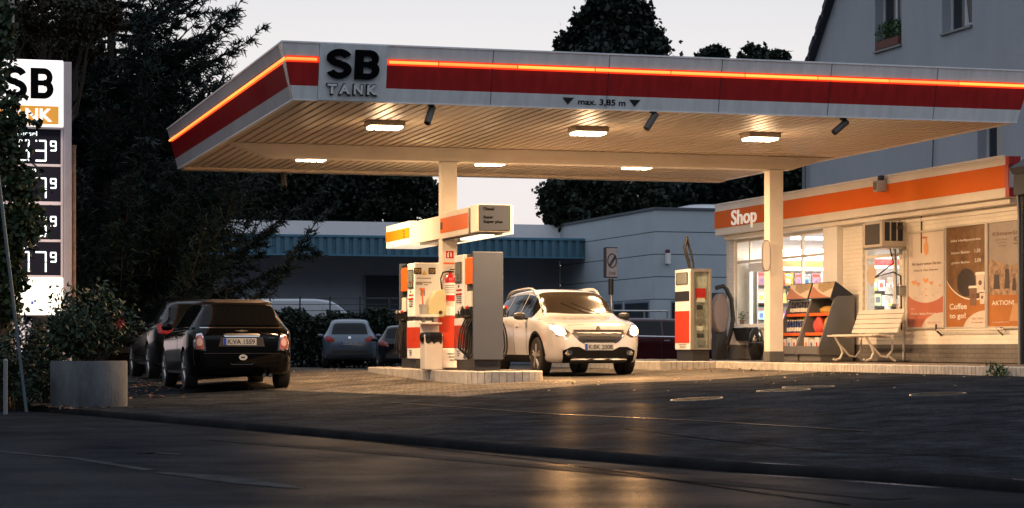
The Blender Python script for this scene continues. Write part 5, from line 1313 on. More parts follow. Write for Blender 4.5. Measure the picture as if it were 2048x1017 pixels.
# openings of the rear wall (shutter door + windows), seen under the awning
def rearpanel(name, px0, px1, py0, py1, Y, mt, parent=wh, off=.05, d=.05):
    x0 = pY(Y, px0)[0]; x1 = pY(Y, px1)[0]; k = depth((x0+x1)/2, Y)/F
    return MB().box(x0, x1, Y-off-d, Y-off, CZ+(HZ-py1)*k, CZ+(HZ-py0)*k).build(name, mt, parent)
dk = mat('shutter_dark', (.035, .045, .06), .6, var=.1)
o = rearpanel('shutter_door', 728, 905, 552, 650, WBY, dk, off=.01)
for (a, b_, c, d) in ((728, 905, 596, 599), (777, 780, 599, 620), (728, 905, 619, 622), (728, 731, 552, 640)): rearpanel('door_rail', a, b_, c, d, WBY-.06, mat('rail_grey', (.22, .25, .30), .5), o, .005, .02)
rearpanel('recess_shade_sheet', 285, 434, 560, 690, WBY, dk, off=.01); rearpanel('pilaster', 426, 434, 515, 690, WBY-.3, mat('warehouse_rear', (.17, .20, .25), .7), off=0, d=.2)  # flat dark sheet on the wall paints in the shade of a recess
for (a, b_) in ((1228, 1246), (1250, 1299)):
    o = MB().box(wx-.03, wx-.001, pX(wx, b_)[0], pX(wx, a)[0], CZ+.0, CZ+(HZ-603)/F*82).build('window', mat('frame_blue', (.16, .20, .26), .5), wh)
    MB().box(wx-.04, wx-.031, pX(wx, b_-1.5)[0], pX(wx, a+1.5)[0], CZ+.1, CZ+(HZ-607)/F*82).build('pane', mat('dark_pane', (.015, .02, .026), .06, spec=.8), o)
for (a, b_) in ((1342, 1400), (1404, 1460)):
    o = rearpanel('window', a, b_, 602, 640, wy, mat('frame_blue', (.16, .20, .26), .5), off=.002, d=.03)
    rearpanel('pane', a+2, b_-2, 606, 638, wy-.035, mat('dark_pane', (.015, .02, .026), .06, spec=.8), o, .001, .01)
o = rearpanel('wall_lamp', 1330, 1338, 507, 528, wy, M['white'], None, off=.01, d=.18); tag(o, 'small wall lantern with a dark red cap high on the warehouse wall', 'wall lamp'); rearpanel('cap', 1331, 1337, 500, 508, wy-.02, mat('dark_red_cap', (.12, .02, .03), .5), o, off=.01, d=.14)
xx, _ = pw(86, 1410)
o = MB().lathe([(1.5, 0), (1.45, .2), (1.1, .42), (.6, .52), (.0001, .56)], (pw(86, 1408)[0], pw(86, 1408)[1], WH+.0), n=24).build('skylight_dome', mat('dome_plastic', (.55, .56, .58), .3), None, smooth=True); tag(o, 'pale domed skylight on the flat warehouse roof', 'skylight')
MB().lathe([(1.56, -.2), (1.56, .04), (1.5, .04)], (pw(86, 1408)[0], pw(86, 1408)[1], WH+.0), n=24).build('kerb_ring', M['dark'], o)
MB().box(wx+.3, xr, wy+.3, WBY, WH-.3, WH-.2).build('roof', M['dark'], wh)
MB().box(pY(WBY, 200)[0], wx+.3, WBY+.301, WBY+14, WH-.4, WH-.3).build('rear_roof', M['dark'], wh)
# railing in front of the warehouse
rx0, ry0 = pw(70, 1195); rx1 = pw(70, 1350)[0]
ra = empty('metal_railing', ((rx0+rx1)/2, ry0, -.1), 'thin grey metal railing in front of the warehouse windows', 'railing')
zt2 = CZ+(HZ-622)/F*70
MB().tube([(rx0, ry0, zt2), (rx1, ry0, zt2)], .035, 6).tube([(rx0, ry0, zt2-.35), (rx1, ry0, zt2-.35)], .02, 6).build('rail', M['steel'], ra)
for k in range(4): x = rx0+(rx1-rx0)*k/3; MB().tube([(x, ry0, -.1), (x, ry0, zt2)], .03, 6).build('post', M['steel'], ra)
# traffic style sign (rectangular box on a pole)
sx2, sy2 = pw(48, 1222); k = 48/F; sgn = empty('road_sign', (sx2, sy2, gz(sx2, sy2)), 'rectangular white parking zone sign with a struck circle on a grey pole before the warehouse', 'sign')
zz = lambda py: CZ+(HZ-py)*k
MB().box(sx2-.14, sx2+.14, sy2-.05, sy2+.12, zz(556), zz(495)).build('box', M['dark'], sgn, bevel=.01)
MB().box(sx2-.12, sx2+.13, sy2-.056, sy2-.051, zz(554), zz(497)).build('face', mat('sign_face', (.36, .36, .39), .4), sgn)
rg = [(sx2+.005+.10*math.cos(t), zz(522)+.15*math.sin(t)) for t in [2*math.pi*i/24 for i in range(24)]]
MB().tube([(p_[0], sy2-.06, p_[1]) for p_ in rg+[rg[0]]], .012, 5).tube([(sx2-.07, sy2-.06, zz(522)-.12), (sx2+.08, sy2-.06, zz(522)+.12)], .016, 5).tube([(sx2-.03, sy2-.06, zz(522)-.12), (sx2+.10, sy2-.06, zz(522)+.10)], .01, 5).build('struck_circle', M['ink'], sgn)
text('ZONE', 'y', sx2-.08, sx2+.09, zz(551), zz(544), sy2-.058, M['ink'], sgn, 'lettering', .01, .001)
MB().tube([(sx2+.03, sy2+.04, gz(sx2, sy2)), (sx2+.02, sy2+.04, zz(556))], .03, 8).build('pole', M['steel'], sgn)
MB().tube([(sx2-.0, sy2+.0, zz(590)), (sx2-.0, sy2+.0, zz(558))], .06, 8).build('bin_sleeve', M['dark'], sgn)

# ------------------------------------------------------------------ CARS
def pchip(xs, ys, x):
    xs = np.array(xs, float); ys = np.array(ys, float); h = np.diff(xs); d = np.diff(ys)/h; m = np.zeros(len(xs))
    m[0], m[-1] = d[0], d[-1]
    for i in range(1, len(xs)-1):
        if d[i-1]*d[i] > 0:
            w1 = 2*h[i]+h[i-1]; w2 = h[i]+2*h[i-1]; m[i] = (w1+w2)/(w1/d[i-1]+w2/d[i])
    k = int(min(max(np.searchsorted(xs, x)-1, 0), len(h)-1)); t = (x-xs[k])/h[k]
    return float((1+2*t)*(1-t)**2*ys[k]+t*(1-t)**2*h[k]*m[k]+t*t*(3-2*t)*ys[k+1]+t*t*(t-1)*h[k]*m[k+1])
CAR = {
 # tables of (x from rear bumper 0 .. L front, value); zt top centre, zb belt, w half width, wt roof half width, z0 underside
 'crossover': dict(L=4.16, wheels=(.72, 3.26), rw=.335, arch=.385, tread=.205,
   zt=[(0,.92),(.05,1.02),(.12,1.12),(.30,1.36),(.55,1.47),(1.1,1.525),(1.8,1.54),(2.3,1.51),(2.55,1.46),(3.18,1.06),(3.3,1.03),(3.8,.94),(4.02,.86),(4.12,.76),(4.16,.66)],
   zb=[(0,.90),(.15,1.02),(.6,1.04),(2.2,1.0),(3.1,.97),(3.3,.96),(3.8,.87),(4.02,.79),(4.16,.62)],
   w=[(0,.70),(.08,.78),(.3,.84),(.8,.87),(3.2,.87),(3.7,.84),(3.95,.77),(4.10,.68),(4.16,.60)],
   wt=[(0,.60),(.2,.58),(.6,.58),(2.4,.59),(2.7,.62),(3.2,.66),(3.8,.62),(4.1,.52),(4.16,.48)],
   z0=[(0,.42),(.15,.30),(.5,.24),(3.5,.22),(3.95,.22),(4.16,.30)]),
 'hatch': dict(L=3.70, wheels=(.62, 3.08), rw=.31, arch=.355, tread=.20,
   zt=[(0,.82),(.04,.93),(.10,.99),(.22,1.18),(.36,1.345),(.6,1.39),(1.4,1.41),(2.0,1.39),(2.2,1.34),(2.62,1.0),(2.75,.96),(3.3,.90),(3.6,.80),(3.70,.66)],
   zb=[(0,.80),(.12,.92),(.6,.94),(2.6,.90),(3.3,.84),(3.6,.74),(3.70,.60)],
   w=[(0,.64),(.06,.745),(.25,.82),(.7,.84),(3.0,.84),(3.45,.78),(3.62,.70),(3.70,.62)],
   wt=[(0,.62),(.2,.60),(.4,.575),(2.0,.57),(2.6,.62),(3.3,.60),(3.7,.5)],
   z0=[(0,.34),(.12,.24),(.4,.19),(3.3,.18),(3.70,.26)]),
 'wagon': dict(L=4.5, wheels=(.85, 3.55), rw=.325, arch=.37, tread=.21,
   zt=[(0,.90),(.05,1.02),(.12,1.10),(.34,1.36),(.6,1.45),(1.5,1.48),(2.4,1.47),(2.7,1.42),(3.3,1.05),(3.45,1.0),(4.1,.90),(4.4,.80),(4.5,.66)],
   zb=[(0,.88),(.15,.98),(.6,.98),(3.2,.93),(3.45,.92),(4.1,.83),(4.4,.74),(4.5,.6)],
   w=[(0,.72),(.06,.80),(.3,.86),(.8,.89),(3.6,.89),(4.1,.83),(4.4,.72),(4.5,.62)],
   wt=[(0,.62),(.3,.60),(.6,.60),(2.5,.60),(3.3,.66),(4.1,.60),(4.5,.5)],
   z0=[(0,.36),(.15,.26),(.5,.21),(4.0,.20),(4.5,.28)]),
 'suv': dict(L=4.4, wheels=(.82, 3.46), rw=.35, arch=.40, tread=.22,
   zt=[(0,1.0),(.05,1.10),(.12,1.17),(.34,1.47),(.6,1.60),(1.2,1.66),(2.2,1.66),(2.6,1.60),(3.2,1.16),(3.35,1.11),(4.0,1.02),(4.3,.9),(4.4,.74)],
   zb=[(0,.98),(.15,1.07),(.6,1.09),(3.1,1.04),(3.35,1.02),(4.0,.94),(4.3,.84),(4.4,.68)],
   w=[(0,.74),(.06,.83),(.3,.89),(.8,.92),(3.5,.92),(4.0,.86),(4.3,.76),(4.4,.64)],
   wt=[(0,.64),(.3,.63),(.6,.64),(2.5,.64),(3.2,.70),(4.0,.64),(4.4,.5)],
   z0=[(0,.46),(.15,.34),(.5,.27),(4.0,.25),(4.4,.34)]),
 'van': dict(L=5.4, wheels=(1.1, 4.45), rw=.34, arch=.40, tread=.22,
   zt=[(0,2.3),(.05,2.42),(.15,2.46),(1,2.5),(3.2,2.5),(3.8,2.44),(4.3,2.2),(4.7,1.75),(4.95,1.3),(5.25,1.12),(5.4,.85)],
   zb=[(0,1.3),(.5,1.3),(4.2,1.3),(4.8,1.2),(5.25,1.0),(5.4,.8)],
   w=[(0,.92),(.06,.97),(.3,1.0),(4.4,1.0),(5.0,.92),(5.3,.8),(5.4,.7)],
   wt=[(0,.84),(.3,.86),(3.8,.84),(4.6,.8),(5.2,.7),(5.4,.6)],
   z0=[(0,.45),(.3,.32),(5.0,.3),(5.4,.36)]),
}
def csec(sp, x):
    g = lambda k: pchip([p[0] for p in sp[k]], [p[1] for p in sp[k]], x)
    zt, zb, w, wt, z0 = g('zt'), g('zb'), g('w'), g('wt'), g('z0')
    zt = max(zt, zb+.03); wt = min(wt, w*.96); h = zt-zb
    P = [(0, z0), (w*.80, z0), (w*.93, z0+.03), (w*.97, z0+.14), (w*.995, z0+.45*(zb-z0)), (w, zb-.16), (w*.985, zb-.04), (w*.955, zb)]
    r = min(.11, h*.45)
    P += [(wt+(w*.93-wt)*.55, zb+(h-r)*.45), (wt+.005, zt-r), (wt*.93, zt-r*.42), (wt*.74, zt-r*.15), (wt*.4, zt-r*.03), (0, zt)]
    # chaikin
    Q = [P[0]]
    for a, b_ in zip(P[:-1], P[1:]): Q += [(a[0]*.75+b_[0]*.25, a[1]*.75+b_[1]*.25), (a[0]*.25+b_[0]*.75, a[1]*.25+b_[1]*.75)]
    Q.append(P[-1]); return Q
def car(kind, paint_m, label, name='parked_car', group='cars standing at the station', lower=None):
    sp = CAR[kind]; L = sp['L']
    root = empty(name, (0, 0, 0), label, 'van' if kind == 'van' else 'car', group)
    xs = sorted(set([0, .02, .05, .09, .14]+list(np.linspace(.2, L-.25, 44))+[L-.2, L-.14, L-.09, L-.05, L-.02, L]))
    V = []; rings = []
    for x in xs:
        h = csec(sp, x); ring = [(y, z) for y, z in h]+[(-y, z) for y, z in reversed(h[1:-1])]
        rings.append(len(ring)); V += [(x-L/2, y, z) for y, z in ring]
    n = rings[0]; Fc = [(i*n+k, (i+1)*n+k, (i+1)*n+(k+1) % n, i*n+(k+1) % n) for i in range(len(xs)-1) for k in range(n)]
    Fc += [tuple(range(n)), tuple(range((len(xs)-1)*n+n-1, (len(xs)-1)*n-1, -1))]
    # closed surface for casts
    bvh = BVHTree.FromPolygons([Vector(v) for v in V], Fc)
    body = MB().add(V, Fc).build('body', [paint_m, M['black']], root, smooth=False)
    # wheel arches
    cut = MB()
    for wx_ in sp['wheels']:
        for s in (-1, 1):
            cut.lathe([(sp['arch'], -.16), (sp['arch'], .3)], (wx_-L/2, s*(.86 if kind != 'van' else .95), sp['rw']+.01), 'y', 36, 1)
    co = cut.build('cutter', [paint_m, M['black']], None, origin=(0, 0, 0))
    md = body.modifiers.new('b', 'BOOLEAN'); md.operation = 'DIFFERENCE'; md.object = co; md.solver = 'EXACT'
    dg = bpy.context.evaluated_depsgraph_get(); me = bpy.data.meshes.new_from_object(body.evaluated_get(dg))
    body.modifiers.clear(); body.data = me; bpy.data.objects.remove(co)
    for p in me.polygons: p.use_smooth = True
    me.set_sharp_from_angle(angle=R(32))
    def cast(axis, a, b_, off):
        # axis 'f' front, 'r' rear (a=y,b=z); 'l','R' sides (a=x,b=z); 't' top (a=x,b=y)
        o, d = {'f': ((9, a, b_), (-1, 0, 0)), 'r': ((-9, a, b_), (1, 0, 0)), 'l': ((a, 9, b_), (0, -1, 0)), 'R': ((a, -9, b_), (0, 1, 0)), 't': ((a, b_, 9), (0, 0, -1))}[axis]
        h = bvh.ray_cast(Vector(o), Vector(d))
        if h[0] is None:
            h2 = bvh.find_nearest(Vector({'f': (L/2, a, b_), 'r': (-L/2, a, b_), 'l': (a, .85, b_), 'R': (a, -.85, b_), 't': (a, b_, 1.3)}[axis])); return h2[0]+h2[1]*off
        return h[0]+h[1]*off if h[1].dot(Vector(d)) < 0 else h[0]-h[1]*off
    def decal(nm, axis, poly, mt, parent=root, off=.006, step=.05, smooth=True):
        P = [Vector(p) for p in poly]; E = []; pts = []
        for i in range(len(P)):
            a, b_ = P[i], P[(i+1) % len(P)]; k = max(1, int((b_-a).length/step))
            for j in range(k): pts.append(a+(b_-a)*j/k)
        nb = len(pts); E = [(i, (i+1) % nb) for i in range(nb)]
        x0, x1 = min(p.x for p in P), max(p.x for p in P); y0, y1 = min(p.y for p in P), max(p.y for p in P)
        x = x0+step*.5
        while x < x1:
            y = y0+step*.5
            while y < y1: pts.append(Vector((x+random.uniform(-.004, .004), y+random.uniform(-.004, .004)))); y += step
            x += step
        vs, es, fs, *_ = delaunay_2d_cdt(pts, E, [list(range(nb))], 1, 1e-5)
        vv = [cast(axis, v.x, v.y, off) for v in vs]; nv = len(vv)
        inn = [cast(axis, v.x, v.y, -.02) for v in vs]
        edges = {}
        for f in fs:
            for i in range(len(f)):
                e_ = (f[i], f[(i+1) % len(f)]); edges[tuple(sorted(e_))] = edges.get(tuple(sorted(e_)), 0)+1
        rim = [(a, b_, b_+nv, a+nv) for (a, b_), c in edges.items() if c == 1]
        o = MB().add(vv+inn, [tuple(f) for f in fs]+rim).build(nm, mt, parent, smooth=smooth)
        return o
    # wheels
    for wx_ in sp['wheels']:
        for s in (-1, 1):
            cy = s*(csec(sp, wx_)[10][0]-sp['tread']*.5-.01); c = (wx_-L/2, cy, sp['rw']); rw = sp['rw']; t2 = sp['tread']/2; ri = rw*.66
            w_ = MB().lathe([(ri, -t2*.9), (rw*.93, -t2), (rw, -t2*.75), (rw, t2*.75), (rw*.93, t2), (ri, t2*.9)], c, 'y', 36).build('wheel', M['rubber'], root, smooth=True)
            r_ = MB(); r_.lathe([(ri*1.01, -t2*.88), (ri*1.01, t2*.88)], c, 'y', 36)
            so = s*t2*.80
            for k in range(5):
                a = 2*math.pi*k/5+.3
                for da in (-.16, .16):
                    p0 = (c[0]+math.cos(a)*.05, c[1]+so, c[2]+math.sin(a)*.05); p1 = (c[0]+math.cos(a+da)*ri, c[1]+so*.92, c[2]+math.sin(a+da)*ri)
                    r_.tube([p0, p1], [.030, .024], 6)
            r_.lathe([(.06, so-.03), (.06, so+.012*s), (.0001, so+.016*s)], c, 'y', 16)
            r_.lathe([(ri, so), (ri*.90, so-.012*s), (ri*.90, so-.05*s)], c, 'y', 36)
            r_.build('rim', mat('alloy_rim', (.45, .43, .41), .3, .85), w_, smooth=True)
            MB().lathe([(.0001, 0), (ri*.9, 0)], (c[0], c[1]+so*.3, c[2]), 'y', 24).build('brake_disc', M['dark'], w_)
    return root, decal, cast, sp, bvh
def beltz(sp, x): return pchip([p[0] for p in sp['zb']], [p[1] for p in sp['zb']], x)
def topz(sp, x): return pchip([p[0] for p in sp['zt']], [p[1] for p in sp['zt']], x)
def side_glass(decal, sp, L, x0, x1, ax='both', cuts=(), marg=.055, top=.10, lbl='side_window'):
    for s in ('l', 'R'):
        segs = [x0]+list(cuts)+[x1]
        for a, b_ in zip(segs[:-1], segs[1:]):
            a2 = a+.025; b2 = b_-.025; n = 8; up = []; lo = []
            for i in range(n+1):
                x = a2+(b2-a2)*i/n; lo.append((x-L/2, beltz(sp, x)+.03)); up.append((x-L/2, max(beltz(sp, x)+.035, topz(sp, x)-top)))
            decal(lbl, s, lo+up[::-1], M['carglass'])
def plate(root, cast, axis, y0, zc, txt, w=.52, h=.11, blue=True, dim=1):
    sgn_ = 1 if axis == 'f' else -1
    p = cast(axis, y0, zc, .0); q1 = cast(axis, y0-w*.45, zc, 0); q2 = cast(axis, y0+w*.45, zc, 0); q3 = cast(axis, y0, zc+h*.5, 0); q4 = cast(axis, y0, zc-h*.5, 0)
    x = max(q.x*sgn_ for q in (p, q1, q2, q3, q4))*sgn_
    xo = x+sgn_*.012
    pl = MB().box(x-.02*sgn_, xo, y0-w/2, y0+w/2, zc-h/2, zc+h/2).build('number_plate', mat('plate_white', (.34, .36, .38), .4), root, bevel=.003)
    ln = -sgn_*-1  # viewer's left: for front view (looking -x) left is -y ... handled by sign
    # viewer in front looks along -x : right-hand = -y ; behind looks along +x : right-hand = -y mirrored
    rt = 1 if axis == 'f' else -1      # +y is to the viewer's right for the front, -y for the rear
    def Yv(u): return y0+rt*(u-.5)*w
    MB().box(xo+.001*sgn_, xo+.002*sgn_, Yv(0.01), Yv(.09), zc-h/2+.003, zc+h/2-.003).build('country_strip', mat('plate_blue', (.01, .04, .35), .4), pl)
    cu = bpy.data.curves.new('t', 'FONT'); cu.body = txt; cu.offset = .02; cu.resolution_u = 3
    ob = bpy.data.objects.new('t', cu); COL.objects.link(ob); dg = bpy.context.evaluated_depsgraph_get(); me = bpy.data.meshes.new_from_object(ob.evaluated_get(dg))
    co = np.array([tuple(v.co) for v in me.vertices]); fs = [tuple(p.vertices) for p in me.polygons]; lo, hi = co.min(0), co.max(0)
    bpy.data.objects.remove(ob)
    vs = [(xo+.0035*sgn_, Yv(.13+.82*(c[0]-lo[0])/(hi[0]-lo[0])), zc-h*.34+h*.68*(c[1]-lo[1])/(hi[1]-lo[1])) for c in co]
    MB().add(vs, fs).build('plate_lettering', M['ink'], pl)
    return pl
def place_car(root, X, Y, heading):
    root.location = (X, Y, gz(X, Y)); root.rotation_euler = (0, 0, R(heading))

# ---- white crossover, headlights on, facing the camera (+x local = front)
wp = mat('car_paint_white', (.50, .51, .53), .22, coat=1.0)
r, dec, cast, sp, bvh = car('crossover', wp, 'white crossover car with lit headlights and roof rails driving between the two pillars', 'moving_car')
L = sp['L']; h = L/2
# windscreen (top cast), between cowl and roof
def screen(dec, nm, xa, xb, ya, yb, top_in=.0):
    poly = []; n = 8
    for i in range(n+1): t = -1+2*i/n; poly.append((xa-h_ - .10*t*t*sgnx, t*ya))
    for i in range(n+1): t = 1-2*i/n; poly.append((xb-h_ - .06*t*t*sgnx, t*yb))
    return dec(nm, 't', poly, mat('windscreen_glass', (.022, .017, .012), .16, spec=.10), off=.007, step=.07)
h_ = h; sgnx = 1
screen(dec, 'windscreen', 3.14, 2.52, .66, .555)
side_glass(dec, sp, L, .55, 2.86, cuts=(1.12, 2.02))
blk = mat('bumper_black', (.0045, .0045, .005), .6, spec=.1)
# lower dark bumper & sills
dec('bumper_lower', 'f', [(-.62, .24), (.62, .24), (.64, .44), (.50, .50), (.36, .50), (.24, .44), (-.24, .44), (-.36, .50), (-.50, .50), (-.64, .44)], blk, off=.012)
dec('grille', 'f', [(-.44, .765), (.44, .765), (.46, .73), (.35, .62), (.27, .575), (-.27, .575), (-.35, .62), (-.46, .73)], M['ink'], off=.010)
dec('bumper_lip', 'f', [(-.5, .27), (.5, .27), (.5, .30), (-.5, .30)], mat('lip_silver', (.22, .22, .22), .4, .5), off=.022)
for z in (.615, .67, .725):
    wv = .25+(z-.575)*.98
    dec('grille_bar', 'f', [(-wv, z), (wv, z), (wv, z+.010), (-wv, z+.010)], M['steel'] if z > .7 else M['dark'], off=.022, step=.06)
dec('grille_rim', 'f', [(-.46, .768), (.46, .768), (.46, .782), (-.46, .782)], M['chrome'], off=.018)
for s in (-1, 1):
    dec('grille_rim', 'f', [(s*.27, .558), (s*.36, .605), (s*.48, .73), (s*.465, .74), (s*.35, .62), (s*.265, .572)], M['chrome'], off=.018, step=.04)
    dec('headlight_housing', 'f', [(s*.48, .71), (s*.56, .655), (s*.72, .68), (s*.785, .80), (s*.77, .90), (s*.68, .88), (s*.56, .80)], M['chrome'], off=.008, step=.04)
    hl = dec('headlight', 'f', [(s*.575, .72), (s*.64, .685), (s*.72, .715), (s*.755, .80), (s*.73, .855), (s*.66, .85), (s*.595, .80)], emis('headlight_lit', (1.0, .80, .52), 14), off=.016, step=.03)
    fl_ = dec('fog_lamp', 'f', [(s*.50, .36), (s*.58, .36), (s*.60, .40), (s*.58, .44), (s*.50, .44), (s*.48, .40)], M['chrome'], off=.018, step=.03)
    ld = bpy.data.lights.new('beam', 'SPOT'); ld.energy = 2600; ld.color = (1, .50, .18); ld.spot_size = R(58); ld.spot_blend = .8; ld.shadow_soft_size = .06
    lo = bpy.data.objects.new('headlight_beam', ld); COL.objects.link(lo); lo.parent = r; lo.location = (h+.10, s*.62, .72); lo.rotation_euler = (R(90), 0, R(-90)); lo.rotation_euler = Vector((1, -.22, .02)).to_track_quat('-Z', 'Y').to_euler()
    # rails
    pts = []
    for i in range(13):
        x = .55+(2.42-.55)*i/12; p = cast('t', x-h, s*.575, 0); lift = .085*min(1, min(i, 12-i)/1.4)
        pts.append((p.x, p.y, p.z+lift+.004))
    MB().tube(pts, .024, 8).build('roof_rail', mat('rail_alu', (.65, .63, .60), .3, .7), r, smooth=True)
    # mirror
    mz = 1.02; mp_ = cast('l' if s > 0 else 'R', 2.62-h, mz, 0)
    m_ = MB().lathe([(.0001, -.11), (.045, -.10), (.068, -.04), (.07, .05), (.05, .09), (.0001, .10)], (mp_.x+.03, mp_.y+s*.16, mz+.02), 'y', 14).build('mirror', M['dark'], r, smooth=True)
    MB().tube([(mp_.x+.05, mp_.y-s*.02, mz-.03), (mp_.x+.03, mp_.y+s*.12, mz-.02)], .022, 6).build('mirror_foot', blk, m_)
    # seams & handles
    sd = 'l' if s > 0 else 'R'
    for x in (2.72, 1.95, 1.12): dec('door_seam', sd, [(x-h, .36), (x-h+.008, .36), (x-h+.008, .96), (x-h, .96)], M['ink'], off=.003, step=.08)
    for x in (2.05, 1.22): dec('door_handle', sd, [(x-h, .85), (x-h+.17, .855), (x-h+.17, .88), (x-h, .875)], wp, off=.022, step=.04)
    dec('sill_cladding', sd, [(1.15-h, .24), (2.82-h, .24), (2.82-h, .36), (1.15-h, .36)], blk, off=.010, step=.08)
    for wc in sp['wheels']:
        poly = [(wc-h+math.cos(t)*.43, sp['rw']+.01+math.sin(t)*.43) for t in [math.pi*i/16 for i in range(17)]]+[(wc-h+math.cos(t)*.386, sp['rw']+.01+math.sin(t)*.386) for t in [math.pi*(16-i)/16 for i in range(17)]]
        dec('arch_cladding', sd, poly, blk, off=.008, step=.06)
    dec('wiper', 't', [(3.12-h, s*.1+.25), (3.13-h, s*.1+.25), (2.86-h, s*.1-.18), (2.85-h, s*.1-.18)], blk, off=.016, step=.1)
dec('bonnet_seam', 't', [(3.99-h, -.56), (3.99-h, .56), (3.982-h, .56), (3.982-h, -.56)], M['ink'], off=.003, step=.08)
plate(r, cast, 'f', 0, .50, 'K:BK 2008')
# lion-like abstract badge
dec('badge', 'f', [(-.035, .80), (-.01, .84), (.02, .845), (.045, .82), (.025, .815), (.04, .78), (.02, .785), (.0, .81), (-.02, .785), (-.045, .775)], M['chrome'], off=.012, step=.02)
place_car(r, 11.30, 33.7+h, -90); white_car = r; r.scale = (.97, .965, .965)

# ---- black small hatchback, rear towards camera
bp = mat('car_paint_black', (.0015, .0016, .002), .08, coat=.28, spec=.12)
r, dec, cast, sp, bvh = car('hatch', bp, 'small black hatchback with a bronze roof seen from behind, nearest car on the left')
L = sp['L']; h = L/2; h_ = h; sgnx = -1
side_glass(dec, sp, L, .42, 2.5, cuts=(1.25,), top=.09)
roofp = mat('roof_bronze', (.08, .06, .05), .25, .3, coat=.5)
dec('roof_panel', 't', [(.32-h, -.50), (.32-h, .50), (.5-h, .55), (2.0-h, .54), (2.0-h, -.54), (.5-h, -.55)], roofp, off=.006, step=.1)
dec('rear_window', 'r', [(-.62, 1.0), (.62, 1.0), (.575, 1.12), (.51, 1.30), (.40, 1.325), (-.40, 1.325), (-.51, 1.30), (-.575, 1.12)], M['carglass'], off=.008)
dec('roof_spoiler', 'r', [(-.53, 1.325), (.53, 1.325), (.50, 1.365), (-.50, 1.365)], roofp, off=.05, step=.06)
dec('boot_line', 'r', [(-.64, .955), (.64, .955), (.64, .965), (-.64, .965)], M['chrome'], off=.006, step=.06)
dec('chrome_handle', 'r', [(-.27, .82), (.27, .82), (.29, .85), (.25, .865), (-.25, .865), (-.29, .85)], M['chrome'], off=.02, step=.04)
dec('boot_seam', 'r', [(-.60, .56), (.60, .56), (.60, .566), (-.60, .566)], M['ink'], off=.004, step=.08)
dec('plate_recess', 'r', [(-.36, .67), (.36, .67), (.33, .815), (-.33, .815)], M['ink'], off=.004, step=.06)
plate(r, cast, 'r', 0.03, .745, 'K:VA 1559')
for s in (-1, 1):
    fr_ = dec('tail_light_rim', 'r', [(s*.56, .60), (s*.73, .62), (s*.745, .74), (s*.70, .86), (s*.62, .875), (s*.575, .76)], M['chrome'], off=.010, step=.03)
    dec('tail_light', 'r', [(s*.585, .625), (s*.705, .64), (s*.72, .74), (s*.685, .84), (s*.63, .85), (s*.60, .76)], mat('taillight_pinkish', (.30, .10, .10), .15, coat=1), fr_, off=.018, step=.03)
    dec('tail_lamp_ring', 'r', [(s*(.655+.042*math.cos(t)), .735+.06*math.sin(t)) for t in [2*math.pi*i/14 for i in range(14)]], mat('lamp_clear', (.55, .38, .36), .15, coat=1), fr_, off=.024, step=.03)
    sd = 'l' if s > 0 else 'R'
    mp_ = cast(sd, 2.3-h, .98, 0)
    MB().lathe([(.0001, -.10), (.045, -.08), (.062, .0), (.05, .08), (.0001, .10)], (mp_.x, mp_.y+s*.13, .99), 'y', 12).build('mirror', bp, r, smooth=True)
    dec('door_seam', sd, [(1.3-h, .3), (1.308-h, .3), (1.308-h, .90), (1.3-h, .90)], M['ink'], off=.003, step=.1)
    dec('door_handle', sd, [(1.4-h, .80), (1.55-h, .80), (1.55-h, .825), (1.4-h, .825)], M['chrome'], off=.02, step=.05)
    dec('sill_strip', sd, [(1.0-h, .24), (2.7-h, .24), (2.7-h, .27), (1.0-h, .27)], mat('sill_dull', (.03, .03, .03), .5), off=.008, step=.1)
    dec('window_trim', sd, [(.3-h, .925), (2.5-h, .905), (2.5-h, .918), (.3-h, .938)], M['chrome'], off=.007, step=.08)
dec('round_sticker', 'r', [(-.02+.065*math.cos(t), .50+.045*math.sin(t)) for t in [2*math.pi*i/16 for i in range(16)]], mat('sticker_grey', (.35, .38, .42), .4), off=.006, step=.03)
dec('sticker_mark', 'r', [(-.05, .487), (.012, .487), (.012, .513), (-.05, .513)], M['ink'], off=.0075, step=.03)
dec('bumper_chrome', 'r', [(-.16, .385), (.16, .385), (.18, .41), (.17, .41), (.15, .395), (-.15, .395), (-.17, .41), (-.18, .41)], M['chrome'], off=.012, step=.03)
dec('badge', 'r', [(-.11, .905), (-.02, .915), (0, .925), (.02, .915), (.11, .905), (.02, .895), (0, .888), (-.02, .895)], M['chrome'], off=.02, step=.03)
dec('model_mark', 'r', [(-.52, .80), (-.42, .80), (-.42, .815), (-.52, .815)], M['chrome'], off=.01, step=.03)
MB().tube([(1.15-h+.55, 0, 1.39), (1.15-h+.45, 0, 1.58)], .006, 6).build('antenna', M['black'], r)
MB().tube([(-h-.02, -.45, .22), (-h+.1, -.45, .22)], .03, 10).tube([(-h-.02, -.35, .22), (-h+.1, -.35, .22)], .03, 10).build('exhaust', M['chrome'], r, smooth=True)
place_car(r, 5.40, 33.7+h, 90)

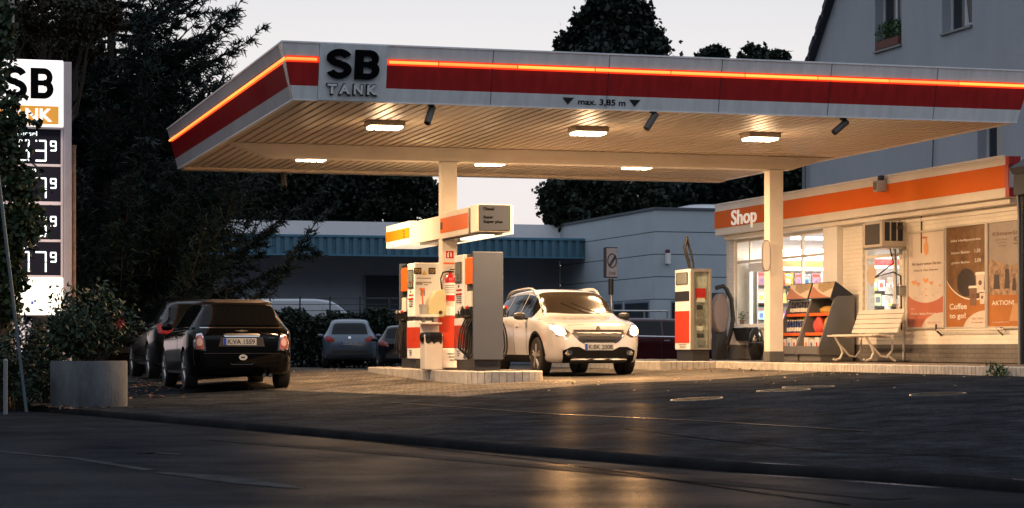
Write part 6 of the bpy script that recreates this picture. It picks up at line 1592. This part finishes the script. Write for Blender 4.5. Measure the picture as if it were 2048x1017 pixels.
# ---- dark estate further back
dkp = mat('car_paint_dark_grey', (.006, .0055, .005), .14, .2, coat=.6, spec=.3)
def generic(kind, paint_, label, X, Y, heading, platetxt=None, tail=True, rear_glow=None, front=True, grp='cars standing at the station'):
    r, dec, cast, sp, bvh = car(kind, paint_, label, group=grp); L = sp['L']; h = L/2
    global h_, sgnx
    h_ = h
    zbr = beltz(sp, .15)
    if kind == 'van':
        side_glass(dec, sp, L, 3.7, 4.6, top=.35)
        dec('windscreen', 't', [(4.85-h, -.72), (4.85-h, .72), (4.2-h, .74), (4.2-h, -.74)], M['carglass'], off=.01, step=.1)
        for s in ('l', 'R'): dec('door_seam', s, [(3.6-h, .5), (3.61-h, .5), (3.61-h, 2.2), (3.6-h, 2.2)], M['ink'], off=.003, step=.1)
    else:
        xa = [p for p in sp['zt'] if p[1] < 1.2 and p[0] > 2.4][0][0]; xb = [p for p in sp['zt'] if p[1] > sp['zt'][6][1]-.12][-1][0]
        sgnx = 1; screen(dec, 'windscreen', xa-.04, xb+.02, .70, .58)
        side_glass(dec, sp, L, .5, xa-.35, cuts=(1.25, 2.1))
        zt_r = topz(sp, .6)
        dec('rear_window', 'r', [(-.60, zbr+.06), (.60, zbr+.06), (.52, zt_r-.14), (.42, zt_r-.10), (-.42, zt_r-.10), (-.52, zt_r-.14)], M['carglass'], off=.008, step=.08)
        for s in (-1, 1):
            sd = 'l' if s > 0 else 'R'
            for x in (2.1, 1.2): dec('door_handle', sd, [(x-h+.02, zbr-.14), (x-h+.18, zbr-.14), (x-h+.18, zbr-.115), (x-h+.02, zbr-.115)], M['chrome'] if kind == 'suv' or 'red' in paint_.name else paint_, off=.02, step=.06)
            for x in (2.95, 2.05, 1.15): dec('door_seam', sd, [(x-h, .34), (x-h+.008, .34), (x-h+.008, zbr-.05), (x-h, zbr-.05)], M['ink'], off=.003, step=.1)
            dec('belt_trim', sd, [(.4-h, zbr+.005), (3.0-h, beltz(sp, 3.0)+.005), (3.0-h, beltz(sp, 3.0)+.02), (.4-h, zbr+.02)], M['chrome'], off=.007, step=.1)
            mp_ = cast(sd, xa-.5-h, zbr+.02, 0)
            MB().lathe([(.0001, -.11), (.045, -.09), (.065, .0), (.05, .09), (.0001, .11)], (mp_.x, mp_.y+s*.14, zbr+.03), 'y', 12).build('mirror', paint_, r, smooth=True)
            tm = rear_glow if rear_glow else mat('taillight_red', (.22, .012, .012), .15, coat=1)
            dec('tail_light', 'r', [(s*.50, zbr-.20), (s*.78, zbr-.16), (s*.80, zbr-.02), (s*.70, zbr+.0), (s*.52, zbr-.08)], tm, off=.010, step=.05)
            dec('headlight', 'f', [(s*.42, .62), (s*.60, .60), (s*.66, .70), (s*.60, .74), (s*.44, .70)], M['chrome'], off=.010, step=.05)
        dec('grille', 'f', [(-.34, .50), (.34, .50), (.38, .66), (-.38, .66)], M['ink'], off=.008, step=.06)
        dec('bumper_lower', 'r', [(-.6, sp['z0'][0][1]+.02), (.6, sp['z0'][0][1]+.02), (.58, sp['z0'][0][1]+.14), (-.58, sp['z0'][0][1]+.14)], M['black'], off=.01, step=.08)
        dec('badge', 'r', [(.05*math.cos(t), zbr-.05+.04*math.sin(t)) for t in [2*math.pi*i/10 for i in range(10)]], M['chrome'], off=.012, step=.03)
        if platetxt: plate(r, cast, 'r', 0, zbr-.24, platetxt)
    place_car(r, X, Y, heading); return r, dec
lit_red = mat('taillight_lit_red', (.14, .008, .008), .2, emit=(1, .03, .03), es=.05)
generic('wagon', dkp, 'dark estate car seen from behind, just left of the small black hatchback', 5.50, 38.7+2.25, 90, 'K:LM 482', rear_glow=lit_red)
generic('suv', mat('car_paint_bronze_grey', (.018, .016, .015), .2, .5, coat=.6, spec=.3), 'grey brown car at the far left, mostly hidden behind the planter bush', 4.75, 45.0+2.2, 90)
sgp = mat('car_paint_silver_grey', (.10, .125, .165), .25, .4, coat=.6, spec=.3)
x, y = pZ(72, 693); r_, dec_ = generic('suv', sgp, 'silver grey sport utility car with roof rails parked by the hedge, seen from behind', x+.55, y+2.1, 78, 'K:AT 511', rear_glow=lit_red)
x, y = pZ(68, 783); generic('hatch', mat('car_paint_navy', (.004, .006, .012), .2, .2, coat=.5, spec=.3), 'dark blue car half hidden behind the far left pump', x+.8, y+1.8, 78)
x, y = pZ(60, 1300); generic('wagon', mat('car_paint_dark_red', (.045, .004, .007), .2, .2, coat=.5, spec=.3), 'dark red car parked sideways behind the white crossover', x+.35, y, -8)
x, y = pZ(49, 1432); generic('wagon', mat('car_paint_deep_blue', (.004, .008, .016), .15, .2, coat=.7, spec=.3), 'dark blue car with its bonnet showing between the third pump and the shop', x+1.55, y+.6, 200)
x, y = pZ(80, 590); generic('van', mat('car_paint_van_white', (.42, .44, .48), .35, coat=.4), 'white van whose roof shows above the hedge', x+.2, y+.5, -16+6, grp='cars standing at the station')

# ------------------------------------------------------------------ VEGETATION
G1 = leafmat('dark_leaf', (.006, .014, .010), (.016, .028, .015))
G2 = leafmat('bluish_leaf', (.005, .013, .011), (.012, .022, .017))
G3 = leafmat('brown_leaf', (.035, .020, .008), (.012, .018, .008))
GN = leafmat('needle_green', (.005, .014, .012), (.011, .022, .018))
def clumpy(center, rad, nclump, nleaf, cs, shell=.55, flat=1.0):
    c = np.random.normal(size=(nclump, 3)); c /= np.linalg.norm(c, axis=1)[:, None]
    r = shell+(1-shell)*np.random.uniform(size=(nclump, 1))**.7
    C = c*r*np.asarray(rad)
    idx = np.random.randint(0, nclump, nleaf); s = cs*np.random.uniform(.5, 1.3, nclump)[idx][:, None]
    an = np.exp(np.random.normal(size=(nclump, 3))*.35)[idx]; far = np.where(np.random.uniform(size=(nleaf, 1)) < .2, 1.55, .85)
    return C[idx]+np.random.normal(size=(nleaf, 3))*s*an*far*[1, 1, flat]+np.asarray(center)
def limb(mb, p0, p1, r0, r1, wob=.15, n=6):
    p0, p1 = Vector(p0), Vector(p1); L = (p1-p0).length; pts = []; rs = []
    for i in range(n+1):
        t = i/n; q = p0.lerp(p1, t); w = math.sin(t*math.pi)*wob*L
        pts.append(q+Vector((random.uniform(-w, w)*.4, random.uniform(-w, w)*.4, w*.3))); rs.append(r0+(r1-r0)*t)
    mb.tube(pts, rs, 7); return pts
def tree(name, X, Y, blobs, leaf, size, label, trunk_r=.3, grp='trees behind the station', th=None, leafn=1.0, asp=.6):
    """blobs: (dx, dy, z, rx, ry, rz, n)"""
    root = empty(name, (X, Y, gz(X, Y)-.05), label, 'tree', grp); mb = MB()
    th = th or max(b_[2] for b_ in blobs)
    zb0 = gz(X, Y)-.05
    limb(mb, (X, Y, zb0), (X+.1, Y, th), trunk_r, trunk_r*.25, .03, 9)
    for b_ in blobs:
        z0 = zb0+(b_[2]-zb0)*.45; limb(mb, (X, Y, z0), (X+b_[0], Y+b_[1], b_[2]), trunk_r*.4, trunk_r*.08, .12)
        for k in range(4):
            a = random.uniform(0, 6.28); limb(mb, (X+b_[0]*.6, Y+b_[1]*.6, z0+(b_[2]-z0)*.6), (X+b_[0]+math.cos(a)*b_[3]*.7, Y+b_[1]+math.sin(a)*b_[4]*.7, b_[2]+random.uniform(-.5, .7)*b_[5]), trunk_r*.15, trunk_r*.03, .12)
    mb.build('trunk', M['bark'], root, smooth=True)
    P = []
    for b_ in blobs:
        P.append(clumpy((X+b_[0], Y+b_[1], b_[2]), b_[3:6], max(14, int(b_[6]/60)), int(b_[6]*leafn*1.65), min(b_[3:6])*.16))
    leaves('crown', leaf, np.concatenate(P), size*.62, root, asp=asp)
    return root
def at(px, py, Zc):
    X, Y = pZ(Zc, px); return X, Y, CZ+(HZ-py)/F*Zc
# tall tree above the canopy + its low shoulders
def pblobs(Zc, px0, L):
    X0, Y0 = pZ(Zc, px0); k = Zc/F; out = []
    for (px, py, rx, rz, n) in L:
        x, y, z = at(px, py, Zc); out.append((x-X0, y-Y0+random.uniform(-1, 1), z, rx*k, max(rx, rz)*k*.8, rz*k, n))
    return X0, Y0, out
X0, Y0, bl = pblobs(105, 1235, [(1205, 5, 38, 45, 3000), (1235, 35, 40, 40, 2400), (1180, 62, 42, 42, 3200), (1215, 85, 45, 40, 2800), (1272, 45, 30, 42, 2300), (1262, 92, 46, 34, 2600), (1150, 92, 32, 26, 1500), (1130, 102, 16, 10, 300), (1298, 88, 26, 26, 1100), (1315, 100, 14, 10, 250), (1225, 150, 100, 70, 7000), (1215, 260, 110, 80, 5000)])
tree('broadleaf_tree', X0, Y0, bl, G2, .48, 'tallest dark broadleaf tree rising above the middle of the canopy', .45)
X0, Y0, bl = pblobs(95, 1420, [(1420, 118, 34, 22, 1700), (1392, 128, 22, 14, 700), (1400, 200, 70, 60, 4000), (1430, 330, 90, 70, 5500), (1340, 390, 80, 55, 5500), (1420, 400, 80, 45, 5000)])
tree('broadleaf_tree', X0, Y0, bl, G2, .42, 'broadleaf tree showing a small crown top above the right part of the canopy', .4)
X0, Y0, bl = pblobs(98, 1530, [(1515, 112, 26, 22, 1300), (1560, 116, 38, 18, 1500), (1495, 122, 18, 10, 400), (1530, 200, 70, 60, 4000), (1550, 340, 80, 75, 5500), (1590, 390, 60, 50, 3500), (1500, 400, 70, 45, 4000)])
tree('broadleaf_tree', X0, Y0, bl, G1, .42, 'broadleaf tree with two small crown tops next to the house gable', .4)
X0, Y0, bl = pblobs(92, 1160, [(1160, 385, 65, 42, 4200), (1115, 395, 40, 40, 2200), (1110, 430, 38, 26, 1600), (1210, 420, 80, 36, 4500), (1280, 400, 60, 40, 3600), (1160, 440, 70, 22, 2600)])
tree('broadleaf_tree', X0, Y0, bl, G1, .38, 'dark bushy tree right behind the warehouse wing corner', .3)
for (c, L, leaf, lab) in ((800, [(800, 380, 60, 50, 3600), (850, 400, 45, 45, 2600), (760, 430, 40, 30, 1700), (830, 440, 60, 18, 1800), (790, 350, 60, 30, 1800)], G1, 'open crowned tree behind the warehouse, just left of the first pillar'),
                          (690, [(690, 370, 60, 50, 4200), (650, 420, 50, 40, 3000), (720, 415, 48, 40, 2400), (690, 340, 60, 30, 2000)], G2, 'dense tree behind the warehouse under the middle of the left canopy half'),
                          (560, [(560, 370, 80, 60, 6000), (600, 420, 50, 40, 3000), (500, 400, 70, 60, 5000), (560, 330, 60, 30, 2000)], G1, 'dense tree behind the warehouse under the left canopy corner')):
    X0, Y0, bl = pblobs(108, c, L); tree('broadleaf_tree', X0, Y0, bl, leaf, .42, lab, .35)
X0, Y0, bl = pblobs(104, 420, [(440, 250, 60, 60, 3600), (400, 330, 90, 80, 6500), (470, 330, 50, 70, 3600), (360, 420, 100, 60, 5500)])
tree('broadleaf_tree', X0, Y0, bl, G2, .45, 'dark tree behind the left canopy corner next to the conifer', .4)
# dark broadleaf masses at the far left
X0, Y0, bl = pblobs(62, 120, [(110, 200, 110, 120, 9000), (230, 300, 90, 110, 7000), (60, 400, 110, 120, 7000), (200, 470, 110, 100, 7000), (120, 560, 130, 70, 6000)])
tree('broadleaf_tree', X0, Y0, bl, G1, .30, 'big dark tree filling the background right of the price sign', .4)
X0, Y0, bl = pblobs(70, 330, [(330, 470, 70, 60, 4500), (300, 380, 70, 80, 4500), (250, 560, 60, 60, 4000)])
tree('broadleaf_tree', X0, Y0, bl, G2, .30, 'lower dark tree between the price sign and the warehouse', .3)
# brownish tree hanging in from the top left
X0, Y0, bl = pblobs(37, 90, [(120, 20, 90, 45, 5200), (210, 15, 50, 32, 2400), (60, 70, 70, 45, 3200), (150, 80, 60, 35, 2600), (190, 60, 40, 25, 1200), (30, 10, 60, 50, 2600)])
tree('brown_leaved_tree', X0, Y0+1.5, bl, G3, .11, 'tree with reddish brown leaves hanging in at the top left corner', .16, None if False else 'trees near the price sign', asp=.6)

# conifer with sweeping branches
def conifer(px, Zc, H, label):
    X, Y = pZ(Zc, px); z0 = gz(X, Y)-.05
    root = empty('conifer', (X, Y, z0), label, 'tree', 'trees near the price sign')
    mb = MB(); limb(mb, (X, Y, z0), (X, Y, z0+H), .26, .05, .01, 10)
    rng = np.random.RandomState(5); A = []; B = []
    for i in range(150):
        t = rng.uniform(.13, 1); z = z0+H*t; ln = (4.4*(1-t)**.55+.9)*rng.uniform(.65, 1.1); a = rng.uniform(0, 2*math.pi)
        dx, dy = math.cos(a), math.sin(a); drop = rng.uniform(-.05, .22); pts = []
        for k in range(13):
            u = k/12; r = ln*u
            pts.append(Vector((X+dx*r, Y+dy*r, z+ln*(-drop*u*1.2+.52*u**2.6*rng.uniform(.9, 1.1)))))
        mb.tube(pts, [.035*(1-k/13)+.006 for k in range(13)], 5)
        side = Vector((-dy, dx, 0))
        for k in range(int(ln*22)):
            u = rng.uniform(.12, 1); f = u*12; j = min(11, int(f)); p = pts[j].lerp(pts[j+1], f-j); d = (pts[j+1]-pts[j]).normalized()
            s = rng.choice([-1, 1]); tl = ln*.20*(1.15-u)*rng.uniform(.5, 1.1)+.12
            td = (d*.75+side*s*.8+Vector((0, 0, rng.uniform(-.45, .15)))).normalized(); m = int(tl*40)+3
            for q in range(m):
                b0 = p+td*tl*q/m+Vector((0, 0, -.18*(q/m)**2*tl)); nd = (td*.8+Vector(rng.normal(size=3))*.55).normalized(); l_ = rng.uniform(.09, .19)
                A.append(tuple(b0)); B.append(tuple(nd*l_))
    mb.build('trunk', M['bark'], root, smooth=True)
    A = np.array(A); B = np.array(B); U = np.cross(B, rng.normal(size=B.shape)); U /= np.linalg.norm(U, axis=1)[:, None]; U *= .015
    V = np.stack([A-U, A+U, A+B+U*.4, A+B-U*.4], 1).reshape(-1, 3)
    fastmesh('crown', V, np.arange(len(V)).reshape(-1, 4), GN, root)
    print('needles', len(A))
conifer(222, 46, 8.8, 'tall conifer with upswept drooping branches left of the canopy')
X0, Y0, bl = pblobs(47.5, 222, [(250, 130, 70, 75, 4200), (230, 250, 90, 80, 6000), (290, 300, 70, 60, 3500), (200, 400, 90, 80, 5000), (300, 420, 60, 50, 2500)])
tree('dark_yew', X0+.6, Y0+1.6, bl, GN, .16, 'dense dark yew standing close behind the conifer', .2, 'trees near the price sign', asp=.25)

# hedges
def hedge(name, x0, y0, x1, y1, w, h, n, leaf, label, sz=.10):
    zb0 = gz((x0+x1)/2, (y0+y1)/2)-.05
    root = empty(name, ((x0+x1)/2, (y0+y1)/2, zb0), label, 'hedge'); d = Vector((x1-x0, y1-y0)); L = d.length; d /= L; nn = Vector((-d.y, d.x))
    u = np.random.uniform(0, L, n); v = np.random.normal(size=n)*w*.30; bump = .10*np.sin(u*1.7)+.07*np.sin(u*4.3+1)+.05*np.sin(u*11)
    z = zb0+np.random.uniform(0, 1, n)**.75*(h+bump)+np.random.normal(size=n)*.05
    P = np.stack([x0+d.x*u+nn.x*v, y0+d.y*u+nn.y*v, z], 1); leaves('foliage', leaf, P, sz, root)
    mb = MB()
    for k in range(int(L/.6)):
        q = Vector((x0, y0))+d*(k*.6+.2); limb(mb, (q.x, q.y, zb0), (q.x+random.uniform(-.2, .2), q.y+random.uniform(-.2, .2), zb0+h*.8), .03, .008)
    mb.build('stems', M['bark'], root)
hz = 76; a = pZ(hz, 500); b_ = pZ(hz, 835); hedge('hedge', a[0], a[1], b_[0], b_[1], .9, 1.95, 16000, G1, 'clipped dark hedge along the back of the car park', .16)
a = pZ(72, 210); b_ = pZ(76, 497); hedge('hedge', a[0], a[1], b_[0], b_[1], 1.0, 2.1, 12000, G2, 'dark hedge behind the cars on the left', .17)
# wire fence behind the hedge
hz = 77.5; a = pZ(hz, 540); b_ = pZ(hz, 840); fz_ = CZ+(HZ-597)/F*hz
wf = empty('wire_fence', ((a[0]+b_[0])/2, (a[1]+b_[1])/2, -.1), 'thin wire fence with dark posts just above the hedge', 'fence')
mb = MB()
for k in range(4): mb.tube([(a[0], a[1], fz_-.22*k), (b_[0], b_[1], fz_-.22*k)], .012, 4)
mb.build('wires', M['dark'], wf)
for k in range(6):
    t_ = k/5; x = a[0]+(b_[0]-a[0])*t_; y = a[1]+(b_[1]-a[1])*t_; MB().tube([(x, y, -.1), (x, y, fz_+.06)], .03, 6).build('post', M['dark'], wf)

# ------------------------------------------------------------------ PRICE PYLON
ZP = 33.0; pxs = (-14, 127); X0p, Yp_ = pZ(ZP, 60); kp = depth(X0p, Yp_)/F
xl = pY(Yp_, -14)[0]; xr_ = pY(Yp_, 127)[0]; xe = pY(Yp_, 143)[0]
zp = lambda py: CZ+(HZ-py)*kp
py_ = empty('price_sign', ((xl+xr_)/2, Yp_, gz(X0p, Yp_)), 'tall lit price sign reading SB TANK with four white digit price rows, partly behind ivy', 'price sign')
postm = mat('pylon_metal', (.68, .58, .57), .55, .0, var=.08)
MB().box(xr_+.002, xe, Yp_-.02, Yp_+.22, gz(X0p, Yp_), zp(122)).build('side_post', postm, py_, bevel=.008)
MB().box(xl-.12, xl-.002, Yp_-.02, Yp_+.22, gz(X0p, Yp_), zp(120)).build('side_post', postm, py_, bevel=.008)
MB().box(xl, xr_, Yp_+.04, Yp_+.20, zp(632), zp(119)).build('box', mat('pylon_back', (.3, .27, .27), .5), py_)
lit = emis('pylon_white_lit', (1.0, .91, .84), 1.15)
hd = MB().box(xl, xr_-.004, Yp_-.012, Yp_+.039, zp(253), zp(119.5)).build('header_panel', lit, py_, bevel=.01)
heavy('S', pY(Yp_, 7)[0], pY(Yp_, 54)[0], zp(199), zp(134), lambda u, z, d: (u, Yp_-.014-d, z), .008, link, hd)
heavy('B', pY(Yp_, 61)[0], pY(Yp_, 107)[0], zp(197.5), zp(136), lambda u, z, d: (u, Yp_-.014-d, z), .008, link, hd)
MB().box(pY(Yp_, -4)[0], pY(Yp_, 117)[0], Yp_-.018, Yp_-.0125, zp(248), zp(212)).build('tank_band', emis('pylon_orange_lit', (.85, .36, .05), .62), hd)
text('TANK', 'y', pY(Yp_, 2)[0], pY(Yp_, 104)[0], zp(243), zp(217), Yp_-.023, lit, hd, 'letters', .03, .006)
SEG = {'1': 'bc', '3': 'abgcd', '5': 'afgcd', '7': 'abc', '9': 'abfgcd', '0': 'abcdef', '2': 'abged', '6': 'afgedc', '8': 'abcdefg', '4': 'fgbc'}
dlit = emis('digit_lit', (.85, 1.0, .95), 1.6)
def digit(ch, px0, px1, py0, py1, parent, wd=3.2):
    mb = MB(); g = .6; h = (py1-py0)/2; sl = wd*kp
    def bar(a, b_, c, d):
        x0, x1 = pY(Yp_, a)[0], pY(Yp_, b_)[0]; z0, z1 = zp(d), zp(c); mb.box(x0, x1, Yp_-.014, Yp_-.006, z0, z1)
    for s_ in SEG[ch]:
        if s_ == 'a': bar(px0+1, px1-1, py0, py0+wd)
        if s_ == 'd': bar(px0+1, px1-1, py1-wd, py1)
        if s_ == 'g': bar(px0+1, px1-1, py0+h-wd/2, py0+h+wd/2)
        if s_ == 'f': bar(px0, px0+wd, py0+wd*.6, py0+h-1)
        if s_ == 'b': bar(px1-wd, px1, py0+wd*.6, py0+h-1)
        if s_ == 'e': bar(px0, px0+wd, py0+h+1, py1-wd*.6)
        if s_ == 'c': bar(px1-wd, px1, py0+h+1, py1-wd*.6)
    mb.build('digit', dlit, parent)
face = mat('price_face_black', (.008, .006, .014), .5, spec=.15)
for (a, b_, big, lab) in ((259, 327, '183', 'Diesel'), (334, 402, '157', 'Super E10'), (411, 478, '159', 'Super'), (485, 550, '177', 'Super+')):
    row = MB().box(xl+.02, pY(Yp_, 121)[0], Yp_-.005, Yp_+.039, zp(b_), zp(a)).build('price_panel', face, py_)
    y0_, y1_ = b_-47, b_-4
    for i, ch in enumerate(big):
        p0 = [4, 36, 70][i]; digit(ch, p0, p0+(23 if i else 10), y0_, y1_, row)
    digit('9', 100, 113, y0_+1, y0_+22, row, 3.0)
    text(lab, 'y', pY(Yp_, 34)[0], pY(Yp_, 50+4*len(lab))[0] if len(lab) < 7 else pY(Yp_, 72)[0], zp(a+13), zp(a+4), Yp_-.012, dlit, row, 'grade_lettering', .01, .002)
for (a, b_) in ((254.5, 258), (328, 333), (403, 410), (479, 484), (551, 554)): MB().box(xl, xr_-.004, Yp_-.016, Yp_+.039, zp(b_), zp(a)).build('frame_rail', postm, py_, bevel=.004)
MB().box(pY(Yp_, 121.5)[0], xr_-.004, Yp_-.010, Yp_+.036, zp(551), zp(258.2)).build('frame_edge', postm, py_)
MB().box(xl, xr_-.006, Yp_-.012, Yp_+.039, zp(630), zp(555)).build('foot_panel', emis('pylon_cream_lit', (1.0, .88, .68), 1.2), py_, bevel=.01)
MB().box(pY(Yp_, 62)[0], pY(Yp_, 67)[0], Yp_-.016, Yp_-.0125, zp(609), zp(603)).box(pY(Yp_, 68)[0], pY(Yp_, 72)[0], Yp_-.016, Yp_-.0125, zp(605), zp(600)).build('small_logo', mat('blue_print', (.05, .1, .4), .4), py_)
ld = bpy.data.lights.new('pylon_glow', 'AREA'); ld.shape = 'RECTANGLE'; ld.size = 1.0; ld.size_y = 3.6; ld.energy = 9; ld.color = (1, .85, .8)
lo = bpy.data.objects.new('panel_light', ld); COL.objects.link(lo); lo.parent = py_; lo.location = (0, -.06, 2.2); lo.rotation_euler = (R(90), 0, 0)
# slim pipe right of the sign, antenna pipe above it
X_, Y_ = pZ(33.4, 148)
o = MB().tube([(X_, Y_, gz(X_, Y_)), (X_, Y_, CZ+(HZ-289)*kp)], .028, 8).tube([(X_, Y_, CZ+(HZ-292)*kp), (X_, Y_, CZ+(HZ-286)*kp)], .036, 8).build('rusty_pipe', mat('rusty_metal', (.22, .14, .11), .7, var=.4, vs=9), None, smooth=True, origin=(X_, Y_, gz(X_, Y_))); tag(o, 'thin rusty vertical pipe just right of the price sign', 'pipe')
X_, Y_ = pZ(33.6, 33)
o = MB().tube([(X_-.05, Y_+.5, gz(X_, Y_)), (X_-.05, Y_+.5, 6.2)], .045, 8).build('flue_pipe', mat('flue_metal', (.35, .30, .28), .5, .5), None, smooth=True, origin=(X_, Y_, gz(X_, Y_))); tag(o, 'metal mast rising behind the top left of the price sign', 'mast')
# thin leaning pole, white marker post
z1_ = 28.5
X_, Y_, z_ = at(-6, 330, z1_); X2, Y2 = pZ(z1_, 54)
o = MB().tube([(X_, Y_, z_), (X2, Y2, gz(X2, Y2)-.05)], .022, 8).build('leaning_pole', mat('weathered_metal', (.10, .13, .15), .5, .4), None, smooth=True); tag(o, 'thin leaning grey pole in front of the ivy', 'pole')
X_, Y_ = pZ(27.5, 11); zb0 = gz(X_, Y_)
o = MB().tube([(X_, Y_, zb0), (X_, Y_, zb0+.68)], .028, 10).lathe([(.03, .68), (.02, .70), (.0001, .705)], (X_, Y_, zb0), n=10).build('marker_post', mat('post_grey', (.16, .17, .18), .6), None, smooth=True); tag(o, 'short grey marker post at the left picture edge', 'bollard')
# ivy clad trunk
X_, Y_ = pZ(30.0, -6); zb0 = gz(X_, Y_)
it = empty('ivy_clad_tree', (X_, Y_, zb0), 'ivy covered trunk at the left edge whose leaves hang over the price sign', 'tree', 'trees near the price sign')
mb = MB(); limb(mb, (X_, Y_, zb0), (X_-.25, Y_, 5.5), .24, .06, .01, 10)
for (z, dx) in ((3.0, .6), (2.4, .55), (1.9, .4)): limb(mb, (X_, Y_, z-.3), (X_+dx, Y_+.1, z), .035, .008)
mb.build('trunk', M['bark'], it, smooth=True)
k3 = 30.0/F; P = []
for (px, py, rx, rz_, n) in ((5, 60, 22, 70, 900), (2, 165, 10, 40, 90), (18, 205, 24, 14, 150), (8, 260, 18, 45, 420), (20, 300, 34, 34, 330), (28, 350, 34, 30, 420), (38, 380, 34, 26, 380), (38, 430, 38, 34, 800), (44, 465, 34, 24, 420), (18, 500, 26, 50, 700), (18, 600, 22, 70, 800), (38, 240, 26, 14, 110), (66, 470, 20, 14, 60), (62, 440, 24, 22, 140), (75, 248, 9, 6, 22), (30, 560, 24, 24, 200)):
    x, y, z = at(px, py, 30.0); P.append(np.random.normal(size=(n, 3))*[rx*k3*.55, .16, rz_*k3*.55]+[x, y, z])
leaves('ivy', leafmat('ivy_leaf', (.012, .026, .010), (.03, .05, .018)), np.concatenate(P), .085, it, asp=.85, jit=.3)
# shrubs at the lower left
def shrub(name, px, Zc, w, h, n, leaf, label, sz=.07, z0=None, up=.2, parent=None, grp=None, asp=.45, branches=14, top_heavy=.65):
    X, Y = pZ(Zc, px); z0 = gz(X, Y)-.03 if z0 is None else z0
    root = empty(name, (X, Y, z0), label, 'shrub', grp); mb = MB(); P = []
    for k in range(branches):
        a = random.uniform(0, 6.28); r = math.sqrt(random.random())*w/2; hh = h*(1-.55*(r/(w/2))**2)*random.uniform(.75, 1.02)
        tip = Vector((X+r*math.cos(a), Y+r*math.sin(a), z0+hh)); pts = limb(mb, (X+.15*r*math.cos(a), Y+.15*r*math.sin(a), z0), tip, .014, .004, .14)
        m = n//branches; u = np.random.uniform(1-top_heavy, 1.05, m); base = np.array([tuple(p) for p in pts]); f = np.clip(u*(len(pts)-1), 0, len(pts)-1.001); j = f.astype(int)
        q = base[j]+(base[j+1]-base[j])*(f-j)[:, None]; P.append(q+np.random.normal(size=(m, 3))*[w*.075, w*.075, h*.06])
    mb.build('stems', M['bark'], root, smooth=True); leaves('foliage', leaf, np.concatenate(P), sz, root, up=up, asp=asp)
    return root
LS = leafmat('shrub_leaf', (.010, .022, .012), (.028, .045, .022))
shrub('dark_shrub', 25, 29.2, 1.5, 1.15, 3200, LS, 'low dark shrub in the bottom left corner behind the marker post', .08)
shrub('dark_shrub', 95, 31, 1.3, 1.05, 2600, LS, 'low dark shrub at the foot of the price sign', .08)
# concrete planter with a loose bush
PZc = 29.0; X_, Y_ = pZ(PZc, 178); zb0 = gz(X_, Y_); kq = PZc/F
pr = 76*kq; ptop = CZ+(HZ-722)*kq
pl_ = empty('concrete_planter', (X_, Y_, zb0), 'round concrete planter on the left of the driveway holding a loose bush', 'planter')
MB().lathe([(pr*.97, -.04), (pr, .02), (pr, ptop-zb0-.02), (pr-.01, ptop-zb0), (pr-.05, ptop-zb0), (pr-.055, ptop-zb0-.06), (.0001, ptop-zb0-.05)], (X_, Y_, zb0), n=56).build('tub', M['concrete'], pl_, smooth=True)
MB().lathe([(pr-.056, ptop-zb0-.045), (.0001, ptop-zb0-.03)], (X_, Y_, zb0), n=24).build('soil', mat('soil', (.03, .022, .016), .95, var=.4, vs=20, bump=1, bs=40), pl_)
bs_ = shrub('planter_bush', 185, PZc, 1.35, 1.16, 4600, leafmat('bush_leaf', (.014, .030, .016), (.040, .060, .030)), 'loose leafy green bush growing in the concrete planter', .085, z0=ptop-.04, asp=.42, branches=26, top_heavy=.72)
X2, Y2, z2 = at(243, 648, PZc-.4)
p = np.random.normal(size=(26, 3))*.035+[X2, Y2, z2]; leaves('red_flower', mat('red_petal', (.30, .01, .015), .5), p, .05, bs_)['kind'] = 'stuff'  # red flecks added in the bush, standing in for a taillight behind it
# kerb bed with dead leaves in front of the dark estate, low edging
def scatter(name, mt, pix, n, size, label):
    P = []
    for _ in range(n):
        a = random.choice(pix); px = a[0]+random.gauss(0, a[2]); py = a[1]+random.gauss(0, a[3])
        if py < 722: continue
        X, Y, z = gp(px, py); P.append((X, Y, z+.012))
    o = leaves(name, mt, P, size, None, (0, 0, 0), asp=.7, flat=True); tag(o, label, 'fallen leaves', None, 'stuff'); return o
dl = mat('dead_leaf', (.24, .13, .05), .8, col2=(.42, .30, .14), vs=3)
scatter('fallen_leaves', dl, [(900, 762, 60, 2), (830, 756, 40, 2), (1000, 763, 50, 1.5), (1500, 742, 80, 2), (1700, 748, 120, 2), (1400, 737, 40, 2), (640, 745, 60, 5), (1100, 765, 80, 3), (900, 775, 300, 10), (1600, 760, 200, 8)], 420, .045, 'small dry leaves scattered along the kerbs and over the driveway')
scatter('fallen_leaves', mat('dead_leaf_rust', (.10, .045, .022), .85, col2=(.18, .09, .045), vs=3), [(290, 762, 28, 7), (330, 775, 40, 4), (240, 790, 60, 5), (120, 815, 60, 4)], 420, .07, 'rust brown fallen leaves beside the planter and the left cars')
# weeds at the kerb of the shop step
for (px, n, lab) in ((2003, 70, 'small weed tuft growing at the foot of the shop step'), (1985, 46, 'smaller weed tuft left of another one at the shop step')):
    X, Y = 13.93, pX(13.93, px)[0]; z = gz(X, Y)
    e_ = empty('weed_tuft', (X, Y, z), lab, 'weed'); p = np.random.uniform(size=(n, 3))*[.12, .35, .16]+[X-.07, Y-.17, z]
    leaves('foliage', L_pot, p, .10, e_, up=1.2, asp=.18)
